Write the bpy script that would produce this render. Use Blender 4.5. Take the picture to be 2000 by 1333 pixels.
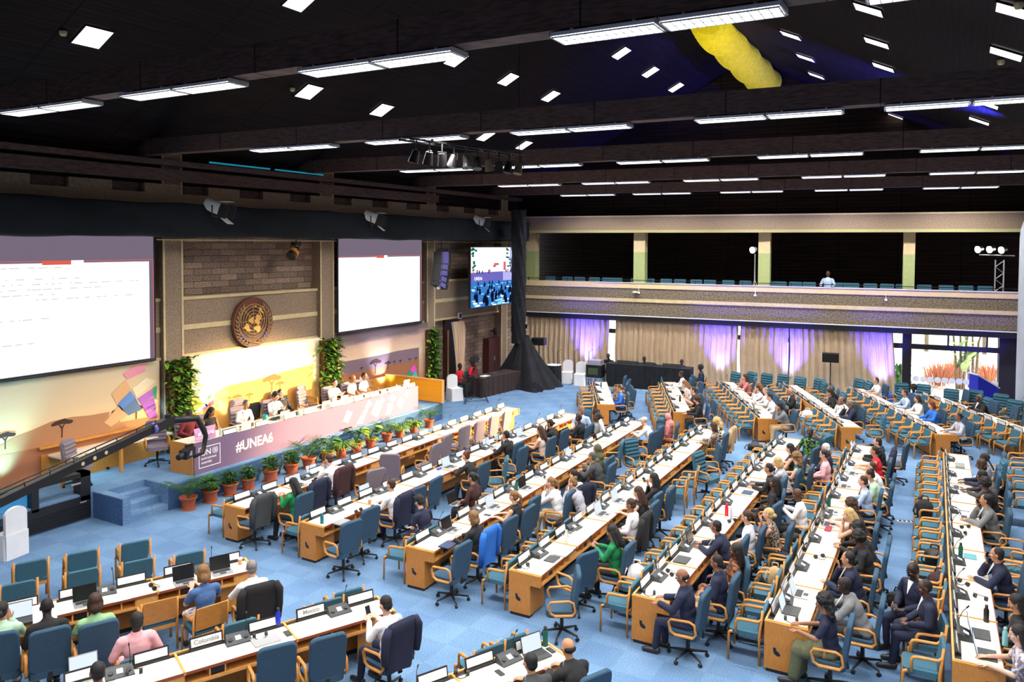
import bpy, bmesh, math, random
from mathutils import Vector, Matrix, Euler
random.seed(7)
S = bpy.context.scene
for _o in list(bpy.data.objects): bpy.data.objects.remove(_o)
# ---------------------------------------------------------------- camera
F_PX, HC, YAW, PITCH, ROLL, CX, CY = 1530., 6.3, math.radians(29.8), math.radians(2.1), math.radians(.26), 1000., 533.
fwd = Vector((-math.sin(YAW)*math.cos(PITCH), math.cos(YAW)*math.cos(PITCH), -math.sin(PITCH)))
_r = Vector((math.cos(YAW), math.sin(YAW), 0)); _u = _r.cross(fwd)
RV = _r*math.cos(ROLL)+_u*math.sin(ROLL); UV = -_r*math.sin(ROLL)+_u*math.cos(ROLL)
EYE = Vector((0, 0, HC))
cd = bpy.data.cameras.new('camera'); cam = bpy.data.objects.new('camera', cd); S.collection.objects.link(cam)
cam.matrix_world = Matrix(((RV.x, UV.x, -fwd.x, 0), (RV.y, UV.y, -fwd.y, 0), (RV.z, UV.z, -fwd.z, HC), (0, 0, 0, 1)))
cd.sensor_width = 36; cd.lens = F_PX/2000*36; cd.shift_x = 0; cd.shift_y = -(666.5-CY)/2000; cd.clip_end = 300
S.camera = cam
# a place in the hall from where it shows in the photograph: on a level plane, a plane x=const, y=const or any plane
def ray(px, py): return fwd+(px-CX)/F_PX*RV-(py-CY)/F_PX*UV
def P(px, py, z=0.):
    d = ray(px, py); return EYE+(z-HC)/d.z*d
def PX(px, py, x):
    d = ray(px, py); return EYE+x/d.x*d
def PY(px, py, y):
    d = ray(px, py); return EYE+y/d.y*d
def PN(px, py, p0, n):
    d = ray(px, py); p0 = Vector(p0); n = Vector(n); return EYE+(p0-EYE).dot(n)/d.dot(n)*d
# ---------------------------------------------------------------- world, exposure
S.view_settings.view_transform = 'Standard'; S.view_settings.look = 'None'; S.view_settings.gamma = 1
S.view_settings.exposure = 0.0
try: S.view_settings.use_curve_mapping = False
except Exception: pass
W = bpy.data.worlds.new('daylight'); S.world = W; W.use_nodes = True
wn = W.node_tree.nodes; wb = wn['Background']; wb.inputs[0].default_value = (.86, .93, 1, 1); wb.inputs[1].default_value = 5.0
# ---------------------------------------------------------------- lights of the hall
C = S.collection
def lamp(name, kind, loc, power, color=(1, 1, 1), aim=None, **k):
    l = bpy.data.lights.new(name, kind); l.energy = power; l.color = color
    for a, v in k.items(): setattr(l, a, v)
    o = bpy.data.objects.new(name, l); C.objects.link(o); o.location = loc
    if aim is not None: o.rotation_euler = (Vector(aim)-Vector(loc)).to_track_quat('-Z', 'Y').to_euler()
    return o
TUBE_W = 205.
BEAMS = {  # beam: world y at x=-20 and at x=5, underside z (found from the fixtures)
 'a': (7.6, 7.95, 8.62), 'b': (13.0, 14.25, 8.56), 'c': (18.7, 21.1, 8.56), 'd': (24.8, 27.2, 8.52), 'e': (30.5, 33.8, 8.5), 'z': (1.2, 1.5, 8.62)}
def beam_y(k, x):
    a, b, z = BEAMS[k]; return a+(b-a)*(x+20)/25
FIX = []   # (beam, x centre) of every pair of fluorescent fixtures
for k, pts in {'a': ((330, 172), (716, 117), (1280, 39), (76, 209)), 'b': ((555, 287), (793, 270), (1095, 248), (1488, 221), (1898, 192)), 'c': ((836, 330), (1042, 322), (1283, 312), (1573, 299), (1915, 284)),
               'd': ((1018, 360), (1190, 355), (1402, 350), (1642, 342), (1907, 332)), 'e': ((1138, 380), (1290, 378), (1464, 374), (1653, 369), (1875, 363))}.items():
    for q in pts: FIX.append((k, P(*q, BEAMS[k][2]-.06).x))
FIX += [('a', .4), ('z', -9.4), ('z', -5.8), ('z', -2.2), ('z', 1.4), ('c', 2.6), ('a', 3.9)]
for k, x in FIX:
    lamp('fluorescent_light', 'AREA', (x, beam_y(k, x), BEAMS[k][2]-.16), TUBE_W, (1, .965, .93), (x, beam_y(k, x), 0), shape='RECTANGLE', size=2.3, size_y=.24, spread=math.radians(150))
def spot(loc, aim, power, col, deg, blend=.4, rad=.12, name='stage_spot_light'):
    return lamp(name, 'SPOT', loc, power, col, aim, spot_size=math.radians(deg), spot_blend=blend, shadow_soft_size=rad)
BW0, BWN, BWE = Vector((-3, 34.6, 0)), Vector((-.0985, .9951, 0)), Vector((.9951, .0985, 0))
def BP(px, py, d=0): return PN(px, py, BW0+BWN*d, BWN)
def bw(x, d, z):            # point on the back wall plane at world x, d behind it
    p = BW0+BWE*((x-BW0.x)/BWE.x); return Vector((p.x, p.y, z))+BWN*d
lamp('sunlight', 'SUN', (0, 45, 20), 9, (1, .97, .9), (-9, 36, 0), angle=.01)
# lamps on the balcony, aimed at the dais
for px, py in ((1909, 488), (1932, 488), (1955, 489)):
    p = BP(px, py, .6); spot(p-BWN*.35, (-15.6, 19.3, .9), 52000, (1, .70, .34), 16, .7)
p = BP(1469, 490, .6); spot(p-BWN*.35, (-17.0, 17.0, 1.3), 15000, (1, .78, .50), 20, .8)
# washes on the stage backdrop (floor uplights) and blue violet washes on the curtains
for y, z, pw, col in ((15.6, 1.0, 60, (1, .93, .8)), (17.6, 1.0, 60, (1, .85, .65)), (11.3, .75, 70, (.45, .85, 1)), (13.1, .75, 60, (.4, .65, 1)), (22.6, .9, 60, (.75, .8, 1)), (9.4, .75, 60, (.2, .8, 1))):
    lamp('backdrop_uplight', 'SPOT', (-18.15, y, z), pw*7, col, (-18.75, y, 3.0), spot_size=math.radians(75), spot_blend=1, shadow_soft_size=.08)
for px in (1146, 1405, 1541, 1722, 1900):
    b = BP(px, 745); b = Vector((b.x, b.y, .15))-BWN*.45
    lamp('curtain_uplight', 'SPOT', b, 3600 if px < 1800 else 1800, (.06, .04, 1), b+BWN*.6+Vector((0, 0, 3.0)), spot_size=math.radians(62), spot_blend=1, shadow_soft_size=.06)
    lamp('curtain_uplight', 'SPOT', b, 260, (.45, .55, 1), b+BWN*.6+Vector((0, 0, 1.2)), spot_size=math.radians(44), spot_blend=1, shadow_soft_size=.06)
# blue wash on the roof slope
p = BP(1960, 470, .8); spot((1.2, 26, 9.0), (-3.5, 27.5, 12.6), 16000, (.04, .05, 1), 75, 1, name='roof_wash_light')
# ---------------------------------------------------------------- materials
def hexc(r, g, b): return tuple((c/255/12.92 if c/255 <= .04045 else ((c/255+.055)/1.055)**2.4) for c in (r, g, b))
MATS = {}
def mat(name, col=(.5, .5, .5), rough=.6, metal=0, em=0, noise=0, scale=20, bump=0, stretch=None, spec=None, emcol=None):
    if name in MATS: return MATS[name]
    m = bpy.data.materials.new(name); m.use_nodes = True; nt = m.node_tree; b = nt.nodes['Principled BSDF']
    b.inputs['Base Color'].default_value = (*col, 1); b.inputs['Roughness'].default_value = rough; b.inputs['Metallic'].default_value = metal
    if spec is not None: b.inputs['Specular IOR Level'].default_value = spec
    if em: b.inputs['Emission Color'].default_value = (*(emcol or col), 1); b.inputs['Emission Strength'].default_value = em
    if noise or bump:
        tc = nt.nodes.new('ShaderNodeTexCoord'); n = nt.nodes.new('ShaderNodeTexNoise'); n.inputs['Scale'].default_value = scale; n.inputs['Detail'].default_value = 3
        src = tc.outputs['Object']
        if stretch:
            mp = nt.nodes.new('ShaderNodeMapping'); mp.inputs['Scale'].default_value = stretch; nt.links.new(src, mp.inputs[0]); src = mp.outputs[0]
        nt.links.new(src, n.inputs['Vector'])
        if noise:
            r = nt.nodes.new('ShaderNodeValToRGB'); r.color_ramp.elements[0].position = .3; r.color_ramp.elements[1].position = .7
            r.color_ramp.elements[0].color = (*[c*(1-noise) for c in col], 1); r.color_ramp.elements[1].color = (*[min(1, c*(1+noise)) for c in col], 1)
            nt.links.new(n.outputs['Fac'], r.inputs[0]); nt.links.new(r.outputs[0], b.inputs['Base Color'])
        if bump:
            bp = nt.nodes.new('ShaderNodeBump'); bp.inputs['Strength'].default_value = bump; bp.inputs['Distance'].default_value = .02
            nt.links.new(n.outputs['Fac'], bp.inputs['Height']); nt.links.new(bp.outputs[0], b.inputs['Normal'])
    MATS[name] = m; return m
def emat(name, col, s):
    if name in MATS: return MATS[name]
    m = bpy.data.materials.new(name); m.use_nodes = True; nt = m.node_tree; nt.nodes.clear()
    e = nt.nodes.new('ShaderNodeEmission'); o = nt.nodes.new('ShaderNodeOutputMaterial'); e.inputs[0].default_value = (*col, 1); e.inputs[1].default_value = s
    nt.links.new(e.outputs[0], o.inputs[0]); MATS[name] = m; return m
def nodes(m): return m.node_tree, m.node_tree.nodes, m.node_tree.links, m.node_tree.nodes['Principled BSDF']
def ramp(nt, els):
    r = nt.nodes.new('ShaderNodeValToRGB'); e = r.color_ramp.elements
    while len(e) < len(els): e.new(.5)
    for k, (p, c) in enumerate(els): e[k].position = p; e[k].color = (*c, 1)
    return r
# carpet: square tiles of slightly different blue with a fine fleck
m = mat('blue_carpet', rough=.95, spec=.1); nt, N, L, B = nodes(m)
tc = N.new('ShaderNodeTexCoord'); mp = N.new('ShaderNodeMapping'); mp.inputs['Scale'].default_value = (1.6, 1.6, 1.6); L.new(tc.outputs['Object'], mp.inputs[0])
br = N.new('ShaderNodeTexChecker'); br.inputs['Scale'].default_value = 1; br.inputs[1].default_value = (*hexc(110, 144, 182), 1); br.inputs[2].default_value = (*hexc(118, 152, 190), 1); L.new(mp.outputs[0], br.inputs[0])
n1 = N.new('ShaderNodeTexNoise'); n1.inputs['Scale'].default_value = 70; L.new(tc.outputs['Object'], n1.inputs['Vector'])
n2 = N.new('ShaderNodeTexNoise'); n2.inputs['Scale'].default_value = .9; n2.inputs['Detail'].default_value = 4; L.new(tc.outputs['Object'], n2.inputs['Vector'])
r1 = ramp(nt, [(.32, (.45, .5, .55)), (.68, (1.35, 1.3, 1.25))]); L.new(n1.outputs[0], r1.inputs[0])
r2 = ramp(nt, [(.35, (.85, .87, .9)), (.7, (1.1, 1.08, 1.05))]); L.new(n2.outputs[0], r2.inputs[0])
mx = N.new('ShaderNodeMix'); mx.data_type = 'RGBA'; mx.blend_type = 'MULTIPLY'; mx.inputs[0].default_value = 1; L.new(br.outputs[0], mx.inputs[6]); L.new(r1.outputs[0], mx.inputs[7])
my = N.new('ShaderNodeMix'); my.data_type = 'RGBA'; my.blend_type = 'MULTIPLY'; my.inputs[0].default_value = 1; L.new(mx.outputs[2], my.inputs[6]); L.new(r2.outputs[0], my.inputs[7]); L.new(my.outputs[2], B.inputs['Base Color'])
# dressed stone blocks
def brickmat(name, c1, c2, mortar, w, h, ms, rot, bump=.6):
    m = mat(name, rough=.9); nt, N, L, B = nodes(m); tc = N.new('ShaderNodeTexCoord'); sx = N.new('ShaderNodeSeparateXYZ'); L.new(tc.outputs['Object'], sx.inputs[0]); mp = N.new('ShaderNodeCombineXYZ'); L.new(sx.outputs[1], mp.inputs[0]); L.new(sx.outputs[2], mp.inputs[1])
    b = N.new('ShaderNodeTexBrick'); b.inputs['Scale'].default_value = 1; b.inputs['Brick Width'].default_value = w; b.inputs['Row Height'].default_value = h; b.inputs['Mortar Size'].default_value = ms
    b.inputs['Color1'].default_value = (*c1, 1); b.inputs['Color2'].default_value = (*c2, 1); b.inputs['Mortar'].default_value = (*mortar, 1); L.new(mp.outputs[0], b.inputs['Vector'])
    n = N.new('ShaderNodeTexNoise'); n.inputs['Scale'].default_value = 22; n.inputs['Detail'].default_value = 5; L.new(tc.outputs['Object'], n.inputs['Vector'])
    r = ramp(nt, [(.3, (.55, .55, .55)), (.7, (1.4, 1.4, 1.4))]); L.new(n.outputs[0], r.inputs[0])
    mx = N.new('ShaderNodeMix'); mx.data_type = 'RGBA'; mx.blend_type = 'MULTIPLY'; mx.inputs[0].default_value = 1; L.new(b.outputs[0], mx.inputs[6]); L.new(r.outputs[0], mx.inputs[7]); L.new(mx.outputs[2], B.inputs['Base Color'])
    bp = N.new('ShaderNodeBump'); bp.inputs['Strength'].default_value = bump; bp.inputs['Distance'].default_value = .03; L.new(n.outputs[0], bp.inputs['Height']); L.new(bp.outputs[0], B.inputs['Normal']); return m
PI = math.pi
M_STONE = brickmat('stone_blocks', hexc(168, 142, 122), hexc(118, 100, 88), hexc(50, 38, 32), .62, .185, .007, (PI/2, 0, PI/2))
M_CONC = mat('rough_concrete', hexc(150, 130, 110), .95, noise=.35, scale=28, bump=.6)
M_BEIGE = mat('beige_concrete', hexc(214, 194, 150), .8, noise=.08, scale=6)
M_BUSH = mat('bush_hammered_concrete', hexc(122, 110, 94), .95, noise=.55, scale=16, bump=1)
# dark timber slats
def slats(name, c, h, vert=False, pitch=None):
    m = mat(name, rough=.75, spec=.12); nt, N, L, B = nodes(m); tc = N.new('ShaderNodeTexCoord'); sx = N.new('ShaderNodeSeparateXYZ'); L.new(tc.outputs['Object'], sx.inputs[0])
    def lines(out, per, width):
        a = N.new('ShaderNodeMath'); a.operation = 'DIVIDE'; a.inputs[1].default_value = per; L.new(out, a.inputs[0])
        f = N.new('ShaderNodeMath'); f.operation = 'FRACT'; L.new(a.outputs[0], f.inputs[0])
        g = N.new('ShaderNodeMath'); g.operation = 'GREATER_THAN'; g.inputs[1].default_value = width; L.new(f.outputs[0], g.inputs[0]); return g.outputs[0]
    a = lines(sx.outputs[2 if not vert else 0], h, .14); b = lines(sx.outputs[0 if not vert else 1], pitch or 2.4, .015)
    ml = N.new('ShaderNodeMath'); ml.operation = 'MULTIPLY'; L.new(a, ml.inputs[0]); L.new(b, ml.inputs[1])
    n = N.new('ShaderNodeTexNoise'); n.inputs['Scale'].default_value = 1.2; mp = N.new('ShaderNodeMapping'); mp.inputs['Scale'].default_value = (.5, .5, 9) if not vert else (9, .5, .5); L.new(tc.outputs['Object'], mp.inputs[0]); L.new(mp.outputs[0], n.inputs['Vector'])
    r = ramp(nt, [(.3, tuple(x*.55 for x in c)), (.7, tuple(x*1.5 for x in c))]); L.new(n.outputs[0], r.inputs[0])
    mx = N.new('ShaderNodeMix'); mx.data_type = 'RGBA'; L.new(ml.outputs[0], mx.inputs[0]); mx.inputs[6].default_value = (.002, .002, .002, 1); L.new(r.outputs[0], mx.inputs[7]); L.new(mx.outputs[2], B.inputs['Base Color']); return m
M_SLAT = slats('dark_slatted_timber', (.016, .009, .008), .16)
M_CEIL = slats('dark_ceiling_boards', (.011, .007, .008), .12, True, 3.0)
M_BEAM = mat('dark_stained_beam', (.085, .048, .044), .7, noise=.5, scale=5, stretch=(1, 1, 6))
M_SEAM = mat('beam_seam', (.006, .005, .005), .9)
M_WOOD = mat('oiled_beech', hexc(205, 140, 66), .45, noise=.14, scale=14, stretch=(1, 1, 5))
M_EDGE = mat('beech_edge', hexc(224, 160, 84), .42, noise=.1, scale=16)
M_PANEL = mat('desk_veneer', hexc(196, 128, 52), .45, noise=.16, scale=9, stretch=(8, 8, 1))
M_TOP = mat('cream_laminate', hexc(246, 238, 218), .4, noise=.02, scale=5)
M_LIP = mat('red_brown_edging', hexc(150, 78, 44), .5)
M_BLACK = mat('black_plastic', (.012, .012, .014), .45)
M_SATIN = mat('black_metal', (.015, .015, .017), .35, metal=.3)
M_DARK = mat('charcoal_plastic', (.04, .045, .047), .5)
M_CLOTHB = mat('black_cloth', (.010, .011, .016), .95, noise=.4, scale=3)
M_BLUE = mat('teal_blue_upholstery', hexc(66, 106, 124), .9, noise=.12, scale=60, spec=.15)
M_BLUE2 = mat('blue_upholstery', hexc(60, 86, 108), .9, noise=.12, scale=60, spec=.15)
M_WHITE = mat('white_card', hexc(246, 248, 250), .5)
M_WCLOTH = mat('white_cloth', hexc(238, 238, 240), .85, noise=.03, scale=4)
M_LCD = mat('lit_display', (.55, .6, .75), .4, em=.6, emcol=(.7, .75, 1))
M_SILVER = mat('brushed_silver', (.55, .56, .58), .35, metal=.6)
M_SCREENW = emat('laptop_light', (.75, .85, 1), 1.1)
M_SCREEND = mat('dark_laptop_screen', (.01, .012, .015), .2)
M_GREEN = mat('leaf_green', hexc(58, 110, 38), .5, noise=.35, scale=9)
M_GREEN2 = mat('leaf_light_green', hexc(128, 164, 52), .5, noise=.25, scale=9)
M_GREEN3 = mat('leaf_dark_green', hexc(34, 74, 40), .5, noise=.3, scale=9)
M_TERRA = mat('terracotta', hexc(168, 82, 48), .6, noise=.15, scale=12)
M_SOIL = mat('soil', (.03, .02, .012), .95)
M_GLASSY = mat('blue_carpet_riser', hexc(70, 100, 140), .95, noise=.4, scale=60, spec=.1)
# ---------------------------------------------------------------- mesh building
class MB:
    def __init__(s): s.v = []; s.f = []; s.m = []; s.sm = []; s.mats = []; s.T = Matrix()
    def mi(s, m):
        if m not in s.mats: s.mats.append(m)
        return s.mats.index(m)
    def add(s, vs, fs, m, smooth=False):
        o = len(s.v); i = s.mi(m)
        for v in vs:
            s.v.append(tuple(s.T @ Vector(v)))
        for f in fs: s.f.append([o+k for k in f]); s.m.append(i); s.sm.append(smooth)
        return s
    def box(s, c, d, m, rot=None, taper=1.):
        hx, hy, hz = d[0]/2, d[1]/2, d[2]/2; R = rot if rot is not None else Matrix.Identity(3)
        if isinstance(R, (tuple, list)): R = Euler(R).to_matrix()
        vs = []
        for z in (-1, 1):
            t = taper if z > 0 else 1
            for x, y in ((-1, -1), (1, -1), (1, 1), (-1, 1)): vs.append(Vector(c)+R @ Vector((x*hx*t, y*hy*t, z*hz)))
        return s.add(vs, [(3, 2, 1, 0), (4, 5, 6, 7), (0, 1, 5, 4), (1, 2, 6, 5), (2, 3, 7, 6), (3, 0, 4, 7)], m)
    def bx(s, x0, x1, y0, y1, z0, z1, m): return s.box(((x0+x1)/2, (y0+y1)/2, (z0+z1)/2), (abs(x1-x0), abs(y1-y0), abs(z1-z0)), m)
    def rbox(s, c, d, m, r=.03, rot=None, seg=3, bulge=0):      # box rounded in its x-z outline, pushed along y
        R = rot if rot is not None else Matrix.Identity(3)
        if isinstance(R, (tuple, list)): R = Euler(R).to_matrix()
        hx, hy, hz = d[0]/2, d[1]/2, d[2]/2; out = []
        for cx, cz, a0 in ((hx-r, hz-r, 0), (-hx+r, hz-r, 90), (-hx+r, -hz+r, 180), (hx-r, -hz+r, 270)):
            for k in range(seg+1):
                a = math.radians(a0+90*k/seg); out.append((cx+r*math.cos(a), cz+r*math.sin(a)))
        n = len(out); rings = [(-hy, .0), (-hy*.6, r*.5), (hy*.6, r*.5), (hy, .0)] if bulge else [(-hy, 0), (hy, 0)]
        vs = []
        for y, e in rings:
            k = (1-.0) if not bulge else (1-(.05 if e == 0 else 0))
            for x, z in out: vs.append(Vector(c)+R @ Vector((x*k, y, z*k)))
        fs = []
        for j in range(len(rings)-1):
            for i in range(n): fs.append((j*n+i, j*n+(i+1) % n, (j+1)*n+(i+1) % n, (j+1)*n+i))
        fs.append(tuple(range(n))); fs.append(tuple((len(rings)-1)*n+i for i in reversed(range(n))))
        return s.add(vs, fs, m)
    def cyl(s, p0, p1, r0, m, r1=None, seg=10, cap=True, smooth=True):
        r1 = r0 if r1 is None else r1; p0 = Vector(p0); p1 = Vector(p1); d = (p1-p0).normalized()
        a = d.orthogonal().normalized(); b = d.cross(a); vs = []
        for p, r in ((p0, r0), (p1, r1)):
            for k in range(seg): t = 2*PI*k/seg; vs.append(p+a*math.cos(t)*r+b*math.sin(t)*r)
        s.add(vs, [(k, (k+1) % seg, seg+(k+1) % seg, seg+k) for k in range(seg)], m, smooth)
        if cap: s.add(vs[:seg], [tuple(reversed(range(seg)))], m); s.add(vs[seg:], [tuple(range(seg))], m)
        return s
    def tube(s, pts, r, m, seg=8, closed=False, sq=None):
        pts = [Vector(p) for p in pts]; n = len(pts); vs = []; prev = None
        for i, p in enumerate(pts):
            q0 = pts[i-1] if (i > 0 or closed) else p; q1 = pts[(i+1) % n] if (i < n-1 or closed) else p
            d = (q1-q0).normalized()
            if prev is None: a = d.orthogonal().normalized()
            else:
                a = prev-d*prev.dot(d); a = a.normalized() if a.length > 1e-6 else d.orthogonal().normalized()
            prev = a; b = d.cross(a); rr = r[i] if isinstance(r, (list, tuple)) else r
            for k in range(seg): t = 2*PI*(k+.5)/seg; vs.append(p+a*math.cos(t)*rr*(sq or 1)+b*math.sin(t)*rr)
        fs = []
        for i in range(n if closed else n-1):
            j = (i+1) % n
            for k in range(seg): fs.append((i*seg+k, i*seg+(k+1) % seg, j*seg+(k+1) % seg, j*seg+k))
        if not closed: fs += [tuple(reversed(range(seg))), tuple((n-1)*seg+k for k in range(seg))]
        return s.add(vs, fs, m, seg > 5)
    def ell(s, c, r, m, rot=None, nu=12, nv=8):
        R = rot if rot is not None else Matrix.Identity(3)
        if isinstance(R, (tuple, list)): R = Euler(R).to_matrix()
        if not isinstance(r, (tuple, list)): r = (r, r, r)
        vs = [Vector(c)+R @ Vector((0, 0, -r[2]))]
        for j in range(1, nv):
            t = PI*j/nv-PI/2
            for i in range(nu): u = 2*PI*i/nu; vs.append(Vector(c)+R @ Vector((r[0]*math.cos(t)*math.cos(u), r[1]*math.cos(t)*math.sin(u), r[2]*math.sin(t))))
        vs.append(Vector(c)+R @ Vector((0, 0, r[2]))); e = len(vs)-1; fs = []
        for i in range(nu): fs.append((0, 1+(i+1) % nu, 1+i)); fs.append((e, 1+(nv-2)*nu+i, 1+(nv-2)*nu+(i+1) % nu))
        for j in range(nv-2):
            for i in range(nu): a = 1+j*nu; fs.append((a+i, a+(i+1) % nu, a+nu+(i+1) % nu, a+nu+i))
        return s.add(vs, fs, m, True)
    def cap(s, p0, p1, r0, r1=None, m=None, seg=12): # tapered capsule
        r1 = r0 if r1 is None else r1
        s.cyl(p0, p1, r0, m, r1, seg); s.ell(p0, r0, m, None, seg, 8); return s.ell(p1, r1, m, None, seg, 8)
    def lathe(s, prof, m, seg=20, c=(0, 0, 0)):
        vs = []
        for r, z in prof:
            for k in range(seg): t = 2*PI*k/seg; vs.append((c[0]+r*math.cos(t), c[1]+r*math.sin(t), c[2]+z))
        fs = [(j*seg+k, j*seg+(k+1) % seg, (j+1)*seg+(k+1) % seg, (j+1)*seg+k) for j in range(len(prof)-1) for k in range(seg)]
        return s.add(vs, fs, m, True)
    def quad(s, a, b, c, d, m): return s.add([a, b, c, d], [(0, 1, 2, 3)], m)
    def poly(s, pts, m): return s.add(pts, [tuple(range(len(pts)))], m)
    def prism(s, pts, d, m):   # polygon pushed along vector d
        n = len(pts); d = Vector(d); vs = [Vector(p) for p in pts]+[Vector(p)+d for p in pts]
        return s.add(vs, [tuple(reversed(range(n))), tuple(range(n, 2*n))]+[(k, (k+1) % n, n+(k+1) % n, n+k) for k in range(n)], m)
    def mesh(s, name):
        me = bpy.data.meshes.new(name); me.from_pydata(s.v, [], s.f)
        for m in s.mats: me.materials.append(m)
        me.polygons.foreach_set('material_index', s.m); me.polygons.foreach_set('use_smooth', s.sm); me.update(); return me
def tag(o, label=None, cat=None, group=None, kind=None):
    if label: o['label'] = label
    if cat: o['category'] = cat
    if group: o['group'] = group
    if kind: o['kind'] = kind
    return o
def ob(name, mb, parent=None, loc=None, rz=0, label=None, cat=None, group=None, kind=None):
    me = mb.mesh(name) if isinstance(mb, MB) else mb
    o = bpy.data.objects.new(name, me); C.objects.link(o)
    if parent is not None: o.parent = parent
    if loc is not None: o.location = loc
    if rz: o.rotation_euler = (0, 0, rz)
    return tag(o, label, cat, group, kind)
def struct(name, mb, loc=None, rz=0, label=None): return ob(name, mb, None, loc, rz, label=label, kind='structure')
def empty(name, loc=(0, 0, 0), rz=0, label=None, cat=None, group=None):
    o = bpy.data.objects.new(name, None); C.objects.link(o); o.location = loc; o.rotation_euler = (0, 0, rz); o.empty_display_size = .1
    return tag(o, label, cat, group)
# a prototype is (name, [(part, mesh, [(sub, mesh)...]) ...]); spawn() makes one instance that shares the meshes
def proto(name, parts):
    return (name, [(p[0], p[1].mesh(p[0]), [(q[0], q[1].mesh(q[0])) for q in (p[2] if len(p) > 2 else [])], p[3] if len(p) > 3 else None) for p in parts])
def spawn(pr, loc, rz, label, cat, group=None, sy=1, skip=()):
    e = empty(pr[0], loc, rz, label, cat, group)
    if sy != 1: e.scale = (1, sy, 1)
    for n, me, subs, lab in pr[1]:
        if n in skip: continue
        o = bpy.data.objects.new(n, me); C.objects.link(o); o.parent = e
        if lab: o['label'] = lab
        for sn, sme in subs: q = bpy.data.objects.new(sn, sme); C.objects.link(q); q.parent = o
    return e
ORD = ['first', 'second', 'third', 'fourth', 'fifth', 'sixth', 'seventh', 'eighth', 'ninth', 'tenth', 'eleventh', 'twelfth', 'thirteenth', 'fourteenth', 'fifteenth', 'sixteenth', 'seventeenth', 'eighteenth', 'nineteenth', 'twentieth', 'twenty-first', 'twenty-second', 'twenty-third', 'twenty-fourth', 'twenty-fifth', 'twenty-sixth', 'twenty-seventh', 'twenty-eighth']
def textmesh(txt, size, depth=.004, bold=0., align='CENTER'):
    cu = bpy.data.curves.new('txt', 'FONT'); cu.body = txt; cu.size = size; cu.extrude = depth; cu.offset = bold*size; cu.align_x = align
    o = bpy.data.objects.new('txt', cu); C.objects.link(o); dg = bpy.context.evaluated_depsgraph_get()
    me = bpy.data.meshes.new_from_object(o.evaluated_get(dg)); bpy.data.objects.remove(o); bpy.data.curves.remove(cu); return me
def place_text(name, txt, size, origin, xdir, updir, m, parent=None, depth=.004, bold=0., align='CENTER', sx=1.):
    me = textmesh(txt, size, depth, bold, align); me.materials.clear(); me.materials.append(m)
    o = bpy.data.objects.new(name, me); C.objects.link(o); x = Vector(xdir).normalized(); u = Vector(updir).normalized(); n = x.cross(u)
    M = Matrix(((x.x*sx, u.x, n.x, origin[0]), (x.y*sx, u.y, n.y, origin[1]), (x.z*sx, u.z, n.z, origin[2]), (0, 0, 0, 1)))
    if parent is not None: o.parent = parent; M = parent.matrix_basis.inverted() @ M
    o.matrix_basis = M; return o
# ---------------------------------------------------------------- the hall
b = MB(); b.bx(-19.5, 8, -5, 36, -.2, 0, mat('blue_carpet')); struct('floor', b)
# dais with recessed steps
D = MB(); K = mat('blue_carpet'); R = M_GLASSY
D.bx(-19, -17.1, 5, 23.0, 0, .6, K); D.bx(-17.1, -16.03, 11.79, 23.0, 0, .6, K); D.bx(-17.1, -16.02, 10.62, 10.82, 0, .6, K); D.bx(-17.1, -16.9, 10.8, 11.8, 0, .6, K)
for k in range(3): D.bx(-16.9, -16.04-.3*k, 10.82, 11.79, 0, .15*(k+1), K)
D.bx(-16.028, -16.02, 11.79, 23.0, 0.0, .56, R); D.bx(-17.08, -16.0, 10.61, 10.617, 0, .58, R)
struct('stage_floor', D)
# stage side wall
w = MB(); w.bx(-19.4, -19.0, -5, 35.5, 0, 8.75, M_STONE); struct('wall_stage', w)
pil = MB(); PY0 = ((13.62, 14.19), (19.58, 20.18), (25.62, 26.12), (31.5, 32.0), (7.5, 8.1))
for i, (y0, y1) in enumerate(PY0):
    p = MB(); p.bx(-19.0, -18.6, y0, y1, 0, 8.7, M_CONC); p.bx(-18.603, -18.585, y0-.03, y0+.03, 0, 8.7, M_BEIGE); p.bx(-18.603, -18.585, y1-.03, y1+.03, 0, 8.7, M_BEIGE); struct('wall_pillar', p)
p = MB()
for y0, y1 in ((8.1, 13.62), (14.19, 19.58), (20.18, 25.62), (26.12, 31.5)):
    p.bx(-19.0, -18.78, y0, y1, 3.16, 4.72, M_CONC); p.bx(-19.0, -18.74, y0, y1, 4.70, 4.78, M_BEIGE); p.bx(-19.0, -18.75, y0, y1, 3.86, 4.0, M_BEIGE); p.bx(-19.0, -18.74, y0, y1, 3.10, 3.18, M_BEIGE)
struct('wall_stage_band', p)
p = MB(); p.bx(-19.0, -18.5, -5, 33.2, 7.30, 7.62, M_CONC)
for y in range(0, 33):
    if y % 2: p.bx(-18.62, -18.48, y, y+1.1, 7.62, 7.86, M_CONC)
p.bx(-19.0, -18.62, -5, 33.2, 7.62, 7.86, M_BEAM); p.bx(-19.0, -18.7, -5, 33.2, 7.86, 8.75, M_SLAT)
struct('trim_1', p)
p = MB(); p.bx(-18.9, -18.35, -5, 33, 8.35, 8.5, M_BEAM); struct('trim_2', p)
p = MB(); p.bx(-18.55, -18.3, 5, 26, 7.95, 8.25, M_BEAM); struct('trim_3', p)
p = MB()
for a_, b_ in ((410, 528), (538, 632)):
    p.bx(-18.36, -18.33, PX(a_, 318, -18.33).y, PX(b_, 326, -18.33).y, 8.53, 8.575, emat('cyan_daylight_slit', (.02, .35, .5), .55))
struct('window_3', p)
# other walls
p = MB(); p.bx(6.6, 6.9, -5, 36, 0, 8, M_CONC); struct('wall_right', p)
p = MB(); p.bx(-19.4, 6.9, -5.2, -4.9, 0, 14.5, M_CONC); struct('wall_near', p)
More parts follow.
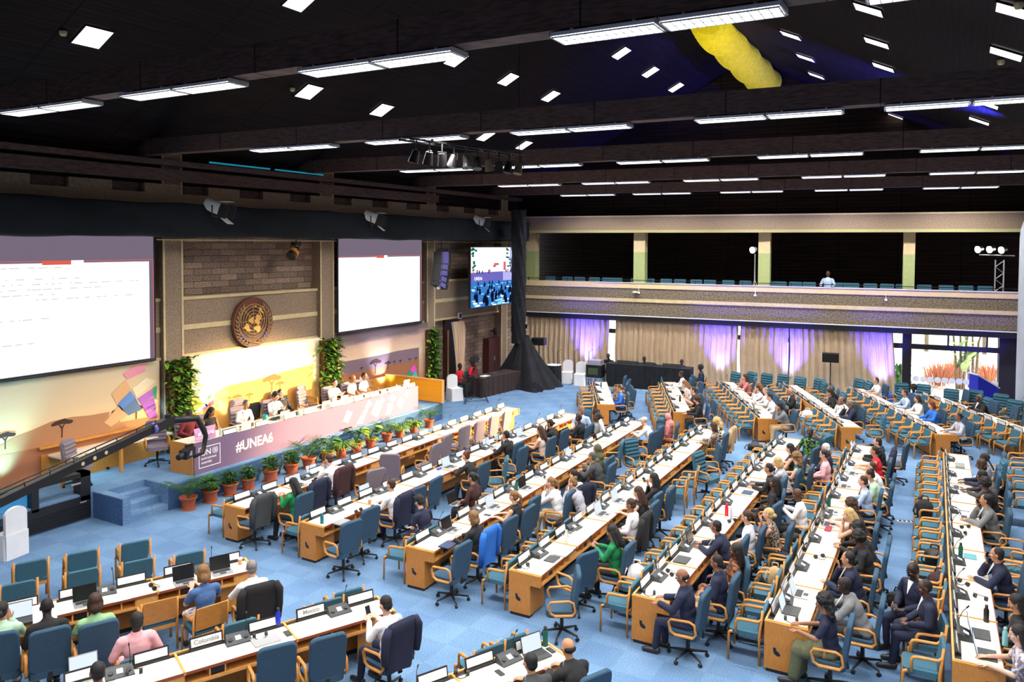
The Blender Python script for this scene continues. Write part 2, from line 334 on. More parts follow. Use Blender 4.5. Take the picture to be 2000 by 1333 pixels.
# ceiling, two slopes and a ridge at x=-8.2
ZR = 14.2
def ceil_z(x): return ZR+.52*(x+8.2) if x < -8.2 else ZR-.46*(x+8.2)
for nm, x0, x1 in (('ceiling', -19.4, -8.2), ('ceiling_slope', -8.2, 7.0)):
    a = Vector((x0, 0, ceil_z(x0))); c = Vector((x1, 0, ceil_z(x1))); L = (c-a).length; ang = math.atan2(c.z-a.z, c.x-a.x)
    p = MB(); p.bx(0, L, -5.2, 37, 0, .15, M_CEIL); o = struct(nm, p, loc=a); o.rotation_euler = (0, -ang, 0)
# ceiling beams and fixtures
for k, (ya, yb, z) in BEAMS.items():
    L = math.hypot(26, (yb-ya)*26/25); r = math.atan2(yb-ya, 25); p = MB(); p.bx(0, L, -.16, .16, 0, .4, M_BEAM)
    x = 1.1
    while x < L: p.bx(x, x+.02, -.163, .163, -.002, .403, M_SEAM); x += 2.42
    struct('ceiling_beam', p, loc=(-19.2, beam_y(k, -19.2), z), rz=r)
M_TUBE = emat('fluorescent_diffuser', (.93, .96, 1.0), 4.0); M_HOUS = mat('white_fixture_housing', hexc(205, 200, 220), .5)
M_GRID = mat('louvre_grid', hexc(190, 190, 186), .4)
h = MB(); h.bx(-.59, .59, -.17, .17, .01, .05, M_HOUS); h.bx(-.6, -.585, -.18, .18, -.005, .055, M_SILVER); h.bx(.585, .6, -.18, .18, -.005, .055, M_SILVER)
for x in (-.35, .35): h.cyl((x, -.14, .05), (x, -.14, .075), .02, M_SILVER, seg=6)
d = MB(); d.bx(-.57, .57, -.16, -.01, -.008, .011, M_TUBE); d.bx(-.57, .57, .01, .16, -.008, .011, M_TUBE)
g = MB()
for i in range(13): g.bx(-.57+i*.095-.004, -.57+i*.095+.004, -.165, .165, -.014, .0, M_GRID)
for y in (-.165, 0, .165): g.bx(-.58, .58, y-.005, y+.005, -.014, .0, M_GRID)
PR_FIX = proto('fluorescent_ceiling_light', [('housing', h), ('diffuser', d), ('louvre', g)])
cnt = {}
BN = {'a': 'nearest', 'b': 'second nearest', 'c': 'middle', 'd': 'second farthest', 'e': 'farthest', 'z': 'rearmost'}
for k, x in sorted(FIX):
    r = math.atan2(BEAMS[k][1]-BEAMS[k][0], 25)
    for s in (-.61, .61):
        n = cnt.get(k, 0); cnt[k] = n+1
        spawn(PR_FIX, (x+s, beam_y(k, x+s), BEAMS[k][2]-.075), r, f'fluorescent light under the {BN[k]} ceiling beam, {ORD[n]} from the stage side', 'ceiling light', 'fluorescent lights under the beams')
# square recessed lights in the slopes
M_SKY = emat('recessed_light_panel', (1, .93, .95), 3.5)
q = MB(); q.bx(-.29, .29, -.29, .29, -.03, -.012, M_SKY); f = MB(); f.bx(-.32, .32, -.32, -.29, -.04, 0, M_SEAM); f.bx(-.32, .32, .29, .32, -.04, 0, M_SEAM); f.bx(-.32, -.29, -.29, .29, -.04, 0, M_SEAM); f.bx(.29, .32, -.29, .29, -.04, 0, M_SEAM)
PR_SQ = proto('recessed_ceiling_light', [('light_panel', q), ('surround', f)])
sq = [(180, 71), (603, 178), (745, 214), (948, 265), (1023, 283), (585, 0), (890, 115), (992, 154), (1075, 187), (1247, 257), (1213, 103), (1270, 140), (1320, 170), (1510, 14), (1545, 68), (1574, 112), (1595, 147), (1748, 203), (1750, 227), (1697, 17), (1713, 82), (1726, 130), (1985, 20), (1966, 103), (1928, 202), (1913, 235)]
for n, (px, py) in enumerate(sq):
    left = n < 13; s = .52 if left else -.46; nrm = Vector((-s, 0, 1)); pt = PN(px, py, (-8.2, 0, ZR-.02), nrm)
    o = spawn(PR_SQ, pt, 0, f'square recessed ceiling light, {ORD[n if left else n-13]} of those on the {"stage-side" if left else "window-side"} slope', 'ceiling light', 'square lights in the sloping ceiling')
    o.rotation_euler = (0, -math.atan(s), 0)
# smoke detectors
dm = MB(); dm.lathe([(.0, -.09), (.05, -.09), (.07, -.05), (.07, 0)], M_BEIGE, 12)
for n, (px, py) in enumerate([(123, 61), (571, 172), (1514, 27), (1955, 118), (1990, 6)]):
    s = .52 if n < 2 else -.46; pt = PN(px, py, (-8.2, 0, ZR-.02), (-s, 0, 1))
    ob('smoke_detector', dm, None, pt, label=f'small round cream smoke detector, {ORD[n]} from the stage wall', cat='smoke detector', group='smoke detectors')
# yellow scalloped garland under the ridge
M_YEL = mat('yellow_fabric', hexc(236, 214, 10), .6, noise=.12, scale=9)
c0 = PX(1385, 42, -7.2); c1 = PX(1498, 160, -7.2); yl = MB(); n = 72; prof = []; seg = 22
for i in range(n*2):
    t = (i-(.35 if i % 4 in (1, 2) else 0))/(n*2-1); r = (.42, .60, .56, .42)[i % 4]; sag = .16*math.sin(PI*((t*4) % 1)); prof.append((c0.lerp(c1, t), r, sag))
vs = []
for c, r, sag in prof:
    for k in range(seg):
        a = 2*PI*k/seg; vs.append((c.x+r*1.05*math.cos(a), c.y, c.z-sag+r*(.9 if math.sin(a) > 0 else 1.0)*math.sin(a)))
yl.add(vs, [(j*seg+k, j*seg+(k+1) % seg, (j+1)*seg+(k+1) % seg, (j+1)*seg+k) for j in range(len(prof)-1) for k in range(seg)], M_YEL, False)
yl.add(vs[-seg:], [tuple(range(seg))], M_YEL); yl.add(vs[:seg], [tuple(range(seg))], M_YEL)
yt = ob('ribbed_yellow_hanging', yl, label='long yellow ribbed fabric roll hanging along the ceiling ridge', cat='ceiling decoration')
wr = MB()
for t in (.1, .4, .7, .95):
    c = c0.lerp(c1, t); wr.cyl((c.x, c.y, c.z), (c.x, c.y, ceil_z(c.x)), .012, M_SATIN, seg=6)
ob('suspension_wire', wr, yt)
lamp('garland_light', 'SPOT', (-5.5, 20, 9.3), 1500, (1, .95, .8), (-7.2, 28, 13.3), spot_size=math.radians(50), spot_blend=.8)
# ---------------------------------------------------------------- back wall: balcony, beam, columns
B0 = bw(-18.8, 0, 0); RB = math.atan2(.0985, .9951); U = lambda x: (x+18.8)/.9951
def bstruct(n, mb, **k): return struct(n, mb, loc=B0, rz=RB, **k)
p = MB(); p.bx(0, 26, 0, .25, 3.06, 4.57, M_BUSH); p.bx(0, 26, -.03, .28, 4.31, 4.57, mat('cream_coping', hexc(226, 200, 156), .8, noise=.05, scale=4)); p.bx(0, 26, -.04, 0, 3.69, 3.84, M_BEIGE); bstruct('wall_balcony', p)
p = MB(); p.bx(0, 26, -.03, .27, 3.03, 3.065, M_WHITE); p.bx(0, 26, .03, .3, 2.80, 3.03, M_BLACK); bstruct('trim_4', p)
p = MB(); p.bx(0, 26, .25, 4.2, 3.6, 3.82, M_CONC); bstruct('balcony_floor', p)
p = MB(); p.bx(-1, 27, .5, 3.5, 7.6, 7.75, M_SLAT); bstruct('balcony_ceiling', p)
p = MB(); p.bx(-1, 26, 3.2, 3.4, 3.7, 7.6, M_SLAT); bstruct('wall_back', p)
p = MB(); p.bx(0, 26, 0, .5, 6.96, 7.6, M_CONC); p.bx(0, 26, -.02, .52, 6.84, 6.96, mat('olive_cream_edge', hexc(176, 170, 116), .8)); p.bx(0, 26, -.02, .5, 7.56, 7.62, M_BEIGE); bstruct('wall_beam', p)
p = MB(); g = [(-18.9, 0), (7, 0)]; top = [(7, ceil_z(7)), (-8.2, ZR), (-18.9, ceil_z(-18.9))]
pts = [(U(-18.9), .55, 7.6), (U(7), .55, 7.6)]+[(U(x), .55, z+.1) for x, z in top]; p.prism(pts, (0, .2, 0), M_SLAT); bstruct('wall_gable', p)
M_COLG = mat('green_lit_column', hexc(168, 180, 124), .8, noise=.06, scale=8)  # greenish light on the lower part of the columns, put into the colour
for px0, px1 in ((1038, 1048), (1240, 1262), (1484, 1507), (1768, 1791)):
    x0, x1 = BP(px0, 455, .5).x, BP(px1, 455, .5).x; p = MB(); p.bx(U(x0)-(.3 if px0 == 1038 else 0), U(x1), .5, 1.0, 3.82, 5.95, M_COLG); p.bx(U(x0)-(.3 if px0 == 1038 else 0), U(x1), .5, 1.0, 5.95, 6.96, M_BEIGE); bstruct('wall_column', p)
# window strip under the balcony
p = MB()
MF = mat('dark_window_frame', (.012, .010, .014), .5)
xm0, xm1 = BP(1765, 680, .5).x, BP(1783, 680, .5).x
p.bx(U(xm0), U(xm1), .4, .7, 0, 2.85, MF)
for x0, x1 in ((-19, 6),): p.bx(U(x0), U(x1), .45, .62, 2.16, 2.36, MF); p.bx(U(x0), U(x1), .45, .62, 0, .06, MF)
for px in (1855, 1931): x = BP(px, 660, .5).x; p.bx(U(x)-.03, U(x)+.03, .47, .6, 2.36, 2.85, MF)
for px in (1955,): x = BP(px, 660, .5).x; p.bx(U(x), U(x)+.7, .4, .9, 0, 2.85, mat('dark_violet_wall', (.02, .015, .035), .8))
for x in (-14.6, -11.2, -6.2): p.bx(U(x)-.05, U(x)+.05, .47, .6, 0, 2.85, MF)
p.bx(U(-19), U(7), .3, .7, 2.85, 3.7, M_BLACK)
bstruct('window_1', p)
gm = bpy.data.materials.new('window_glass'); gm.use_nodes = True; nt = gm.node_tree; nt.nodes.clear(); o_ = nt.nodes.new('ShaderNodeOutputMaterial'); t_ = nt.nodes.new('ShaderNodeBsdfTransparent'); g_ = nt.nodes.new('ShaderNodeBsdfGlossy'); m_ = nt.nodes.new('ShaderNodeMixShader'); fr = nt.nodes.new('ShaderNodeFresnel'); g_.inputs['Roughness'].default_value = .02
nt.links.new(fr.outputs[0], m_.inputs[0]); nt.links.new(t_.outputs[0], m_.inputs[1]); nt.links.new(g_.outputs[0], m_.inputs[2]); nt.links.new(m_.outputs[0], o_.inputs[0])
p = MB(); p.bx(U(-18.5), U(5.5), .52, .526, .05, 2.8, gm); bstruct('window_2', p)
dots = MB(); dots.cyl((0, 0, 0), (0, .004, 0), .12, M_WHITE, seg=20, smooth=False)
for n, px in enumerate(range(1789, 1975, 14)):
    pt = BP(px, 754+(px-1789)*.065, .49); pt.z = .96
    ob('window_sticker', dots, None, pt, RB, f'white round sticker on the window glass, {ORD[n]} from the mullion', 'window sticker', 'round stickers on the window')
# round pale column at the right edge
p = MB(); p.lathe([(.60, .25), (.60, 6.6), (.58, 6.9), (.5, 7.2), (.36, 7.4), (.18, 7.5), (0, 7.52)], mat('pale_grey_column', hexc(176, 184, 196), .6, noise=.05, scale=3), 36); p.lathe([(.62, 0), (.62, .25), (.6, .26)], M_BLACK, 30)
cc = BP(1985, 700, -.6); struct('wall_round_column', p, loc=(cc.x+.6, cc.y, 0))
# ---------------------------------------------------------------- desk modules: local x=0 is the stage side edge, y runs along the row
LD = 1.5; DW = .60
def desk_parts(end):
    t = MB(); t.bx(.115, DW-.012, .012, LD-.012, .735, .752, M_TOP); t.bx(DW-.012, DW, 0, LD, .715, .753, M_LIP)
    e = MB(); e.bx(0, .028, 0, LD, .60, .765, M_EDGE); e.bx(.028, .115, 0, LD, .70, .742, M_BLACK)
    dv = MB(); dv.bx(.02, DW+.01, -.014, .014, .72, .768, M_EDGE)
    if end == 1: dv.bx(.02, DW, LD-.014, LD+.014, .72, .768, M_EDGE)
    f = MB(); f.bx(.03, .055, 0, LD, .05, .72, M_PANEL); f.bx(.06, .075, 0, LD, 0, .06, M_BLACK)
    s = MB(); s.bx(.055, DW-.01, 0, LD, .565, .585, M_EDGE); s.bx(DW-.035, DW-.005, 0, LD, .56, .60, M_EDGE); s.bx(.30, .315, 0, LD, .585, .73, M_PANEL)
    for y in (.0, .32, .52, .98, 1.18, LD): s.bx(.315, DW-.02, y-.009, y+.009, .585, .735, M_EDGE)
    s.bx(.315, DW-.012, 1.19, LD-.01, .58, .73, M_EDGE); s.bx(.32, DW-.03, .325, .515, .62, .70, M_BLACK)
    out = [('desktop', t), ('front_ledge', e), ('divider_strip', dv), ('front_panel', f), ('cubby_shelf', s)]
    if end:
        y0, y1 = (-.03, 0) if end == 2 else (LD, LD+.03)
        a = MB(); a.bx(0, DW+.01, y0, y1, .56, .745, M_PANEL); a.bx(-.003, DW+.012, y0-.004, y1+.004, .742, .756, M_EDGE)
        ym = (y0+y1)/2; a.bx(0, .41, y0, y1, .05, .56, M_PANEL); a.bx(.03, .39, y0+.004, y1+.12 if end == 2 else y1, 0, .05, M_BLACK)
        # thumb shaped cut-out with an L outline
        yy = y0-.002 if end == 2 else y1+.002; h = MB()
        h.prism([(.13, yy, .38), (.17, yy, .38), (.175, yy, .34), (.21, yy, .32), (.235, yy, .29), (.22, yy, .26), (.18, yy, .26), (.14, yy, .29), (.13, yy, .33)], (0, .003 if end == 2 else -.003, 0), M_BLACK)
        bk = MB(); bk.bx(.39, .41, (0 if end == 2 else LD-.5), (.5 if end == 2 else LD), .05, .56, M_PANEL)
        out += [('end_panel', a, [('finger_hole', h)]), ('pedestal_side', bk)]
    return out
PR_DESK = {e: proto('conference_desk', desk_parts(e)) for e in (0, 1, 2)}
# name plate, standing on the dark channel, facing both ways
h = MB(); h.box((0, 0, .02), (.44, .07, .04), M_BLACK); h.rbox((0, .015, .10), (.44, .012, .15), M_BLACK, .01, (math.radians(-12), 0, 0))
pl = MB(); pl.box((0, .008, .102), (.40, .014, .105), M_WHITE, (math.radians(-12), 0, 0)); pl.box((0, .023, .104), (.40, .004, .105), M_WHITE, (math.radians(-12), 0, 0))
PR_PLATE = proto('name_plate', [('holder', h), ('card', pl)])
# microphone console
c = MB(); c.add([(-.17, -.10, 0), (.17, -.10, 0), (.17, .10, 0), (-.17, .10, 0), (-.17, -.10, .02), (.17, -.10, .02), (.15, .07, .095), (-.15, .07, .095), (.15, .10, .09), (-.15, .10, .09)],
      [(3, 2, 1, 0), (0, 1, 5, 4), (4, 5, 6, 7), (7, 6, 8, 9), (9, 8, 2, 3), (1, 2, 8, 6, 5), (0, 4, 7, 9, 3)], M_DARK)
sc = MB(); sc.box((.0, -.015, .063), (.075, .075, .004), M_LCD, (math.radians(23), 0, 0))
sp = MB()
for x in (-.105, .105): sp.cyl((x, -.02, .056), (x, -.0225, .066), .034, M_BLACK, seg=14, smooth=False)
mc = MB(); mc.tube([(.13, .06, .08), (.13, .07, .18), (.12, .03, .30), (.11, -.02, .37)], .005, M_BLACK, 6); mc.cyl((.11, -.02, .37), (.105, -.05, .41), .011, M_BLACK)
PR_CONS = proto('microphone_console', [('console_body', c, [('speaker_grille', sp)]), ('display', sc), ('gooseneck_microphone', mc)])
# headset on its cable
hs = MB(); hs.tube([(-.08, 0, .035), (-.085, .03, .05), (-.06, .09, .02), (0, .115, .012), (.06, .09, .02), (.085, .03, .05), (.08, 0, .035)], .006, M_BLACK, 6)
ec = MB(); ec.cyl((-.10, 0, .035), (-.06, 0, .035), .034, M_BLACK, seg=12); ed = MB(); ed.cyl((.06, 0, .035), (.10, 0, .035), .034, M_BLACK, seg=12)
PR_HEAD = proto('headset', [('headband', hs), ('ear_cup', ec), ('ear_cup', ed)])
# ---------------------------------------------------------------- chairs (face +y, origin on the floor under the seat)
def loop_arm(x, m):
    pts = [(x, -.17, .46), (x, .10, .45), (x, .17, .49), (x, .20, .62), (x, .17, .67), (x, -.12, .69), (x, -.19, .66), (x, -.22, .52)]
    return MB().tube(pts, .019, m, 8, closed=True, sq=1.25)
def swivel_parts(mt, quilt=False):
    st = MB(); st.rbox((0, .0, .46), (.50, .10, .48), mt, .09, (math.radians(90), 0, 0), 4); 
    bk = MB(); bk.rbox((0, -.245, .80), (.50, .075, .60), mt, .08, (math.radians(8), 0, 0), 4, bulge=1)
    if quilt:
        for k in range(5): bk.cyl((-.235, -.19-.014*k, .62+.095*k), (.235, -.19-.014*k, .62+.095*k), .045, mt, seg=10)
        for k in range(4): st.cyl((-.23, -.15+.1*k, .485), (.23, -.15+.1*k, .485), .04, mt, seg=10)
    sp = MB(); sp.cyl((0, -.02, .11), (0, -.02, .42), .03, M_BLACK); sp.box((0, -.03, .40), (.22, .26, .035), M_BLACK); sp.box((0, -.22, .50), (.06, .03, .26), M_BLACK, (math.radians(-14), 0, 0))
    bs = MB(); ca = []
    for k in range(5):
        a = 2*PI*k/5+.3; e = Vector((math.cos(a)*.30, math.sin(a)*.30-.02, .085)); bs.tube([(0, -.02, .125), tuple(e*.5+Vector((0, -.01, .065))), tuple(e)], [.026, .021, .015], M_BLACK, 6)
        w = MB(); w.cyl((e.x-.02*math.sin(a), e.y+.02*math.cos(a), .031), (e.x+.02*math.sin(a), e.y-.02*math.cos(a), .031), .03, M_BLACK, seg=10); w.cyl((e.x, e.y, .03), (e.x, e.y, .09), .01, M_BLACK, seg=6); ca.append(w)
    return [('seat', st), ('backrest', bk), ('armrest', loop_arm(-.275, M_WOOD)), ('armrest', loop_arm(.275, M_WOOD)), ('pillar', sp), ('star_base', bs)]+[('caster', w) for w in ca]
M_GREYU = mat('purple_lit_grey_upholstery', hexc(126, 116, 128), .9, noise=.1, scale=60)  # purple light on the front row chairs is put into this upholstery colour
PR_SWV = proto('swivel_chair', swivel_parts(M_BLUE2)); PR_SWQ = proto('swivel_chair', swivel_parts(M_BLUE, True))
PR_SWQG = proto('swivel_chair', swivel_parts(M_GREYU, True))
def arm_parts():
    st = MB(); st.rbox((0, .03, .435), (.47, .07, .46), M_BLUE, .05, (math.radians(90), 0, 0), 3)
    bk = MB(); bk.rbox((0, -.215, .66), (.46, .05, .34), M_BLUE, .05, (math.radians(10), 0, 0), 3, bulge=1)
    out = [('seat', st), ('backrest', bk)]
    rl = MB(); rl.box((0, -.21, .40), (.46, .02, .05), M_WOOD); rl.box((0, .255, .39), (.46, .02, .045), M_WOOD)
    for s in (-1, 1):
        x = .255*s
        out.append(('leg', MB().tube([(x, -.20, 0), (x, -.19, .42), (x, -.235, .84)], .018, M_WOOD, 6, sq=1.2)))
        out.append(('leg', MB().tube([(x, .26, 0), (x, .255, .40), (x, .245, .43), (x, .20, .445)], .018, M_WOOD, 6, sq=1.2)))
        out.append(('armrest', MB().tube([(x, .15, .44), (x, .155, .60), (x, .13, .645), (x, .08, .655), (x, -.17, .66), (x, -.215, .70)], .019, M_WOOD, 6, sq=1.3)))
    out.append(('seat_rail', rl)); return out
PR_ARM = proto('armchair', arm_parts())
def armwood_parts():  # same chair with a plain veneered back
    out = arm_parts(); b = MB(); b.rbox((0, -.248, .68), (.47, .016, .36), M_WOOD, .03, (math.radians(10), 0, 0), 3); out.append(('back_shell', b)); return out
PR_ARMW = proto('armchair', armwood_parts())
# ---------------------------------------------------------------- rows of desks
RND = random.Random(3)
RLAB = {'r1': 'front plant-side row', 'r2': 'second row', 'r3': 'third row', 'r4': 'middle row', 'r5': 'red-bottle row', 'r6': 'crowded row', 'r7': 'straight right row', 's1': 'short angled row', 's2': 'drape-side angled row', 's3': 'third angled row', 's4': 'tripod-speaker angled row', 's5': 'curtain-end angled row', 's6': 'garden-window angled row', 's7': 'column-side row', 'b1': 'farther left foreground row', 'b2': 'nearer left foreground row', 'b3': 'bottom edge row'}
ROWS = {}
# name: (phrase for labels, near end x, y, far end x, y of the stage side edge, modules, near end closed, far end closed)
def endp(px, py): q = P(px, py, .75); return (q.x, q.y)
RW = [
 ('r1', 'desk row nearest the potted plants', (-13.43, 11.25), (-13.4, 22.85), 8, 1, 1),
 ('r2', 'second desk row from the stage', (-11.28, 11.3), (-11.2, 23.0), 8, 1, 1),
 ('r3', 'third desk row from the stage', (-8.70, 11.36), (-9.0, 23.1), 8, 1, 1),
 ('r4', 'middle desk row of the hall', (-6.56, 11.42), (-6.72, 23.2), 8, 1, 1),
 ('r5', 'desk row with the red bottle', (-4.40, 11.58), (-4.42, 23.3), 8, 1, 1),
 ('r6', 'crowded desk row left of the right aisle', (-2.40, 11.78), (-2.50, 23.5), 8, 1, 1),
 ('r7', 'nearly straight desk row at right', (0.02, 11.9), (-0.30, 23.8), 8, 1, 1),
 ('s1', 'short angled desk row before the black-draped table', (-10.83, 24.9), (-12.79, 28.85), 3, 1, 1),
 ('s2', 'angled desk row just right of the black-draped table', (-8.16, 25.05), (-10.40, 30.26), 4, 1, 1),
 ('s3', 'angled desk row below the second curtain opening', (-5.51, 25.5), (-8.38, 31.49), 4, 1, 1),
 ('s4', 'angled desk row below the speaker on a tripod', (-3.05, 25.6), (-6.07, 32.15), 5, 1, 1),
 ('s5', 'angled desk row below the end of the curtain', (-0.52, 26.05), (-3.70, 32.63), 5, 1, 1),
 ('s6', 'angled desk row below the garden window', (1.75, 27.3), (-1.20, 32.69), 4, 1, 1),
 ('s7', 'short desk row beside the pale round column', (3.9, 28.2), (1.54, 32.7), 3, 1, 1),
 ('b1', 'left foreground desk row, the farther one', (-12.75, 5.35), (-10.83, 9.46), 3, 0, 1),
 ('b2', 'left foreground desk row, the nearer one', (-10.35, 4.05), (-7.85, 9.46), 4, 0, 1),
 ('b3', 'desk row at the bottom edge', (-6.85, 5.50), (-4.96, 9.57), 3, 0, 1),
]
for key, ph, a, b, n, c0_, c1_ in RW:
    a = Vector((*a, 0)); b = Vector((*b, 0)); d = (b-a).normalized(); x = Vector((d.y, -d.x, 0)); L = (b-a).length; m = L/n; rz = math.atan2(-d.x, d.y)
    ROWS[key] = dict(ph=ph, a=a, d=d, x=x, L=L, n=n, m=m, rz=rz)
    for k in range(n):
        e = 2 if (k == 0 and c0_) else (1 if k == n-1 and c1_ else 0)
        where = 'nearest its near end' if k == 0 else ('at its far end' if k == n-1 else ORD[k]+' from its near end')
        spawn(PR_DESK[e], a+d*(m*k), rz, f'cream-topped beech desk unit of the {RLAB[key]}, {where}', 'desk', 'desk units of the '+RLAB[key], sy=m/LD)
def rowpt(key, u, v, z=0): r = ROWS[key]; q = r['a']+r['d']*u+r['x']*v; q.z = z; return q
# name plates and consoles, two plates and one console to each desk unit
PLATES = []
for key, r in ROWS.items():
    j = 0
    for k in range(r['n']):
        for t in (.27, .80):
            j += 1; q = rowpt(key, r['m']*(k+t), .072, .742)
            e = spawn(PR_PLATE, q, r['rz']+PI/2, f'white name plate on the {RLAB[key]}, {ORD[j-1]} from its near end', 'name plate', 'name plates on the '+RLAB[key]); PLATES.append((key, j, e))
        q = rowpt(key, r['m']*(k+.535), .17, .752)
        spawn(PR_CONS, q, r['rz']+PI/2+RND.uniform(-.12, .12), f'charcoal microphone console on the {RLAB[key]}, {ORD[k]} from its near end', 'microphone', 'microphone consoles on the '+RLAB[key])
# ---------------------------------------------------------------- chairs
CH = []   # every chair placed: (x, y)
NCH = {}
def chair(pr, key, q, rz, look, side, extra=''):
    n = NCH.get((key, side), 0); NCH[(key, side)] = n+1; CH.append((q.x, q.y))
    w = {'user': 'behind', 'front': 'before'}[side]
    return spawn(pr, (q.x, q.y, 0), rz, f'{look} {w} the {RLAB[key]}{extra}, {ORD[n]} from near end', 'chair', f'{look.split(" with")[0]}s {w} the {RLAB[key]}')
USERCH = {}   # filled with people first: row -> list of u positions taken
TAKEN = {k: [] for k in ROWS}; TAKENF = {k: [] for k in ROWS}
# ---------------------------------------------------------------- people
def remesh(mb, name, vox, smooth=4, disp=0, dsize=.1):
    me = mb.mesh(name); o = bpy.data.objects.new('tmp', me); C.objects.link(o)
    r = o.modifiers.new('r', 'REMESH'); r.mode = 'VOXEL'; r.voxel_size = vox; r.use_smooth_shade = True
    s = o.modifiers.new('s', 'SMOOTH'); s.factor = .5; s.iterations = smooth
    if disp:
        tx = bpy.data.textures.new('folds', 'CLOUDS'); tx.noise_scale = dsize; dm_ = o.modifiers.new('d', 'DISPLACE'); dm_.texture = tx; dm_.strength = disp; dm_.mid_level = .5
    dg = bpy.context.evaluated_depsgraph_get(); out = bpy.data.meshes.new_from_object(o.evaluated_get(dg)); out.name = name
    out.materials.clear(); out.materials.append(me.materials[0]); bpy.data.objects.remove(o); return out
DUM = mat('plain_cloth', (.5, .5, .5), .8)
def V3(*a): return Vector(a)
# pose: lean, head pitch, head yaw, (elbow, wrist, finger direction) left and right
POSES = {
 'type': (10, 14, 0, ((-.26, .14, .80), (-.13, .40, .80), (.2, 1, -.1)), ((.26, .14, .80), (.13, .40, .80), (-.2, 1, -.1))),
 'lean': (27, 10, 0, ((-.30, .30, .79), (-.10, .50, .80), (.5, 1, 0)), ((.30, .28, .79), (.12, .52, .80), (-.5, 1, 0))),
 'lap': (3, 22, 0, ((-.27, .0, .80), (-.10, .23, .70), (.6, .8, -.1)), ((.27, .0, .80), (.10, .23, .70), (-.6, .8, -.1))),
 'phone': (6, 24, 0, ((-.25, .10, .82), (-.07, .33, .93), (.3, .8, .5)), ((.25, .10, .82), (.07, .33, .93), (-.3, .8, .5))),
 'chin': (16, 6, -6, ((-.28, .24, .79), (-.08, .43, .80), (.7, .8, 0)), ((.20, .34, .80), (.075, .27, 1.02), (-.35, .1, 1))),
 'face': (20, 22, 0, ((-.17, .34, .80), (-.085, .30, 1.03), (.1, .0, 1)), ((.17, .34, .80), (.085, .30, 1.03), (-.1, .0, 1))),
 'back': (-5, 3, 10, ((-.28, -.04, .79), (-.24, .20, .72), (.1, 1, -.1)), ((.28, -.04, .79), (.22, .20, .72), (-.1, 1, -.1))),
 'down': (16, 30, 0, ((-.26, .10, .78), (-.09, .30, .68), (.5, 1, -.1)), ((.26, .10, .78), (.09, .30, .68), (-.5, 1, -.1))),
 'stand': (12, 22, 0, None, None)}
def skel(pose):
    l, hp, hy, La, Ra = POSES[pose]; l = math.radians(l); st = pose == 'stand'; hz = .93 if st else .56
    t = Vector((0, math.sin(l), math.cos(l))); H = V3(0, -.04, hz); Sh = H+t*.47; nb = Sh+t*.055; hl = l*.5+math.radians(hp)*.5; hc = nb+Vector((0, math.sin(hl), math.cos(hl)))*.165
    if st: La = ((-.25, .18, 1.10), (-.14, .40, 1.00), (.3, 1, -.2)); Ra = ((.25, .18, 1.10), (.14, .40, 1.00), (-.3, 1, -.2))
    legs = []
    for s in (-1, 1):
        if st: legs.append((V3(.095*s, -.03, .90), V3(.105*s, .0, .48), V3(.11*s, -.04, .09), V3(.13*s, .10, .03)))
        else: legs.append((V3(.09*s, -.02, .53), V3(.12*s, .40, .51), V3(.12*s, .38 if s > 0 else .46, .10), V3(.135*s, .53 if s > 0 else .61, .04)))
    HM = Matrix.Translation(hc) @ Matrix.Rotation(math.radians(hy), 4, 'Z') @ Matrix.Rotation(-math.radians(hp), 4, 'X')
    return dict(l=l, t=t, H=H, S=Sh, nb=nb, hc=hc, HM=HM, arms=((-1, La), (1, Ra)), legs=legs, st=st)
def torso(b, k, g, m, hem=0):
    H, S, t = k['H'], k['S'], k['t']; R = Matrix.Rotation(-k['l'], 3, 'X')
    b.ell(H+t*.02, (.155+g, .115+g, .12+g*.6), m, R, 16, 10); b.ell(H+t*.16, (.135+g, .10+g, .16+g), m, R, 16, 10); b.ell(H+t*.33, (.155+g, .108+g, .17+g), m, R, 16, 10)
    b.ell(S-t*.04, (.150+g, .085+g, .085+g), m, R, 14, 8); b.cap(S+V3(-.155, 0, 0)-t*.03, S+V3(.155, 0, 0)-t*.03, .05+g, None, m); b.cap(S-t*.02, S+t*.03, .072+g, .055+g, m)
def arm(b, k, s, A, g, m, frac=1.):
    sh = k['S']+V3(.185*s, 0, 0)-k['t']*.035; e = V3(*A[0]); w = V3(*A[1])
    if frac <= .5: b.cap(sh, sh.lerp(e, frac*1.6), .048+g, .044+g, m)
    else: b.cap(sh, e, .048+g, .038+g, m); b.cap(e, w-(w-e).normalized()*.02, .039+g, .028+g, m)
def hand(b, s, A, m):
    w = V3(*A[1]); f = V3(*A[2]).normalized(); e = V3(*A[0]); up = V3(0, 0, 1) if abs(f.z) < .8 else V3(0, -1, 0); x = f.cross(up).normalized()*s*-1; n = x.cross(f)*1
    n = -n if n.z > 0 else n
    b.cap(w-f*.02, w+f*.02, .026, .024, m); c = w+f*.05
    b.ell(c, (.04, .015, .045), m, Matrix((x, n, f)).transposed(), 12, 8)
    for i, (o, L) in enumerate(((-.033, .052), (-.011, .066), (.011, .072), (.033, .062))):
        p = w+f*.085+x*o; q = p+f*L*.55+n*.006+x*o*.15; r = q+f*L*.4+n*.02; b.cap(p-f*.015, q, .0085, .008, m, 8); b.cap(q, r, .008, .007, m, 8)
    p = w+f*.03-x*.03; q = p-x*.03+f*.03+n*.008; b.cap(p, q, .011, .0095, m, 8); b.cap(q, q+f*.028-x*.004, .0095, .008, m, 8)
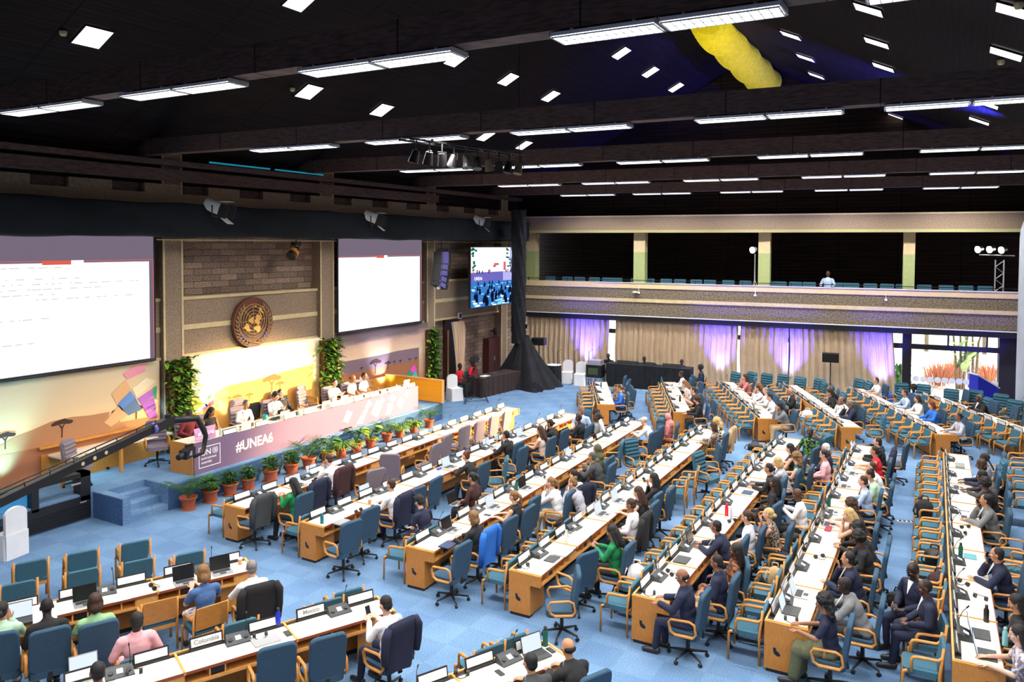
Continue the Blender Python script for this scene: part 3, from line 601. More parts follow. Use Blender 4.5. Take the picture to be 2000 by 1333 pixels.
def headgeo(b, M, m):
    b.T = M
    b.ell((0, -.01, .028), (.077, .094, .09), m, None, 16, 12); b.ell((0, .022, -.035), (.060, .068, .078), m, None, 14, 10); b.ell((0, .052, -.090), (.030, .028, .024), m)
    b.cap((0, .088, .012), (0, .108, -.028), .009, .014, m, 8); b.cap((-.03, .079, .028), (.03, .079, .028), .012, .012, m, 8); b.ell((0, .085, -.062), (.026, .012, .012), m)
    for s in (-1, 1): b.ell((.079*s, -.008, -.008), (.010, .02, .032), m, (0, 0, -.3*s)); b.ell((.045*s, .062, -.02), (.022, .02, .022), m)
    b.T = Matrix()
PB = {}
def part_mesh(pose, kind):
    if (pose, kind) in PB: return PB[(pose, kind)]
    k = skel(pose); b = MB(); m = DUM
    if kind == 'body':
        torso(b, k, 0, m); b.cap(k['nb']-k['t']*.03, k['hc']-V3(0, 0, .05), .055, .052, m); headgeo(b, k['HM'], m)
        for s, A in k['arms']: arm(b, k, s, A, 0, m); hand(b, s, A, m)
        for h, n, a, t in k['legs']: b.cap(h, n, .082, .056, m); b.cap(n, a, .055, .036, m); b.cap(a-V3(0, .02, .045), t, .036, .026, m)
        r = remesh(b, 'body', .0068, 3)
    elif kind in ('long', 'short', 'bare', 'suit'):
        g = {'long': .016, 'short': .014, 'bare': .011, 'suit': .026}[kind]; torso(b, k, g, m)
        for s, A in k['arms']:
            if kind == 'bare': continue
            arm(b, k, s, A, g*.85, m, .45 if kind == 'short' else 1)
        if kind == 'suit':
            R = Matrix.Rotation(-k['l'], 3, 'X'); b.ell(k['H']+V3(0, -.01, -.03), (.19, .14, .10), m, R)
            for s in (-1, 1): b.cap(k['S']+V3(.05*s, -.03, .05), k['S']+V3(.035*s, .10, -.13), .018, .014, m, 8)
        r = remesh(b, 'top', .013, 5, .012, .07)
    elif kind == 'trousers':
        b.ell(k['H']-V3(0, 0, .0), (.17, .13, .11), m)
        for h, n, a, t in k['legs']: b.cap(h, n, .096, .070, m); b.cap(n, a+V3(0, 0, .01), .068, .052, m)
        r = remesh(b, 'trousers', .014, 5, .012, .07)
    elif kind == 'skirt':
        b.ell(k['H'], (.18, .14, .11), m); l = k['legs']
        for f in (0, .35, .7, 1):
            b.cap(l[0][0].lerp(l[0][1], f), l[1][0].lerp(l[1][1], f), .098-.02*f, None, m)
        r = remesh(b, 'skirt', .015, 5, .012, .08)
    elif kind == 'longskirt':
        b.ell(k['H'], (.18, .14, .11), m); l = k['legs']
        for f in (0, .35, .7, 1): b.cap(l[0][0].lerp(l[0][1], f), l[1][0].lerp(l[1][1], f), .1, None, m)
        for f in (.12, .24, .36, .48, .6, .72, .85): b.cap(l[0][1].lerp(l[0][2], f), l[1][1].lerp(l[1][2], f), .09, None, m)
        r = remesh(b, 'skirt', .016, 5, .02, .09)
    elif kind in ('shoe0', 'shoe1'):
        for h, n, a, t in (k['legs'][int(kind[4])],): b.cap(a-V3(0, .04, .045), t+V3(0, .03, 0), .045, .036, m); b.box((a+t)/2+V3(0, 0, -.055)+V3(0, .0, 0), (.07, .24, .02), m)
        r = remesh(b, 'shoe', .012, 2)
    elif kind == 'collar':
        R = k['nb']; b.cyl(R-k['t']*.05, R+k['t']*.02, .078, m, .062, 14, False); b.prism([R+V3(-.05, .06, .0), R+V3(.05, .06, .0), R+V3(.0, .125+.1*math.sin(k['l']), -.20)], (0, .01, .01), m); r = b.mesh('collar')
    PB[(pose, kind)] = r; return r
HB = {}
def hair_mesh(kind):
    if kind in HB: return HB[kind]
    b = MB(); m = DUM; rr = random.Random(5)
    base = lambda g=0: (b.ell((0, -.024, .036), (.082+g, .094+g, .088+g), m, None, 16, 12), b.ell((0, -.045, -.02), (.074+g, .062+g, .07), m))
    v, sm, dp, ds = .008, 2, .008, .02
    if kind == 'short': base()
    elif kind == 'crop': b.ell((0, -.022, .031), (.0785, .092, .0885), m, None, 16, 12); b.ell((0, -.04, -.01), (.073, .058, .06), m); dp = 0
    elif kind == 'fringe': b.ell((0, -.035, -.002), (.083, .083, .052), m, None, 16, 10)
    elif kind == 'full': base(.01); b.cap((-.04, .05, .1), (.04, .055, .1), .03, .03, m)
    elif kind == 'bob': base(.008); b.cap((-.07, -.02, 0), (-.075, .0, -.10), .035, .03, m); b.cap((.07, -.02, 0), (.075, .0, -.10), .035, .03, m); b.ell((0, -.06, -.07), (.09, .06, .08), m)
    elif kind == 'long':
        base(.006); b.cap((0, -.06, -.02), (0, -.105, -.24), .08, .062, m); b.cap((-.068, -.03, 0), (-.085, -.05, -.24), .032, .028, m); b.cap((.068, -.03, 0), (.085, -.05, -.24), .032, .028, m); b.cap((0, -.11, -.2), (0, -.125, -.34), .06, .03, m)
    elif kind == 'bun': base(); b.ell((0, -.10, .085), (.045, .045, .042), m)
    elif kind == 'lowbun': base(); b.ell((0, -.12, -.02), (.042, .042, .04), m)
    elif kind == 'pony': base(); b.cap((0, -.10, .05), (0, -.155, -.02), .03, .036, m); b.cap((0, -.155, -.02), (0, -.14, -.2), .036, .016, m)
    elif kind in ('curly', 'curlylong'):
        base(.02)
        for i in range(70):
            a = rr.uniform(0, 2*PI); z = rr.uniform(-.2 if kind == 'curlylong' else -.6, 1); q = math.sqrt(max(0, 1-z*z)); p = Vector((q*math.cos(a)*.095, -.03+q*math.sin(a)*.10, .035+z*.095))
            if p.y > .03 and p.z < .06: continue
            b.ell(p, .03, m, None, 8, 6)
        if kind == 'curlylong':
            for i in range(60): b.ell((rr.uniform(-.1, .1), rr.uniform(-.12, -.03), rr.uniform(-.24, 0)), .032, m, None, 8, 6)
        ds = .015; dp = .012
    elif kind == 'braids':
        base()
        for i in range(16):
            x = -.08+.16*i/15; b.cap((x, -.07, 0), (x*1.15, -.11+.02*rr.random(), -.30), .013, .011, m, 8)
        b.ell((0, -.09, .02), (.07, .05, .07), m)
    elif kind == 'hijab': b.ell((0, -.03, .012), (.096, .10, .118), m, None, 16, 12); b.cap((0, -.02, -.09), (0, -.005, -.20), .085, .13, m, 16); v = .01; dp = .01; ds = .06
    elif kind == 'cap': b.ell((0, -.02, .045), (.084, .098, .07), m, None, 16, 10); b.cap((-.03, .09, .055), (.03, .09, .055), .02, .02, m); b.box((0, .11, .052), (.12, .09, .012), m); dp = 0
    HB[kind] = remesh(b, 'hair', v, sm, dp, ds); return HB[kind]
ey = MB(); ew = MB()
for s in (-1, 1): ew.ell((.031*s, .0745, .004), (.0125, .009, .008), M_WHITE, None, 8, 6); ew.ell((.031*s, .0815, .004), (.0058, .004, .0058), M_BLACK, None, 8, 6); ew.cap((.019*s, .084, .026), (.045*s, .077, .027), .004, .003, M_BLACK, 6)
EYES = ew.mesh('eyes'); lb = MB(); lb.ell((0, .094, -.058), (.022, .007, .0045), mat('lips', hexc(150, 80, 74), .5)); lb.ell((0, .093, -.066), (.019, .007, .005), mat('lips')); LIPS = lb.mesh('lips')
gl = MB()
for s in (-1, 1): gl.tube([(.032*s+.022*math.cos(a), .096, .003+.017*math.sin(a)) for a in [2*PI*i/12 for i in range(12)]], .002, M_BLACK, 5, closed=True); gl.tube([(.054*s, .096, .006), (.078*s, .06, .006), (.082*s, -.01, .0)], .002, M_BLACK, 5)
gl.tube([(-.01, .097, .008), (.01, .097, .008)], .002, M_BLACK, 5); GLAS = gl.mesh('glasses')
SK = {'d': hexc(86, 54, 40), 'm': hexc(150, 102, 74), 'l': hexc(222, 172, 146), 't': hexc(190, 136, 102), 'v': hexc(50, 32, 27)}
HC_ = {'k': (.012, .010, .010), 'b': hexc(66, 44, 32), 'lb': hexc(132, 96, 60), 'bl': hexc(196, 164, 112), 'g': hexc(130, 128, 126), 'w': hexc(214, 212, 206), 'au': hexc(104, 56, 32), 'pk': hexc(206, 138, 134), 'ol': hexc(84, 88, 62), 'cr': hexc(226, 214, 190)}
CL = {'white': hexc(240, 240, 242), 'black': (.016, .016, .019), 'navy': hexc(30, 36, 62), 'green': hexc(22, 128, 74), 'blue': hexc(48, 104, 192), 'lblue': hexc(176, 196, 226), 'grey': hexc(122, 124, 126), 'dgrey': hexc(64, 66, 68), 'pink': hexc(236, 176, 184), 'lgreen': hexc(150, 196, 146), 'brown': hexc(66, 38, 38), 'red': hexc(214, 30, 52), 'peach': hexc(232, 204, 190), 'salmon': hexc(206, 120, 120), 'tan': hexc(190, 160, 120), 'denim': hexc(74, 108, 160), 'cobalt': hexc(40, 112, 208), 'olive': hexc(90, 92, 66), 'mint': hexc(180, 214, 186), 'teal': hexc(40, 90, 92), 'maroon': hexc(110, 30, 40), 'lgrey': hexc(180, 182, 194), 'skin': None}
PR = {'print': (hexc(40, 66, 170), hexc(150, 180, 230)), 'leopard': (hexc(60, 50, 44), hexc(170, 150, 130)), 'stripe': (hexc(20, 20, 24), hexc(220, 220, 220)), 'floral': (hexc(120, 110, 120), hexc(200, 196, 206)), 'brownprint': (hexc(70, 40, 26), hexc(150, 96, 66)), 'dgreenprint': (hexc(12, 16, 14), hexc(80, 130, 60)), 'zebra': (hexc(30, 30, 30), hexc(226, 222, 212))}
def clmat(c):
    if 'cloth_'+c in MATS: return MATS['cloth_'+c]
    if c in PR:
        m = mat('cloth_'+c, PR[c][0], .85); nt, N, L, B = nodes(m); tc = N.new('ShaderNodeTexCoord')
        if c in ('stripe',): n = N.new('ShaderNodeTexWave'); n.inputs['Scale'].default_value = 14
        else: n = N.new('ShaderNodeTexNoise'); n.inputs['Scale'].default_value = 16 if c != 'leopard' else 34
        L.new(tc.outputs['Object'], n.inputs['Vector']); r = ramp(nt, [(.47, PR[c][0]), (.53, PR[c][1])]); L.new(n.outputs['Fac'], r.inputs[0]); L.new(r.outputs[0], B.inputs['Base Color']); return m
    return mat('cloth_'+c, CL[c], .85, noise=.06, scale=7)
def slotmat(o, m):
    o.material_slots[0].link = 'OBJECT'; o.material_slots[0].material = m
def person(root, rz, pose, top, topc, bot, botc, hair, hairc, skin, label, group=None, glasses=False, near=True, scale=1.):
    e = empty('person', root, rz, label, 'person', group); e.scale = (scale,)*3
    k = skel(pose); HM = k['HM']
    def add(n, me, m=None, M=None):
        o = bpy.data.objects.new(n, me); C.objects.link(o); o.parent = e
        if m: slotmat(o, m)
        if M is not None: o.matrix_local = M
        return o
    add('body', part_mesh(pose, 'body'), mat('skin_'+skin, SK[skin], .55, noise=.06, scale=10))
    add({'long': 'shirt', 'short': 'shirt', 'bare': 'sleeveless_top', 'suit': 'jacket'}[top], part_mesh(pose, top), clmat(topc))
    if top == 'suit': add('collar', part_mesh(pose, 'collar'), clmat('white'))
    add('trousers' if bot == 'trousers' else 'skirt', part_mesh(pose, bot), clmat(botc)); [add('shoe', part_mesh(pose, 'shoe%d' % i), mat('shoe_leather', (.02, .018, .018), .4)) for i in (0, 1)]
    if hair != 'bald':
        nm = 'headscarf' if hair == 'hijab' else ('cap' if hair == 'cap' else 'hair'); add(nm, hair_mesh(hair), mat('hair_'+hairc, HC_[hairc], .7, noise=.3, scale=60, stretch=(1, 1, .2)), HM)
    if near: add('eyes', EYES, None, HM); add('lips', LIPS, None, HM)
    if glasses: add('glasses', GLAS, None, HM)
    return e
PEOPLE = [
# px, py of the head, row, side, pose, extra turn, top, colour, bottom, colour, hair, colour, skin, glasses, label
(572, 945, 'r1', 'u', 'phone', 0, 'long', 'green', 'trousers', 'black', 'long', 'k', 't', 0, 'person with long black hair and green top at the near end of the front row'),
(641, 898, 'r1', 'u', 'face', 0, 'long', 'white', 'trousers', 'navy', 'short', 'b', 'l', 0, 'person in white shirt, head in hand, at the front row by the plants'),
(764, 947, 'r2', 'u', 'type', 0, 'long', 'white', 'trousers', 'navy', 'short', 'b', 'l', 0, 'person in white shirt typing on a tablet at the second row'),
(909, 892, 'r2', 'u', 'lean', 0, 'long', 'black', 'trousers', 'black', 'bun', 'au', 'l', 0, 'person in black with auburn bun bent over the second row'),
(987, 850, 'r2', 'u', 'chin', 0, 'suit', 'black', 'trousers', 'black', 'short', 'k', 't', 0, 'person in black jacket leaning on the middle of the second row'),
(1054, 840, 'r2', 'u', 'type', 0, 'bare', 'peach', 'trousers', 'black', 'long', 'b', 'l', 0, 'person in pale peach top with long dark hair at the second row'),
(1075, 828, 'r2', 'u', 'face', 0, 'long', 'black', 'trousers', 'black', 'lowbun', 'k', 'm', 0, 'person in black with low dark bun at the second row'),
(1131, 819, 'r2', 'u', 'type', 0, 'suit', 'black', 'trousers', 'black', 'crop', 'k', 'd', 0, 'person in black suit at the far end of the second row'),
(1141, 810, 'r2', 'u2', 'back', 100, 'long', 'lblue', 'trousers', 'black', 'fringe', 'g', 'm', 0, 'bearded person in dark vest and pale sleeves turned towards the camera'),
(922, 935, 'r3', 'f', 'lap', 0, 'long', 'brown', 'trousers', 'black', 'pony', 'k', 't', 0, 'person in dark brown top with ponytail in an armchair before the third row'),
(832, 1003, 'r3', 'f', 'down', -8, 'short', 'navy', 'skirt', 'navy', 'full', 'k', 'l', 1, 'person in navy dress with short black hair reading before the third row'),
(924, 1013, 'r3', 'u', 'type', 0, 'long', 'black', 'trousers', 'black', 'bob', 'lb', 'l', 0, 'person in black top with light brown hair near the end of the third row'),
(1004, 970, 'r3', 'u', 'type', 0, 'bare', 'black', 'trousers', 'black', 'pony', 'lb', 'l', 0, 'person in black sleeveless top with brown ponytail at a laptop in the third row'),
(1076, 945, 'r3', 'u', 'face', 0, 'long', 'white', 'trousers', 'tan', 'pony', 'lb', 'l', 0, 'person in white with a high brown ponytail in the third row'),
(1122, 930, 'r3', 'u', 'lap', -15, 'long', 'white', 'trousers', 'black', 'short', 'k', 'l', 0, 'person in white shirt with black hair looking down behind the third row'),
(1157, 893, 'r3', 'u', 'lean', 0, 'suit', 'dgrey', 'trousers', 'black', 'short', 'dg', 't', 0, 'person in charcoal tweed jacket leaning into the third row'),
(1164, 880, 'r3', 'u', 'type', 0, 'long', 'olive', 'trousers', 'black', 'hijab', 'ol', 't', 0, 'person wearing an olive green headscarf in the third row'),
(1175, 830, 'r3', 'f', 'down', 10, 'long', 'white', 'trousers', 'white', 'curly', 'k', 'd', 0, 'person in white blouse with black curly hair seated before the third row'),
(1187, 822, 'r3', 'f', 'back', 20, 'short', 'grey', 'trousers', 'black', 'lowbun', 'k', 'd', 0, 'person in grey tee with black hair beyond the white blouse, before the third row'),
(1258, 824, 'r3', 'u', 'lean', 0, 'long', 'white', 'trousers', 'black', 'cap', 'cr', 'l', 0, 'person in broad white shirt and cream cap at the far end of the third row'),
(1298, 821, 'r3', 'u2', 'lap', 10, 'long', 'salmon', 'longskirt', 'maroon', 'hijab', 'pk', 'd', 0, 'person in pink headscarf and crimson skirt beside the third row end'),
(1130, 960, 'r4', 'f', 'face', 0, 'long', 'lgrey', 'trousers', 'denim', 'bun', 'lb', 'l', 0, 'person in lilac white top with laptop on lap before the middle row'),
(1195, 1037, 'r4', 'u', 'phone', 0, 'long', 'green', 'trousers', 'black', 'long', 'k', 'm', 0, 'person in green jacket holding a phone at the middle row near end'),
(1232, 986, 'r4', 'u', 'lap', 0, 'long', 'white', 'trousers', 'black', 'short', 'b', 'm', 0, 'person in white shirt beside a dark jacket at the middle row'),
(1247, 962, 'r4', 'u', 'type', 0, 'bare', 'black', 'trousers', 'black', 'long', 'b', 'l', 0, 'person with very long brown hair and bare shoulders at the middle row'),
(1277, 935, 'r4', 'u', 'chin', 0, 'long', 'black', 'trousers', 'black', 'long', 'k', 't', 0, 'person in black with straight black hair, chin on hand, middle row'),
(1394, 835, 'r4', 'u', 'type', 0, 'long', 'leopard', 'trousers', 'olive', 'bob', 'b', 'l', 0, 'person in dark mottled blouse at the far end of the middle row'),
(1401, 826, 'r4', 'u', 'down', 0, 'long', 'zebra', 'trousers', 'black', 'curlylong', 'bl', 'l', 0, 'blond person in black and white pattern at the middle row far end'),
(1334, 1127, 'r5', 'u', 'type', 0, 'suit', 'navy', 'trousers', 'navy', 'fringe', 'k', 'm', 0, 'balding person in navy suit at the near end of the row with the red bottle'),
(1402, 1102, 'r5', 'u', 'lap', 0, 'suit', 'navy', 'trousers', 'tan', 'short', 'k', 'm', 1, 'person in navy jacket, open white shirt and glasses, row with the red bottle'),
(1427, 1083, 'r5', 'u2', 'back', 20, 'long', 'brownprint', 'longskirt', 'brownprint', 'long', 'k', 'd', 0, 'person in long brown patterned dress with black hair behind the navy suits'),
(1400, 1032, 'r5', 'u', 'lean', 0, 'suit', 'navy', 'trousers', 'navy', 'short', 'k', 'm', 1, 'person in navy jacket and glasses, arms folded on the row with the red bottle'),
(1460, 1012, 'r5', 'u', 'lap', 0, 'short', 'white', 'skirt', 'stripe', 'pony', 'b', 'l', 0, 'person in white tee and striped skirt behind the row with the red bottle'),
(1497, 1007, 'r5', 'u', 'chin', 0, 'bare', 'leopard', 'trousers', 'black', 'lowbun', 'bl', 'l', 0, 'person with fair updo and sleeveless patterned top, row with the red bottle'),
(1502, 917, 'r5', 'u', 'type', 0, 'long', 'black', 'trousers', 'black', 'lowbun', 'k', 't', 0, 'person in black facing the desks below the blond person, red bottle row'),
(1512, 942, 'r5', 'u', 'back', 8, 'long', 'black', 'trousers', 'black', 'long', 'k', 'd', 0, 'person in black sitting upright with black hair, red bottle row'),
(1521, 905, 'r5', 'u', 'face', 0, 'long', 'lgrey', 'trousers', 'black', 'bob', 'bl', 'l', 0, 'blond person in pale shirt, red bottle row'),
(1547, 904, 'r5', 'u2', 'type', 0, 'bare', 'teal', 'trousers', 'black', 'curlylong', 'lb', 'l', 0, 'person in dark teal with wavy brown hair beside the blond person'),
(1542, 876, 'r5', 'u', 'type', 0, 'bare', 'black', 'trousers', 'black', 'long', 'k', 'l', 0, 'bare shouldered person with dark hair near the far end, red bottle row'),
(1581, 844, 'r5', 'u2', 'back', 75, 'short', 'dgreenprint', 'trousers', 'black', 'crop', 'k', 'v', 0, 'person in black and green print turned towards the camera'),
(1560, 968, 'r6', 'f', 'phone', 0, 'long', 'white', 'trousers', 'black', 'bald', 'k', 'd', 0, 'bald person in white shirt with a phone before the crowded row'),
(1614, 877, 'r6', 'f', 'lap', 0, 'suit', 'navy', 'trousers', 'black', 'short', 'w', 'l', 1, 'white haired person in dark suit with a laptop before the crowded row'),
(1625, 899, 'r6', 'f', 'lap', 0, 'long', 'pink', 'skirt', 'black', 'lowbun', 'k', 'l', 0, 'person in pale pink jacket with a laptop before the crowded row'),
(1613, 1178, 'r6', 'u', 'type', 0, 'short', 'navy', 'longskirt', 'olive', 'curlylong', 'k', 'm', 0, 'person in navy top with dark curls at the near end of the crowded row'),
(1648, 1143, 'r6', 'u', 'lean', 0, 'suit', 'grey', 'trousers', 'dgrey', 'crop', 'k', 'v', 0, 'person in grey suit reaching over the crowded row'),
(1657, 1092, 'r6', 'u', 'chin', 0, 'suit', 'navy', 'trousers', 'navy', 'short', 'k', 't', 0, 'person in navy suit, hand at chin, in the crowded row'),
(1681, 1052, 'r6', 'u', 'down', 0, 'long', 'black', 'trousers', 'black', 'curly', 'k', 'd', 0, 'person in black with round curly black hair in the crowded row'),
(1677, 1032, 'r6', 'u', 'lean', 0, 'long', 'black', 'trousers', 'black', 'curly', 'k', 'm', 0, 'person in black bending low beyond the curly haired one, crowded row'),
(1662, 1006, 'r6', 'u', 'face', 0, 'bare', 'black', 'trousers', 'black', 'long', 'bl', 'l', 0, 'person in black with long dark blond hair in the crowded row'),
(1664, 988, 'r6', 'u', 'lean', 0, 'bare', 'brown', 'trousers', 'black', 'curlylong', 'b', 'l', 0, 'person with wavy brown hair bent low in the crowded row'),
(1684, 940, 'r6', 'u', 'type', 0, 'long', 'lblue', 'trousers', 'black', 'short', 'b', 'l', 0, 'person in light blue shirt typing at the crowded row'),
(1702, 930, 'r6', 'u', 'down', 0, 'short', 'mint', 'trousers', 'black', 'bun', 'k', 't', 0, 'person in mint green top with dark bun, crowded row'),
(1699, 911, 'r6', 'u', 'face', 0, 'short', 'white', 'trousers', 'black', 'crop', 'b', 'l', 0, 'person in white tee leaning on a hand, crowded row'),
(1704, 880, 'r6', 'u', 'type', 0, 'bare', 'red', 'trousers', 'black', 'lowbun', 'k', 't', 0, 'person in bright red sleeveless dress in the crowded row'),
(1706, 861, 'r6', 'u', 'type', 0, 'suit', 'black', 'trousers', 'black', 'short', 'k', 'l', 1, 'person in black jacket at the far end of the crowded row'),
(1780, 1115, 'r7', 'f2', 'lap', 45, 'suit', 'navy', 'trousers', 'navy', 'crop', 'k', 'v', 0, 'person in navy suit and lilac shirt facing another suited person at right'),
(1804, 1148, 'r7', 'f', 'lap', 8, 'suit', 'navy', 'trousers', 'navy', 'crop', 'k', 'd', 0, 'person in navy suit leaning over a bag before the straight row'),
(1942, 1085, 'r7', 'u', 'chin', 0, 'suit', 'navy', 'trousers', 'navy', 'short', 'k', 't', 0, 'person in navy suit with hand at mouth, straight row at right'),
(1967, 1183, 'r7', 'u', 'lap', 0, 'long', 'black', 'trousers', 'black', 'long', 'k', 't', 0, 'person in black with long black hair at the right edge'),
(1991, 1240, 'r7', 'u', 'type', 0, 'short', 'floral', 'trousers', 'black', 'long', 'k', 'l', 0, 'person in grey floral top holding a pale blue bottle at the right edge'),
(1913, 980, 'r7', 'u', 'chin', 0, 'suit', 'grey', 'trousers', 'black', 'short', 'k', 't', 0, 'person in grey suit with cheek on hand, straight row at right'),
(1926, 945, 'r7', 'u', 'down', 0, 'long', 'black', 'trousers', 'black', 'curly', 'k', 'd', 0, 'person in black with big curly hair next to the grey suit'),
(1902, 910, 'r7', 'u', 'type', 0, 'long', 'navy', 'trousers', 'black', 'bob', 'b', 'd', 0, 'person in navy with brown bob bent over the straight row'),
(1922, 928, 'r7', 'u2', 'lean', 0, 'long', 'dgrey', 'trousers', 'black', 'bob', 'k', 'd', 0, 'person in dark grey jacket between two others in the straight row'),
(1916, 897, 'r7', 'u2', 'lap', 0, 'long', 'lgrey', 'trousers', 'black', 'braids', 'k', 'd', 0, 'person with long black braids in the straight row'),
(1207, 760, 's1', 'u', 'lap', 0, 'long', 'blue', 'trousers', 'navy', 'lowbun', 'k', 't', 0, 'person in bright blue top at the short angled row'),
(1320, 738, 's2', 'u', 'type', 0, 'long', 'white', 'trousers', 'black', 'short', 'k', 'd', 0, 'person in white at the far end of the row right of the black drape'),
(1335, 751, 's2', 'u', 'down', 0, 'bare', 'white', 'trousers', 'floral', 'long', 'lb', 'l', 0, 'person with straight fair hair in the row right of the black drape'),
(1351, 765, 's2', 'u2', 'phone', 0, 'short', 'brown', 'trousers', 'black', 'lowbun', 'b', 'l', 0, 'person with dark hair tied back in the row right of the black drape'),
(1359, 782, 's2', 'u', 'type', 0, 'long', 'black', 'trousers', 'black', 'curlylong', 'b', 'l', 0, 'person in black with wavy brown hair, row right of the black drape, near end'),
(1449, 744, 's3', 'u', 'chin', 0, 'short', 'salmon', 'trousers', 'black', 'long', 'b', 'l', 0, 'person in coral red top below the second curtain opening'),
(1481, 754, 's3', 'u2', 'down', 0, 'long', 'brown', 'trousers', 'black', 'long', 'lb', 'l', 0, 'person with long brown hair, back to the curtain, third angled row'),
(1476, 763, 's3', 'u', 'face', 0, 'long', 'white', 'trousers', 'black', 'short', 'b', 'l', 1, 'person in white shirt with glasses, first of three in white'),
(1491, 764, 's3', 'u2', 'type', 0, 'long', 'white', 'trousers', 'black', 'short', 'g', 'l', 0, 'grey haired person in white shirt, middle of three in white'),
(1501, 777, 's3', 'u', 'down', 0, 'long', 'white', 'trousers', 'black', 'short', 'k', 'l', 0, 'black haired person in white shirt, last of three in white'),
(1522, 794, 's3', 'u', 'face', 0, 'long', 'grey', 'trousers', 'tan', 'bob', 'k', 't', 0, 'person in grey sweater with face in hands at the third angled row'),
(1544, 765, 's4', 'f', 'phone', 0, 'suit', 'black', 'trousers', 'black', 'bald', 'k', 't', 0, 'bald person in black suit seated before the fourth angled row'),
(1614, 776, 's4', 'u', 'down', 0, 'long', 'black', 'trousers', 'black', 'long', 'k', 't', 0, 'person in black with long dark hair under the tripod speaker'),
(1641, 786, 's4', 'u', 'face', 0, 'long', 'white', 'trousers', 'black', 'fringe', 'k', 'm', 0, 'balding person in white shirt talking to a grey haired person'),
(1653, 793, 's4', 'u', 'chin', 0, 'suit', 'navy', 'trousers', 'navy', 'short', 'g', 'm', 0, 'grey haired person in navy suit at the fourth angled row'),
(1705, 757, 's5', 'u', 'type', 0, 'short', 'white', 'trousers', 'black', 'short', 'b', 'l', 0, 'person in white at the far end of the row under the curtain end'),
(1762, 779, 's5', 'u', 'type', 0, 'long', 'lblue', 'trousers', 'black', 'short', 'b', 't', 0, 'person in light blue shirt at the row under the curtain end'),
(1786, 792, 's5', 'u', 'type', 0, 'long', 'white', 'trousers', 'black', 'bob', 'b', 'l', 0, 'person in white jacket at the row under the curtain end'),
(1814, 804, 's5', 'u', 'type', 0, 'long', 'cobalt', 'trousers', 'black', 'bob', 'au', 'l', 0, 'person in bright blue jacket at the row under the curtain end'),
(1867, 826, 's5', 'u', 'type', 0, 'long', 'lgrey', 'longskirt', 'black', 'lowbun', 'k', 'm', 0, 'person in grey lilac top at the near end of the row under the curtain end'),
(1782, 766, 's6', 'f', 'type', 30, 'short', 'print', 'trousers', 'black', 'curly', 'k', 'v', 0, 'person in blue and white print by the window mullion'),
(1909, 788, 's6', 'u', 'lean', 0, 'suit', 'black', 'trousers', 'black', 'crop', 'g', 'd', 0, 'grey haired person in black suit under the garden window'),
(1994, 812, 's7', 'u', 'type', 0, 'long', 'teal', 'trousers', 'black', 'lowbun', 'au', 'l', 1, 'person with glasses at the right edge beside the round column'),
(4, 1192, 'b1', 'u', 'chin', -10, 'suit', 'mint', 'trousers', 'white', 'lowbun', 'k', 't', 0, 'person in pale mint suit at the left edge'),
(70, 1192, 'b1', 'u', 'down', 0, 'suit', 'black', 'trousers', 'black', 'crop', 'k', 'v', 0, 'person in black jacket reading a white sheet, left foreground'),
(146, 1184, 'b1', 'u', 'type', 0, 'short', 'lgreen', 'trousers', 'black', 'bob', 'b', 'l', 0, 'person in pale green top with brown bob, left foreground'),
(397, 1120, 'b1', 'u', 'phone', 8, 'short', 'denim', 'skirt', 'floral', 'bob', 'lb', 'l', 0, 'person in blue blouse with fair brown hair in a wooden-backed chair'),
(490, 1116, 'b1', 'u', 'chin', 0, 'long', 'white', 'trousers', 'black', 'short', 'g', 'l', 0, 'grey haired person in white shirt at the end of the farther foreground row'),
(266, 1212, 'b2', 'f', 'back', 0, 'suit', 'pink', 'trousers', 'pink', 'short', 'k', 'v', 0, 'person in pink jacket, left foreground'),
(752, 1180, 'b2', 'u', 'phone', 14, 'long', 'white', 'trousers', 'navy', 'short', 'k', 'l', 1, 'person in white shirt and glasses holding a phone in the foreground'),
(191, 1314, 'b2', 'u', 'type', 0, 'long', 'white', 'trousers', 'black', 'short', 'k', 'm', 0, 'person with short black hair cut by the bottom edge at left'),
(1035, 1294, 'b3', 'u', 'lean', 0, 'suit', 'dgrey', 'trousers', 'dgrey', 'short', 'k', 't', 0, 'person in dark grey suit at the bottom edge row'),
(1106, 1268, 'b3', 'u', 'lean', 0, 'suit', 'black', 'trousers', 'black', 'fringe', 'k', 't', 0, 'balding person in black suit reaching for a green bottle'),
]
HC_['dg'] = hexc(84, 84, 84)
ROOTS = {}
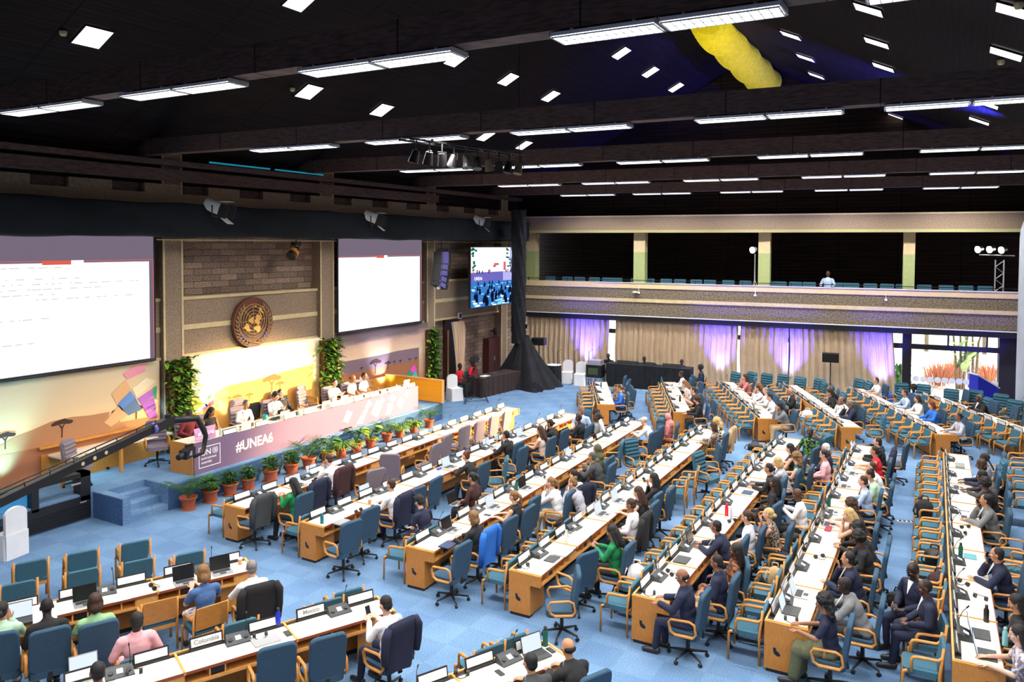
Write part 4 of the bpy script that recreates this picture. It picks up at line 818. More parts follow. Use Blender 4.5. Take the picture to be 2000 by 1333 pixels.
for (px, py, key, side, pose, turn, top, tc_, bot, bc, hair, hc_, sk, gla, lab) in PEOPLE:
    k = skel(pose); hc = k['hc']; r = ROWS[key]; rz = r['rz']+PI/2+math.radians(turn); Rm = Matrix.Rotation(rz, 3, 'Z'); hw = P(px, py, hc.z); root = hw-Rm @ Vector((hc.x, hc.y, 0)); root.z = 0
    q = root-r['a']; u, v = q.dot(r['d']), q.dot(r['x'])
    lo, hi = {'u': (.82, 1.75), 'u2': (.85, 1.3 if key == 'r2' else 2.1), 'f': (-.8, -.27), 'f2': (-1.0, -.45)}[side]; best = None
    for i in range(12):
        vv = lo+(hi-lo)*i/11
        for j in range(61):
            uu = u-1.5+j*.05; w = r['a']+r['d']*uu+r['x']*vv+Rm @ Vector((hc.x, hc.y, 0)); w.z = hc.z; w -= EYE; zz = w.dot(fwd); ex = CX+F_PX*w.dot(RV)/zz-px; eyy = CY-F_PX*w.dot(UV)/zz-py
            c = ex*ex+eyy*eyy+(3*(vv-1.05))**2*(1 if side == 'u' else 0)
            if best is None or c < best[0]: best = (c, uu, vv)
    u, v = best[1], best[2]
    for _k in range(4):
        for (u2_, v2_, _a, _b) in (TAKENF if side[0] == 'f' else TAKEN)[key]:
            dd_ = math.hypot(u-u2_, v-v2_)
            if dd_ < .60: u += (.60-dd_)*(1 if u >= u2_ else -1)*.6
    root = r['a']+r['d']*u+r['x']*v; root.z = 0
    (TAKENF if side[0] == 'f' else TAKEN)[key].append((u, v, rz, side)); ROOTS[lab] = root
    person(root, rz, pose, top, tc_, bot, bc, hair, hc_, sk, lab, None, gla, near=True)
# ---------------------------------------------------------------- chairs on both sides of the rows
def seat_list(key, L):  # points where a chair's backrest shows -> along and across the row
    r = ROWS[key]; out = []
    for it in L:
        px, py = it[0], it[1]; off = math.radians(it[2]) if len(it) > 2 else 0; kind = it[3] if len(it) > 3 else 'v'
        rz = r['rz']+PI/2+off; q = P(px, py, .78)+Matrix.Rotation(rz, 3, 'Z') @ Vector((0, .245, 0))-r['a']; out.append((q.dot(r['d']), max(q.dot(r['x']), .95), rz, kind))
    return out
EXPL = {
 'b2': [(535, 1297, -6), (640, 1285, -4)],
 'b3': [(1112, 1316)],
 'r1': [(734, 942, -15, 'g'), (762, 911, -60, 'g'), (812, 908, 10, 'g'), (850, 890, 8, 'g'), (872, 872, 6, 'g'), (905, 853, 0, 'g'), (930, 841, 0, 'g'), (954, 830, 0, 'g'), (990, 822, 0, 'g')],
 'r2': [(685, 1050, -10), (722, 1022, -4), (815, 980, -6), (850, 960, 4), (880, 952, 18), (988, 918, 30, 'q'), (1020, 897), (1037, 882)],
 'r3': [(902, 1095, -4), (995, 1042, -4), (1020, 1019), (1042, 1000), (1205, 883, 15, 'q'), (1232, 880, 150, 'q'), (1275, 865, -8)],
 'r4': [(1125, 1150, 28), (1142, 1113, -22), (1280, 992, -4), (1300, 975), (1365, 907, 165, 'q'), (1402, 890, 25), (1335, 935, 10, 'w'), (1330, 915, 10, 'w')],
 'r5': [(1485, 975), (1535, 968, 10), (1330, 1035, 20)],
}
for key, r in ROWS.items():
    items = []
    for (u, v, rz, side) in TAKEN[key]: items.append((u, v, rz, 'v'))
    for it in seat_list(key, EXPL.get(key, [])):
        if all((it[0]-o[0])**2+(it[1]-o[1])**2 > .42**2 for o in items): items.append(it)
    if key[0] == 's' or key in ('r6', 'r7', 'r5'):
        u = .4
        while u < r['L']-.2:
            if all(abs(u-o[0]) > .62 for o in items): items.append((u, 1.02+RND.uniform(-.04, .15), r['rz']+PI/2+RND.uniform(-.35, .35), RND.choice('vvq')))
            u += .72
    for (u, v, rz, kd) in sorted(items):
        wood = (key == 'b1' and any(abs((r['a']+r['d']*u+r['x']*v).x-q.x) < .05 and abs((r['a']+r['d']*u+r['x']*v).y-q.y) < .05 for q in [ROOTS['person in blue blouse with fair brown hair in a wooden-backed chair']]))
        pr = PR_ARMW if (wood or kd == 'w') else {'v': PR_SWV, 'q': PR_SWQ, 'g': PR_SWQG}[kd]
        look = {'v': 'blue swivel armchair', 'q': 'blue ribbed swivel armchair', 'g': 'purple-lit grey ribbed swivel armchair', 'w': 'blue armchair with wooden back'}['w' if wood else kd]
        q = r['a']+r['d']*u+r['x']*v; chair(pr, key, q, rz, look, 'user')
    # four-legged armchairs with their backs to the desk front
    items = []
    for (u, v, rz, side) in TAKENF[key]: items.append((u, v, rz))
    if key in ('r3', 'r4', 'r5', 'r6', 'r7') or key[0] == 's':
        u = .30; st = .70 if key[0] == 'r' else .66
        while u < r['L']-.25:
            if all(abs(u-o[0]) > .58 for o in items) and not (key == 'r3' and 1.2 < u < 3 or key == 'r5' and RND.random() < .1): items.append((u, -.29-RND.uniform(0, .06), r['rz']+PI/2+RND.uniform(-.06, .06)))
            u += st
    elif key in ('r1', 'r2'): items.append((.28, -.30, r['rz']+PI/2))
    for (u, v, rz) in sorted(items): chair(PR_ARM, key, r['a']+r['d']*u+r['x']*v, rz, 'blue four-legged armchair', 'front')
# armchairs in front of the foreground rows, two deep at the left
def front_at(key, px, py, extra):
    r = ROWS[key]; rz = r['rz']+PI/2; q = P(px, py, .66)+Matrix.Rotation(rz, 3, 'Z') @ Vector((0, .215, 0)); return spawn(PR_ARM, (q.x, q.y, 0), rz, 'blue armchair with beech frame '+extra, 'chair', 'armchairs before the foreground rows')
for px, py, t in ((61, 1114, 'farther file at left, first from the left edge'), (161, 1095, 'farther file at left, second from the left edge'), (264, 1075, 'farther file at left, third from the left edge'), (370, 1097, 'before the two laptops at left'),
                  (37, 1157, 'nearer file at left, first from the left edge'), (162, 1132, 'nearer file at left, second from the left edge'), (270, 1112, 'nearer file at left, third from the left edge')): front_at('b1', px, py, t)
for px, py, t in ((312, 1196, 'and wooden shell behind the pink jacket'),):
    r = ROWS['b1']; q = P(px, py, .66)+Matrix.Rotation(r['rz']+PI/2, 3, 'Z') @ Vector((0, .23, 0)); spawn(PR_ARMW, (q.x, q.y, 0), r['rz']+PI/2, 'empty armchair with a veneered wooden back in the left foreground', 'chair', 'armchairs with wooden backs')
for px, py, t in ((470, 1234, 'before the blue bottle'), (640, 1192, 'before the nearer foreground row, third from its right end'), (680, 1172, 'before the nearer foreground row, last at right')): front_at('b2', px, py, t)
for px, py, t in ((955, 1285, 'before the bottom edge row, first from the left'), (1000, 1265, 'before the bottom edge row, last at right')): front_at('b3', px, py, t)
# swivel chairs standing loose by the curtain and the window
for n, (px, py, a) in enumerate(((1428, 742, 150), (1460, 742, 150), (1491, 745, 160), (1523, 747, 160), (1556, 752, 160), (1592, 756, 150), (1668, 756, 140), (1684, 760, 120), (1765, 766, 200), (1800, 768, 170), (1855, 778, 170), (1903, 780, 170), (1950, 788, 160), (1975, 800, 150))):
    q = P(px, py, .80); spawn(PR_SWQ, (q.x, q.y, 0), math.radians(a), f'blue swivel chair loose by the curtain and window, {ORD[n]} from the left', 'chair', 'loose chairs by the curtain')
for n, (px, py) in enumerate(((1990, 925), (1992, 952), (1996, 985), (1985, 905))):
    q = P(px, py, .45); spawn(PR_ARM, (q.x, q.y, 0), math.radians(95), f'blue armchair at the right edge beside the black backpack, {ORD[n]} one' if n != 3 else 'blue armchair at the right edge, farthest from the backpack', 'chair', 'armchairs at the right edge')
# jackets draped over backrests
def jacket_mesh(sleeve=.5, seed=0):
    rr = random.Random(seed); nu, nv = 40, 22; vs = []
    for j in range(nv+1):
        t = j/nv
        for i in range(nu):
            a = 2*PI*i/nu; w = .255+.02*t*math.sin(3*a+seed); d = .055+.05*t*t+.012*math.sin(9*a+seed+4*t)*t
            x = w*(abs(math.cos(a))**.5)*(1 if math.cos(a) > 0 else -1); y = d*math.sin(a)*1.1; z = -.02-.62*t-.03*math.sin(5*a+seed)*t
            if t < .12: k = math.sin(t/.12*PI/2); y *= k; x *= .75+.25*k; z = .035-.055*(t/.12)
            vs.append((x, y, z))
    b = MB(); b.add(vs, [(j*nu+i, j*nu+(i+1) % nu, (j+1)*nu+(i+1) % nu, (j+1)*nu+i) for j in range(nv) for i in range(nu)], DUM, True)
    for s in (-1, 1): b.tube([(.24*s, -.01, -.01), (.29*s, -.03, -.12), (.30*s, -.045, -.36), (.285*s, -.05, -.36-sleeve*.45)], [.05, .065, .055, .05], DUM, 10)
    return b.mesh('draped_jacket')
JM = [jacket_mesh(.5, 1), jacket_mesh(.3, 2)]
for i, (px, py, key, col, off, lab) in enumerate([
 (515, 985, 'r1', 'dgrey', 0, 'charcoal coat draped over the nearest chair of the front row'), (624, 955, 'r1', 'navy', 0, 'navy jacket hung on a chair behind the green top'), (665, 935, 'r1', 'brown', -10, 'dark brown jacket on the chair of the person in white, front row'),
 (788, 975, 'r2', 'navy', -4, 'navy jacket on the chair of the person typing in the second row'), (950, 1050, 'r3', 'cobalt', -6, 'bright blue jacket draped on a chair behind the third row'), (1132, 955, 'r3', 'navy', 0, 'navy jacket on the chair of the person in white, third row'),
 (1258, 1020, 'r4', 'black', -4, 'black jacket on a chair behind the middle row'), (1436, 852, 'r4', 'cr', 30, 'cream and grey jacket on the farthest chair of the middle row'), (488, 1165, 'b1', 'black', -6, 'black jacket on the chair of the grey haired person'),
 (762, 1232, 'b2', 'navy', -8, 'navy jacket on the chair of the person holding a phone'), (1739, 895, 'r6', 'navy', 20, 'navy jacket on a chair at the far end of the crowded row'), (1655, 800, 's4', 'black', 0, 'black coat on the chair of the grey haired person, fourth angled row'), (1940, 965, 'r7', 'dgrey', 0, 'grey coat on a chair near the grey suit')]):
    r = ROWS[key]; rz = r['rz']+PI/2+math.radians(off); q = P(px, py, .92); 
    c = [o for o in C.objects if o.get('category') == 'chair' and o.type == 'EMPTY']
    c.sort(key=lambda o: ((o.matrix_basis @ Vector((0, -.29, 0)))-Vector((q.x, q.y, 0))).length)
    ch = c[0]; d = ((ch.matrix_basis @ Vector((0, -.29, 0)))-Vector((q.x, q.y, 0))).length
    if d > .33:
        fw = Matrix.Rotation(rz, 3, 'Z') @ Vector((0, .29, 0)); qq = q+fw; ch = chair(PR_SWV, key, Vector((qq.x, qq.y, 0)), rz, 'swivel armchair under a jacket', 'user')
    M = ch.matrix_basis @ Matrix.Translation((0, -.285, 1.10)) @ Matrix.Rotation(math.radians(8), 4, 'X')
    o = ob('draped_jacket', JM[i % 2].copy(), label=lab, cat='jacket'); o.matrix_basis = M
    if col == 'cr': col = 'tan'
    slotmat(o, clmat(col))
# ---------------------------------------------------------------- stage: screens, black drape, emblem, printed backdrops
def yz(x, *pts): return [Vector((x, y, z)) for y, z in pts]
M_SPILL = emat('screen_projector_spill', hexc(136, 122, 142), .75); M_PAGE = emat('screen_page_light', (1, 1, 1), 2.1); M_RED = emat('screen_red_line', hexc(225, 100, 80), 1); M_STXT = emat('screen_grey_text', (.7, .7, .74), 1.05)
for i, (y0, y1, lab) in enumerate(((5.6, 13.2, 'huge projection screen with a white text page, at the left edge'), (20.27, 25.02, 'white projection screen between two stage pillars'))):
    e = empty('projection_screen', (-18.45, (y0+y1)/2, 3.2), 0, lab, 'projection screen', 'projection screens'); e0 = Vector(e.location)
    def sub(n, mb):
        o = ob(n, mb, e); o.location = -e0; return o
    b = MB(); b.bx(-18.47, -18.44, y0-.05, y1+.05, 3.17, 6.5, M_BLACK); b.cyl((-18.45, y0, 3.19), (-18.45, y1, 3.19), .03, M_BLACK); sub('screen_frame', b)
    s = MB(); w = y1-y0; s.bx(-18.44, -18.434, y0, y1, 3.24, 6.46, M_SPILL)
    s.bx(-18.434, -18.43, y0, y1-.14, 3.26, 5.80, M_PAGE); s.bx(-18.434, -18.43, y0, y1-.02, 5.84, 5.855, M_RED); s.bx(-18.434, -18.43, y1-.025, y1-.01, 3.3, 5.85, M_RED)
    tb = y0+w*.62 if i == 0 else y0+w*.42
    s.bx(-18.432, -18.427, tb, tb+w*.09, 5.76, 5.86, M_RED); s.bx(-18.432, -18.427, tb+w*.09, tb+w*.13, 5.76, 5.86, M_PAGE); sub('screen_picture', s)
    t = MB(); rr = random.Random(4)
    if i == 0:
        for L, (z, a0, a1) in enumerate(((5.68, 0, .68), (5.42, 0, .74), (5.30, 0, .95), (5.18, 0, .82), (5.06, 0, .68), (4.94, .6, .92), (4.5, 0, .66), (3.95, .5, .6))):
            u = a0
            while u < a1:
                L_ = rr.uniform(.005, .03); t.bx(-18.43, -18.428, y0+w*u, y0+w*min(a1, u+L_), z, z+.034, M_STXT); u += L_+rr.uniform(.004, .03)
        sub('screen_text_lines', t)
# long black draped truss across the stage and its upright
def sheet(pfun, nu, nv, m, closed=False):
    b = MB(); vs = [pfun(i/(nu if closed else nu-1), j/(nv-1)) for j in range(nv) for i in range(nu)]
    fs = [(j*nu+i, j*nu+(i+1) % nu, (j+1)*nu+(i+1) % nu, (j+1)*nu+i) for j in range(nv-1) for i in range(nu if closed else nu-1)]
    return b.add(vs, fs, m, True)
def wrap(u, v):   # cloth around the truss: v along, u round
    a = 2*PI*u; y = 4+v*28.6; sag = .05*math.sin(v*40)+.03*math.sin(v*97+u*9); q = .02*math.sin(u*30+v*60)
    zc, h = 6.88+.0*v, .44; return Vector((-17.98+(.24+q)*max(-1, min(1, 1.4*math.cos(a))), y, zc+(h+sag*.35)*max(-1, min(1, 1.4*math.sin(a)))))
M_NAVYC = mat('dark_navy_cloth', (.003, .006, .010), .95, noise=.4, scale=2)
ob('black_draped_truss', sheet(wrap, 28, 160, M_NAVYC, True), label='long dark cloth-covered truss above the stage screens', cat='truss')
def colw(u, v):
    a = 2*PI*u; z = 1.9+v*5.9; q = .03*math.sin(7*a+z*5)+.02*math.sin(13*a-z*9); return Vector((-16.95+(.30+q)*math.cos(a), 30.2+(.30+q)*math.sin(a), z))
UPR = ob('draped_truss_tower', sheet(colw, 36, 60, M_CLOTHB, True), label='black wrapped truss tower standing in the stage corner', cat='truss')
def tent(u, v):
    a = 2*PI*u; peak = 1+.42*max(0, math.cos(4*(a-.6)))**2; R = .27+1.15*peak*(1-v)**1.25+(.04*math.sin(19*a)+.05*math.sin(7*a+2))*(1-v)**.7; z = 2.25*v
    return Vector((-16.75+R*math.cos(a)*.95+.15*(1-v), 30.3+R*math.sin(a)*.75, z))
ob('tower_base_cloth', sheet(tent, 90, 26, M_CLOTHB, True), UPR)
p = MB()
for s in range(6): p.cyl((-17.9, 31.3+.0*s, 6.5+.0*s), (-17.9, 31.3, 8.3), .02, M_SATIN, seg=6); break
# emblem
EM = empty('round_wall_emblem', (-18.70, 16.72, 3.88), 0, 'round brown wooden emblem with gilt world map and laurel branches', 'emblem')
M_EB = mat('brown_emblem_wood', hexc(104, 58, 42), .5, noise=.15, scale=4); M_GOLD = mat('gilt_metal', hexc(226, 176, 96), .4, metal=.3); M_LAUR = mat('laurel_olive_gilt', hexc(164, 138, 98), .45, metal=.2); M_LB = mat('laurel_blue', hexc(110, 120, 200), .5)
b = MB(); b.cyl((0, 0, 0), (.07, 0, 0), .78, M_EB, .76, 56, smooth=False); b.cyl((.07, 0, 0), (.075, 0, 0), .49, mat('dark_emblem_field', hexc(60, 34, 30), .5), .49, 48, smooth=False); ob('disc', b, EM)
b = MB()
for r in (.11, .21, .31, .41, .50): b.tube([(.085, r*math.cos(2*PI*k/48), .06+r*math.sin(2*PI*k/48)) for k in range(48)], .009, M_GOLD, 5, closed=True)
for k in range(8): a = PI*k/4+.05; b.tube([(.083, .11*math.cos(a), .06+.11*math.sin(a)), (.083, .5*math.cos(a), .06+.5*math.sin(a))], .006, M_GOLD, 5)
ob('globe_grid', b, EM); b = MB()
def blob(pts): # outline in emblem picture pixels (9.52x), centre 605,595 ; circle radius .5 m = 235 x 290 px
    q = [Vector((.078, (x-605)/235*.5, .06-(y-600)/290*.5)) for x, y in pts]; b.prism(q, (.022, 0, 0), M_GOLD)
blob([(500, 600), (520, 570), (560, 545), (600, 530), (605, 570), (590, 590), (600, 640), (560, 650), (530, 625)])
blob([(640, 520), (690, 500), (725, 530), (735, 590), (700, 610), (720, 650), (690, 690), (655, 680), (640, 640), (620, 650), (610, 600), (640, 570)])
blob([(400, 715), (440, 690), (455, 650), (490, 640), (510, 680), (520, 740), (550, 775), (520, 785), (470, 770), (450, 730), (420, 730)])
blob([(585, 745), (610, 715), (650, 700), (690, 690), (720, 720), (715, 780), (680, 825), (650, 805), (640, 770), (600, 760)])
blob([(695, 400), (720, 375), (745, 400), (750, 435), (785, 480), (760, 490), (730, 450), (705, 430)]); blob([(610, 345), (640, 335), (660, 350), (630, 360)]); blob([(690, 430), (705, 440), (755, 545), (740, 555)]); blob([(580, 590), (600, 580), (605, 610), (590, 620)])
ob('continents', b, EM); b = MB()
for s in (-1, 1):
    for k in range(12):
        a = math.radians(-80+k*11.5); r = .615; c = Vector((.085, s*r*math.cos(a), r*math.sin(a)*1.0-.02))
        t = Vector((0, -s*math.sin(a), math.cos(a)))
        for q in (-1, 1):
            d = (t*.9+Vector((0, s*math.cos(a), math.sin(a)))*.45*q).normalized(); n = Vector((0, -d.z, d.y)); L = .17
            b.add([c, c+d*L*.5+n*.03+Vector((.02, 0, 0)), c+d*L, c+d*L*.5-n*.03+Vector((.02, 0, 0)), c+d*L*.5+Vector((.035, 0, 0)), c+d*L*.5-Vector((.02, 0, 0))], [(0, 1, 4), (0, 4, 3), (2, 4, 1), (2, 3, 4), (0, 5, 1), (0, 3, 5), (2, 1, 5), (2, 5, 3)], M_LB if (k in (2, 3) and q == -1) else M_LAUR)
b.tube([(.09, -.16, -.66), (.09, .05, -.60), (.09, .2, -.66)], .012, M_LAUR, 6); b.tube([(.09, .16, -.66), (.09, -.05, -.60), (.09, -.2, -.66)], .012, M_LAUR, 6)
ob('laurel_branches', b, EM)
# printed backdrops, a savannah picture on three flat panels
def printmat(name, stops, z0, z1):
    m = mat(name, rough=.75); nt, N, L, B = nodes(m); tc = N.new('ShaderNodeTexCoord'); sx = N.new('ShaderNodeSeparateXYZ'); L.new(tc.outputs['Object'], sx.inputs[0]); mr = N.new('ShaderNodeMapRange'); mr.inputs[1].default_value = z0; mr.inputs[2].default_value = z1
    n = N.new('ShaderNodeTexNoise'); n.inputs['Scale'].default_value = 1.1; n.inputs['Detail'].default_value = 5; mp = N.new('ShaderNodeMapping'); mp.inputs['Scale'].default_value = (1, .5, 3); L.new(tc.outputs['Object'], mp.inputs[0]); L.new(mp.outputs[0], n.inputs['Vector'])
    ad = N.new('ShaderNodeMath'); ad.operation = 'MULTIPLY_ADD'; ad.inputs[1].default_value = .22; L.new(n.outputs[0], ad.inputs[0]); L.new(mr.outputs[0], ad.inputs[2]); sb = N.new('ShaderNodeMath'); sb.operation = 'SUBTRACT'; sb.inputs[1].default_value = .11; L.new(ad.outputs[0], sb.inputs[0])
    L.new(sx.outputs[2], mr.inputs[0]); r = ramp(nt, stops); L.new(sb.outputs[0], r.inputs[0]); L.new(r.outputs[0], B.inputs['Base Color']); return m
SAV1 = printmat('savannah_print', [(0, hexc(208, 140, 84)), (.3, hexc(232, 176, 120)), (.6, hexc(240, 208, 160)), (1, hexc(214, 196, 166))], .6, 3.15)
SAV2 = printmat('savannah_print_bright', [(0, hexc(226, 150, 60)), (.3, hexc(250, 200, 110)), (.6, hexc(252, 232, 180)), (1, hexc(250, 236, 210))], .6, 3.15)
SAV3 = printmat('savannah_print_dusk', [(0, hexc(200, 120, 80)), (.3, hexc(220, 170, 140)), (.6, hexc(248, 216, 176)), (.8, hexc(220, 180, 160)), (.9, hexc(120, 104, 110)), (1, hexc(110, 96, 104))], .6, 3.15)
M_HILL = mat('print_hill', hexc(186, 132, 92), .8); M_HILL2 = mat('print_plain', hexc(170, 110, 76), .8); M_TREE = mat('print_tree', hexc(70, 44, 36), .8); M_TRER = mat('print_tree_red', hexc(206, 96, 50), .8); M_HILLV = mat('print_hill_violet', hexc(136, 112, 124), .8); M_HILLY = mat('print_hill_yellow', hexc(240, 176, 84), .8)
TI = {k: mat('print_tile_'+k, hexc(*v), .7) for k, v in dict(blue=(96, 140, 206), steel=(90, 120, 160), purple=(166, 96, 204), green=(34, 160, 110), pink=(232, 150, 170), rose=(236, 70, 120), mint=(150, 222, 190), mauve=(214, 160, 200), magenta=(236, 90, 190), teal=(80, 200, 200), tan=(228, 178, 128), pale=(236, 222, 190)).items()}
def wp(b, pts, m, x=-18.55, d=.004):
    q = []
    for px, py in pts: v = PX(px, py, x); v.z = min(v.z, 3.145); q.append(v)
    b.prism(q, (d, 0, 0), m)
def acacia(b, px, py, s, m, x=-18.546):
    v = PX(px, py, x); y, z = v.y, v.z
    def Q(a, c): return Vector((x, y+a*s, z+c*s))
    b.prism([Q(-.02, 0), Q(.02, 0), Q(.03, .3), Q(.12, .45), Q(.1, .46), Q(.01, .36), Q(-.1, .46), Q(-.12, .45), Q(-.01, .3)], (.004, 0, 0), m)
    rr = random.Random(int(px)); b.prism([Q(-.36+.0, .46), Q(-.3, .42), Q(0, .45), Q(.3, .41), Q(.4, .47), Q(.34, .53), Q(.22, .56), Q(.1, .62), Q(-.05, .60), Q(-.2, .57), Q(-.32, .52)], (.004, 0, 0), m)
def panel(y0, y1, M): b = MB(); b.bx(-18.6, -18.551, y0, y1, .62, 3.14, M); return b
BL = []
e = ob('printed_backdrop', panel(8.15, 13.42, SAV1), label='savannah print below the huge screen, with coloured tiles', cat='printed backdrop', group='printed savannah backdrops')
b = MB(); wp(b, [(0, 870), (25, 856), (60, 842), (100, 824), (140, 815), (175, 812), (214, 805), (208, 830), (307, 812), (307, 905), (0, 975)], M_HILL)
wp(b, [(0, 890), (100, 870), (200, 850), (307, 832), (307, 905), (0, 975)], M_HILL2, -18.547)
ob('printed_hills', b, e); b = MB(); acacia(b, 10, 878, .62, M_TREE, -18.542); acacia(b, 121, 855, .72, M_TREE, -18.542); acacia(b, 233, 825, .6, M_TREE, -18.542); acacia(b, 266, 819, .6, M_TREE, -18.542); ob('printed_trees', b, e)
b = MB()
for pts, c in (([(229, 791), (255, 764), (265, 778), (237, 801)], 'blue'), ([(237, 801), (265, 778), (277, 800), (251, 812)], 'steel'), ([(269, 779), (297, 760), (300, 774), (277, 790)], 'purple'), ([(277, 791), (300, 776), (304, 796), (285, 806)], 'purple'), ([(298, 758), (306, 754), (306, 778), (301, 778)], 'green'), ([(286, 808), (305, 797), (306, 815), (292, 818)], 'purple'), ([(240, 731), (262, 716), (285, 711), (283, 726), (249, 741)], 'pink'), ([(218, 770), (246, 742), (255, 762), (228, 790)], 'tan'), ([(258, 760), (285, 738), (305, 745), (266, 776)], 'pale'), ([(203, 826), (233, 792), (250, 812), (216, 834)], 'tan')): wp(b, pts, TI[c], -18.54)
ob('printed_tiles', b, e)
e = ob('printed_backdrop', panel(14.22, 19.55, SAV2), label='bright savannah print below the round emblem', cat='printed backdrop', group='printed savannah backdrops')
b = MB(); wp(b, [(358, 778), (420, 770), (440, 755), (500, 742), (560, 725), (611, 712), (611, 800), (358, 880)], M_HILLY); ob('printed_hills', b, e)
b = MB(); acacia(b, 531, 772, 1.05, M_TRER, -18.542); acacia(b, 441, 797, .55, M_TRER, -18.542); acacia(b, 463, 791, .5, M_TRER, -18.542); acacia(b, 487, 784, .4, M_TRER, -18.542); acacia(b, 547, 764, .5, M_TRER, -18.542); ob('printed_trees', b, e)
b = MB()
for pts, c in (([(384, 773), (398, 750), (412, 766), (394, 785)], 'mint'), ([(394, 785), (412, 766), (420, 776), (404, 795)], 'mint'), ([(404, 779), (412, 768), (419, 790), (409, 794)], 'rose'), ([(380, 806), (402, 786), (408, 797), (383, 808)], 'mauve')): wp(b, pts, TI[c], -18.54)
ob('printed_tiles', b, e)
e = ob('printed_backdrop', panel(20.2, 25.6, SAV3), label='dusk savannah print below the smaller projection screen', cat='printed backdrop', group='printed savannah backdrops')
b = MB(); wp(b, [(665, 708), (700, 702), (740, 695), (775, 686), (818, 679), (818, 745), (665, 760)], M_HILLV); wp(b, [(665, 735), (720, 722), (818, 702), (818, 745), (665, 760)], M_HILL2, -18.547); ob('printed_hills', b, e)
b = MB(); acacia(b, 733, 731, .9, M_TREE, -18.542); acacia(b, 757, 722, .5, M_TREE, -18.542)
for px, py in ((706, 726), (770, 713), (782, 711), (800, 708), (812, 706)): acacia(b, px, py, .25, M_TREE, -18.542)
ob('printed_trees', b, e)
b = MB()
for pts, c in (([(801, 721), (810, 712), (814, 724), (805, 730)], 'magenta'), ([(793, 738), (800, 723), (806, 730), (801, 738)], 'green'), ([(803, 738), (812, 724), (817, 738)], 'teal')): wp(b, pts, TI[c], -18.54)
ob('printed_tiles', b, e)
# picture screen in the corner: shows the hall itself
LY0, LY1, LZ0, LZ1 = 27.31, 31.34, 3.63, 6.15
e = empty('video_screen', (-17.6, (LY0+LY1)/2, LZ0), 0, 'bright video screen hung in the stage corner showing the meeting', 'video screen'); off = Vector((17.6, -(LY0+LY1)/2, -LZ0))
b = MB(); b.bx(-17.72, -17.605, LY0-.02, LY1+.02, LZ0-.02, LZ1+.02, M_BLACK); o = ob('screen_case', b, e); o.location = off
b = MB(); EC = {n: emat('video_'+n, c, s) for n, c, s in (('white', (.95, .98, 1), 1.2), ('purple', hexc(110, 104, 190), 1.1), ('green', hexc(20, 110, 80), .9), ('dark', hexc(14, 24, 60), .8), ('blue', hexc(60, 130, 210), 1), ('cyan', hexc(150, 230, 240), 1.1), ('red', hexc(220, 110, 120), 1), ('lilac', hexc(180, 180, 236), 1.1))}
def sq_(u0, u1, v0, v1, m, k): b.bx(-17.604+.0006*k, -17.603+.0006*k+.0003, LY0+(LY1-LY0)*u0, LY0+(LY1-LY0)*u1, LZ0+(LZ1-LZ0)*v0, LZ0+(LZ1-LZ0)*v1, EC[m])
sq_(0, 1, 0, 1, 'blue', 0); sq_(0, 1, .55, 1, 'white', 1); sq_(.8, 1, .55, 1, 'lilac', 2); sq_(0, 1, .42, .58, 'purple', 2); sq_(.65, 1, .42, .58, 'lilac', 3)
rr = random.Random(9)
for i in range(26): u = rr.choice((rr.uniform(0, .09), rr.uniform(.71, .79))); v = rr.uniform(.6, .98); sq_(u, u+.04, v, v+.03, 'green', 4)
for i in range(14): u = rr.uniform(.02, .95); sq_(u, u+.02, .56, .56+rr.uniform(.03, .07), rr.choice(('dark', 'red', 'dark')), 5)
sq_(.44, .5, .66, .7, 'red', 4); sq_(.46, .56, .69, .73, 'red', 4); sq_(.66, .71, .6, .75, 'red', 4)
for i in range(90): u = rr.uniform(0, .92); v = rr.uniform(0, .38); s = 1.2-v*1.8; sq_(u, u+.07*s, v, v+.02*s, rr.choice(('cyan', 'white', 'cyan', 'blue')), 6+i % 4)
for i in range(46): u = rr.uniform(0, .94); v = rr.uniform(0, .38); s = 1.2-v*1.8; sq_(u, u+.05*s, v, v+.07*s, 'dark', 10+i % 3); sq_(u+.012*s, u+.038*s, v+.07*s, v+.11*s, 'dark', 10+i % 3)
o = ob('screen_picture', b, e); o.location = off
o = place_text('screen_lettering', 'UNEA6', .2, (-17.588, LY0+.55, LZ0+1.14), (0, 1, 0), (0, 0, 1), EC['white'], e, .001, .02)
# hanging line array loudspeaker
e = empty('line_array_loudspeaker', (-17.9, 25.4, 4.6), 0, 'curved stack of black and violet loudspeaker boxes hanging by the screen', 'loudspeaker')
M_VIO = mat('violet_grey_side', hexc(110, 104, 176), .5)
z = 6.0; x = 0
for i, (h, a) in enumerate(((.5, 0), (.24, .08), (.24, .16), (.24, .28), (.22, .4))):
    b = MB(); z -= h; R = Matrix.Rotation(-a, 3, 'X'); b.box((0, .28-i*.02-a*.3, z-4.6+h/2), (.45, .55, h-.02), M_BLACK, R); b.box((.228, .2-i*.02-a*.3, z-4.6+h/2), (.01, .36, h-.05), M_VIO, R); b.box((.2, -.0-i*.02-a*.3, z-4.6+h/2), (.05, .01, h-.05), M_VIO, R); ob('speaker_box', b, e)
b = MB(); b.box((0, .25, 1.44), (.1, .7, .06), M_SATIN); b.cyl((0, .2, 1.45), (0, .2, 2.1), .015, M_SATIN); b.ell((.05, -.05, -.05), (.08, .08, .06), M_WHITE); ob('hanging_bracket', b, e)
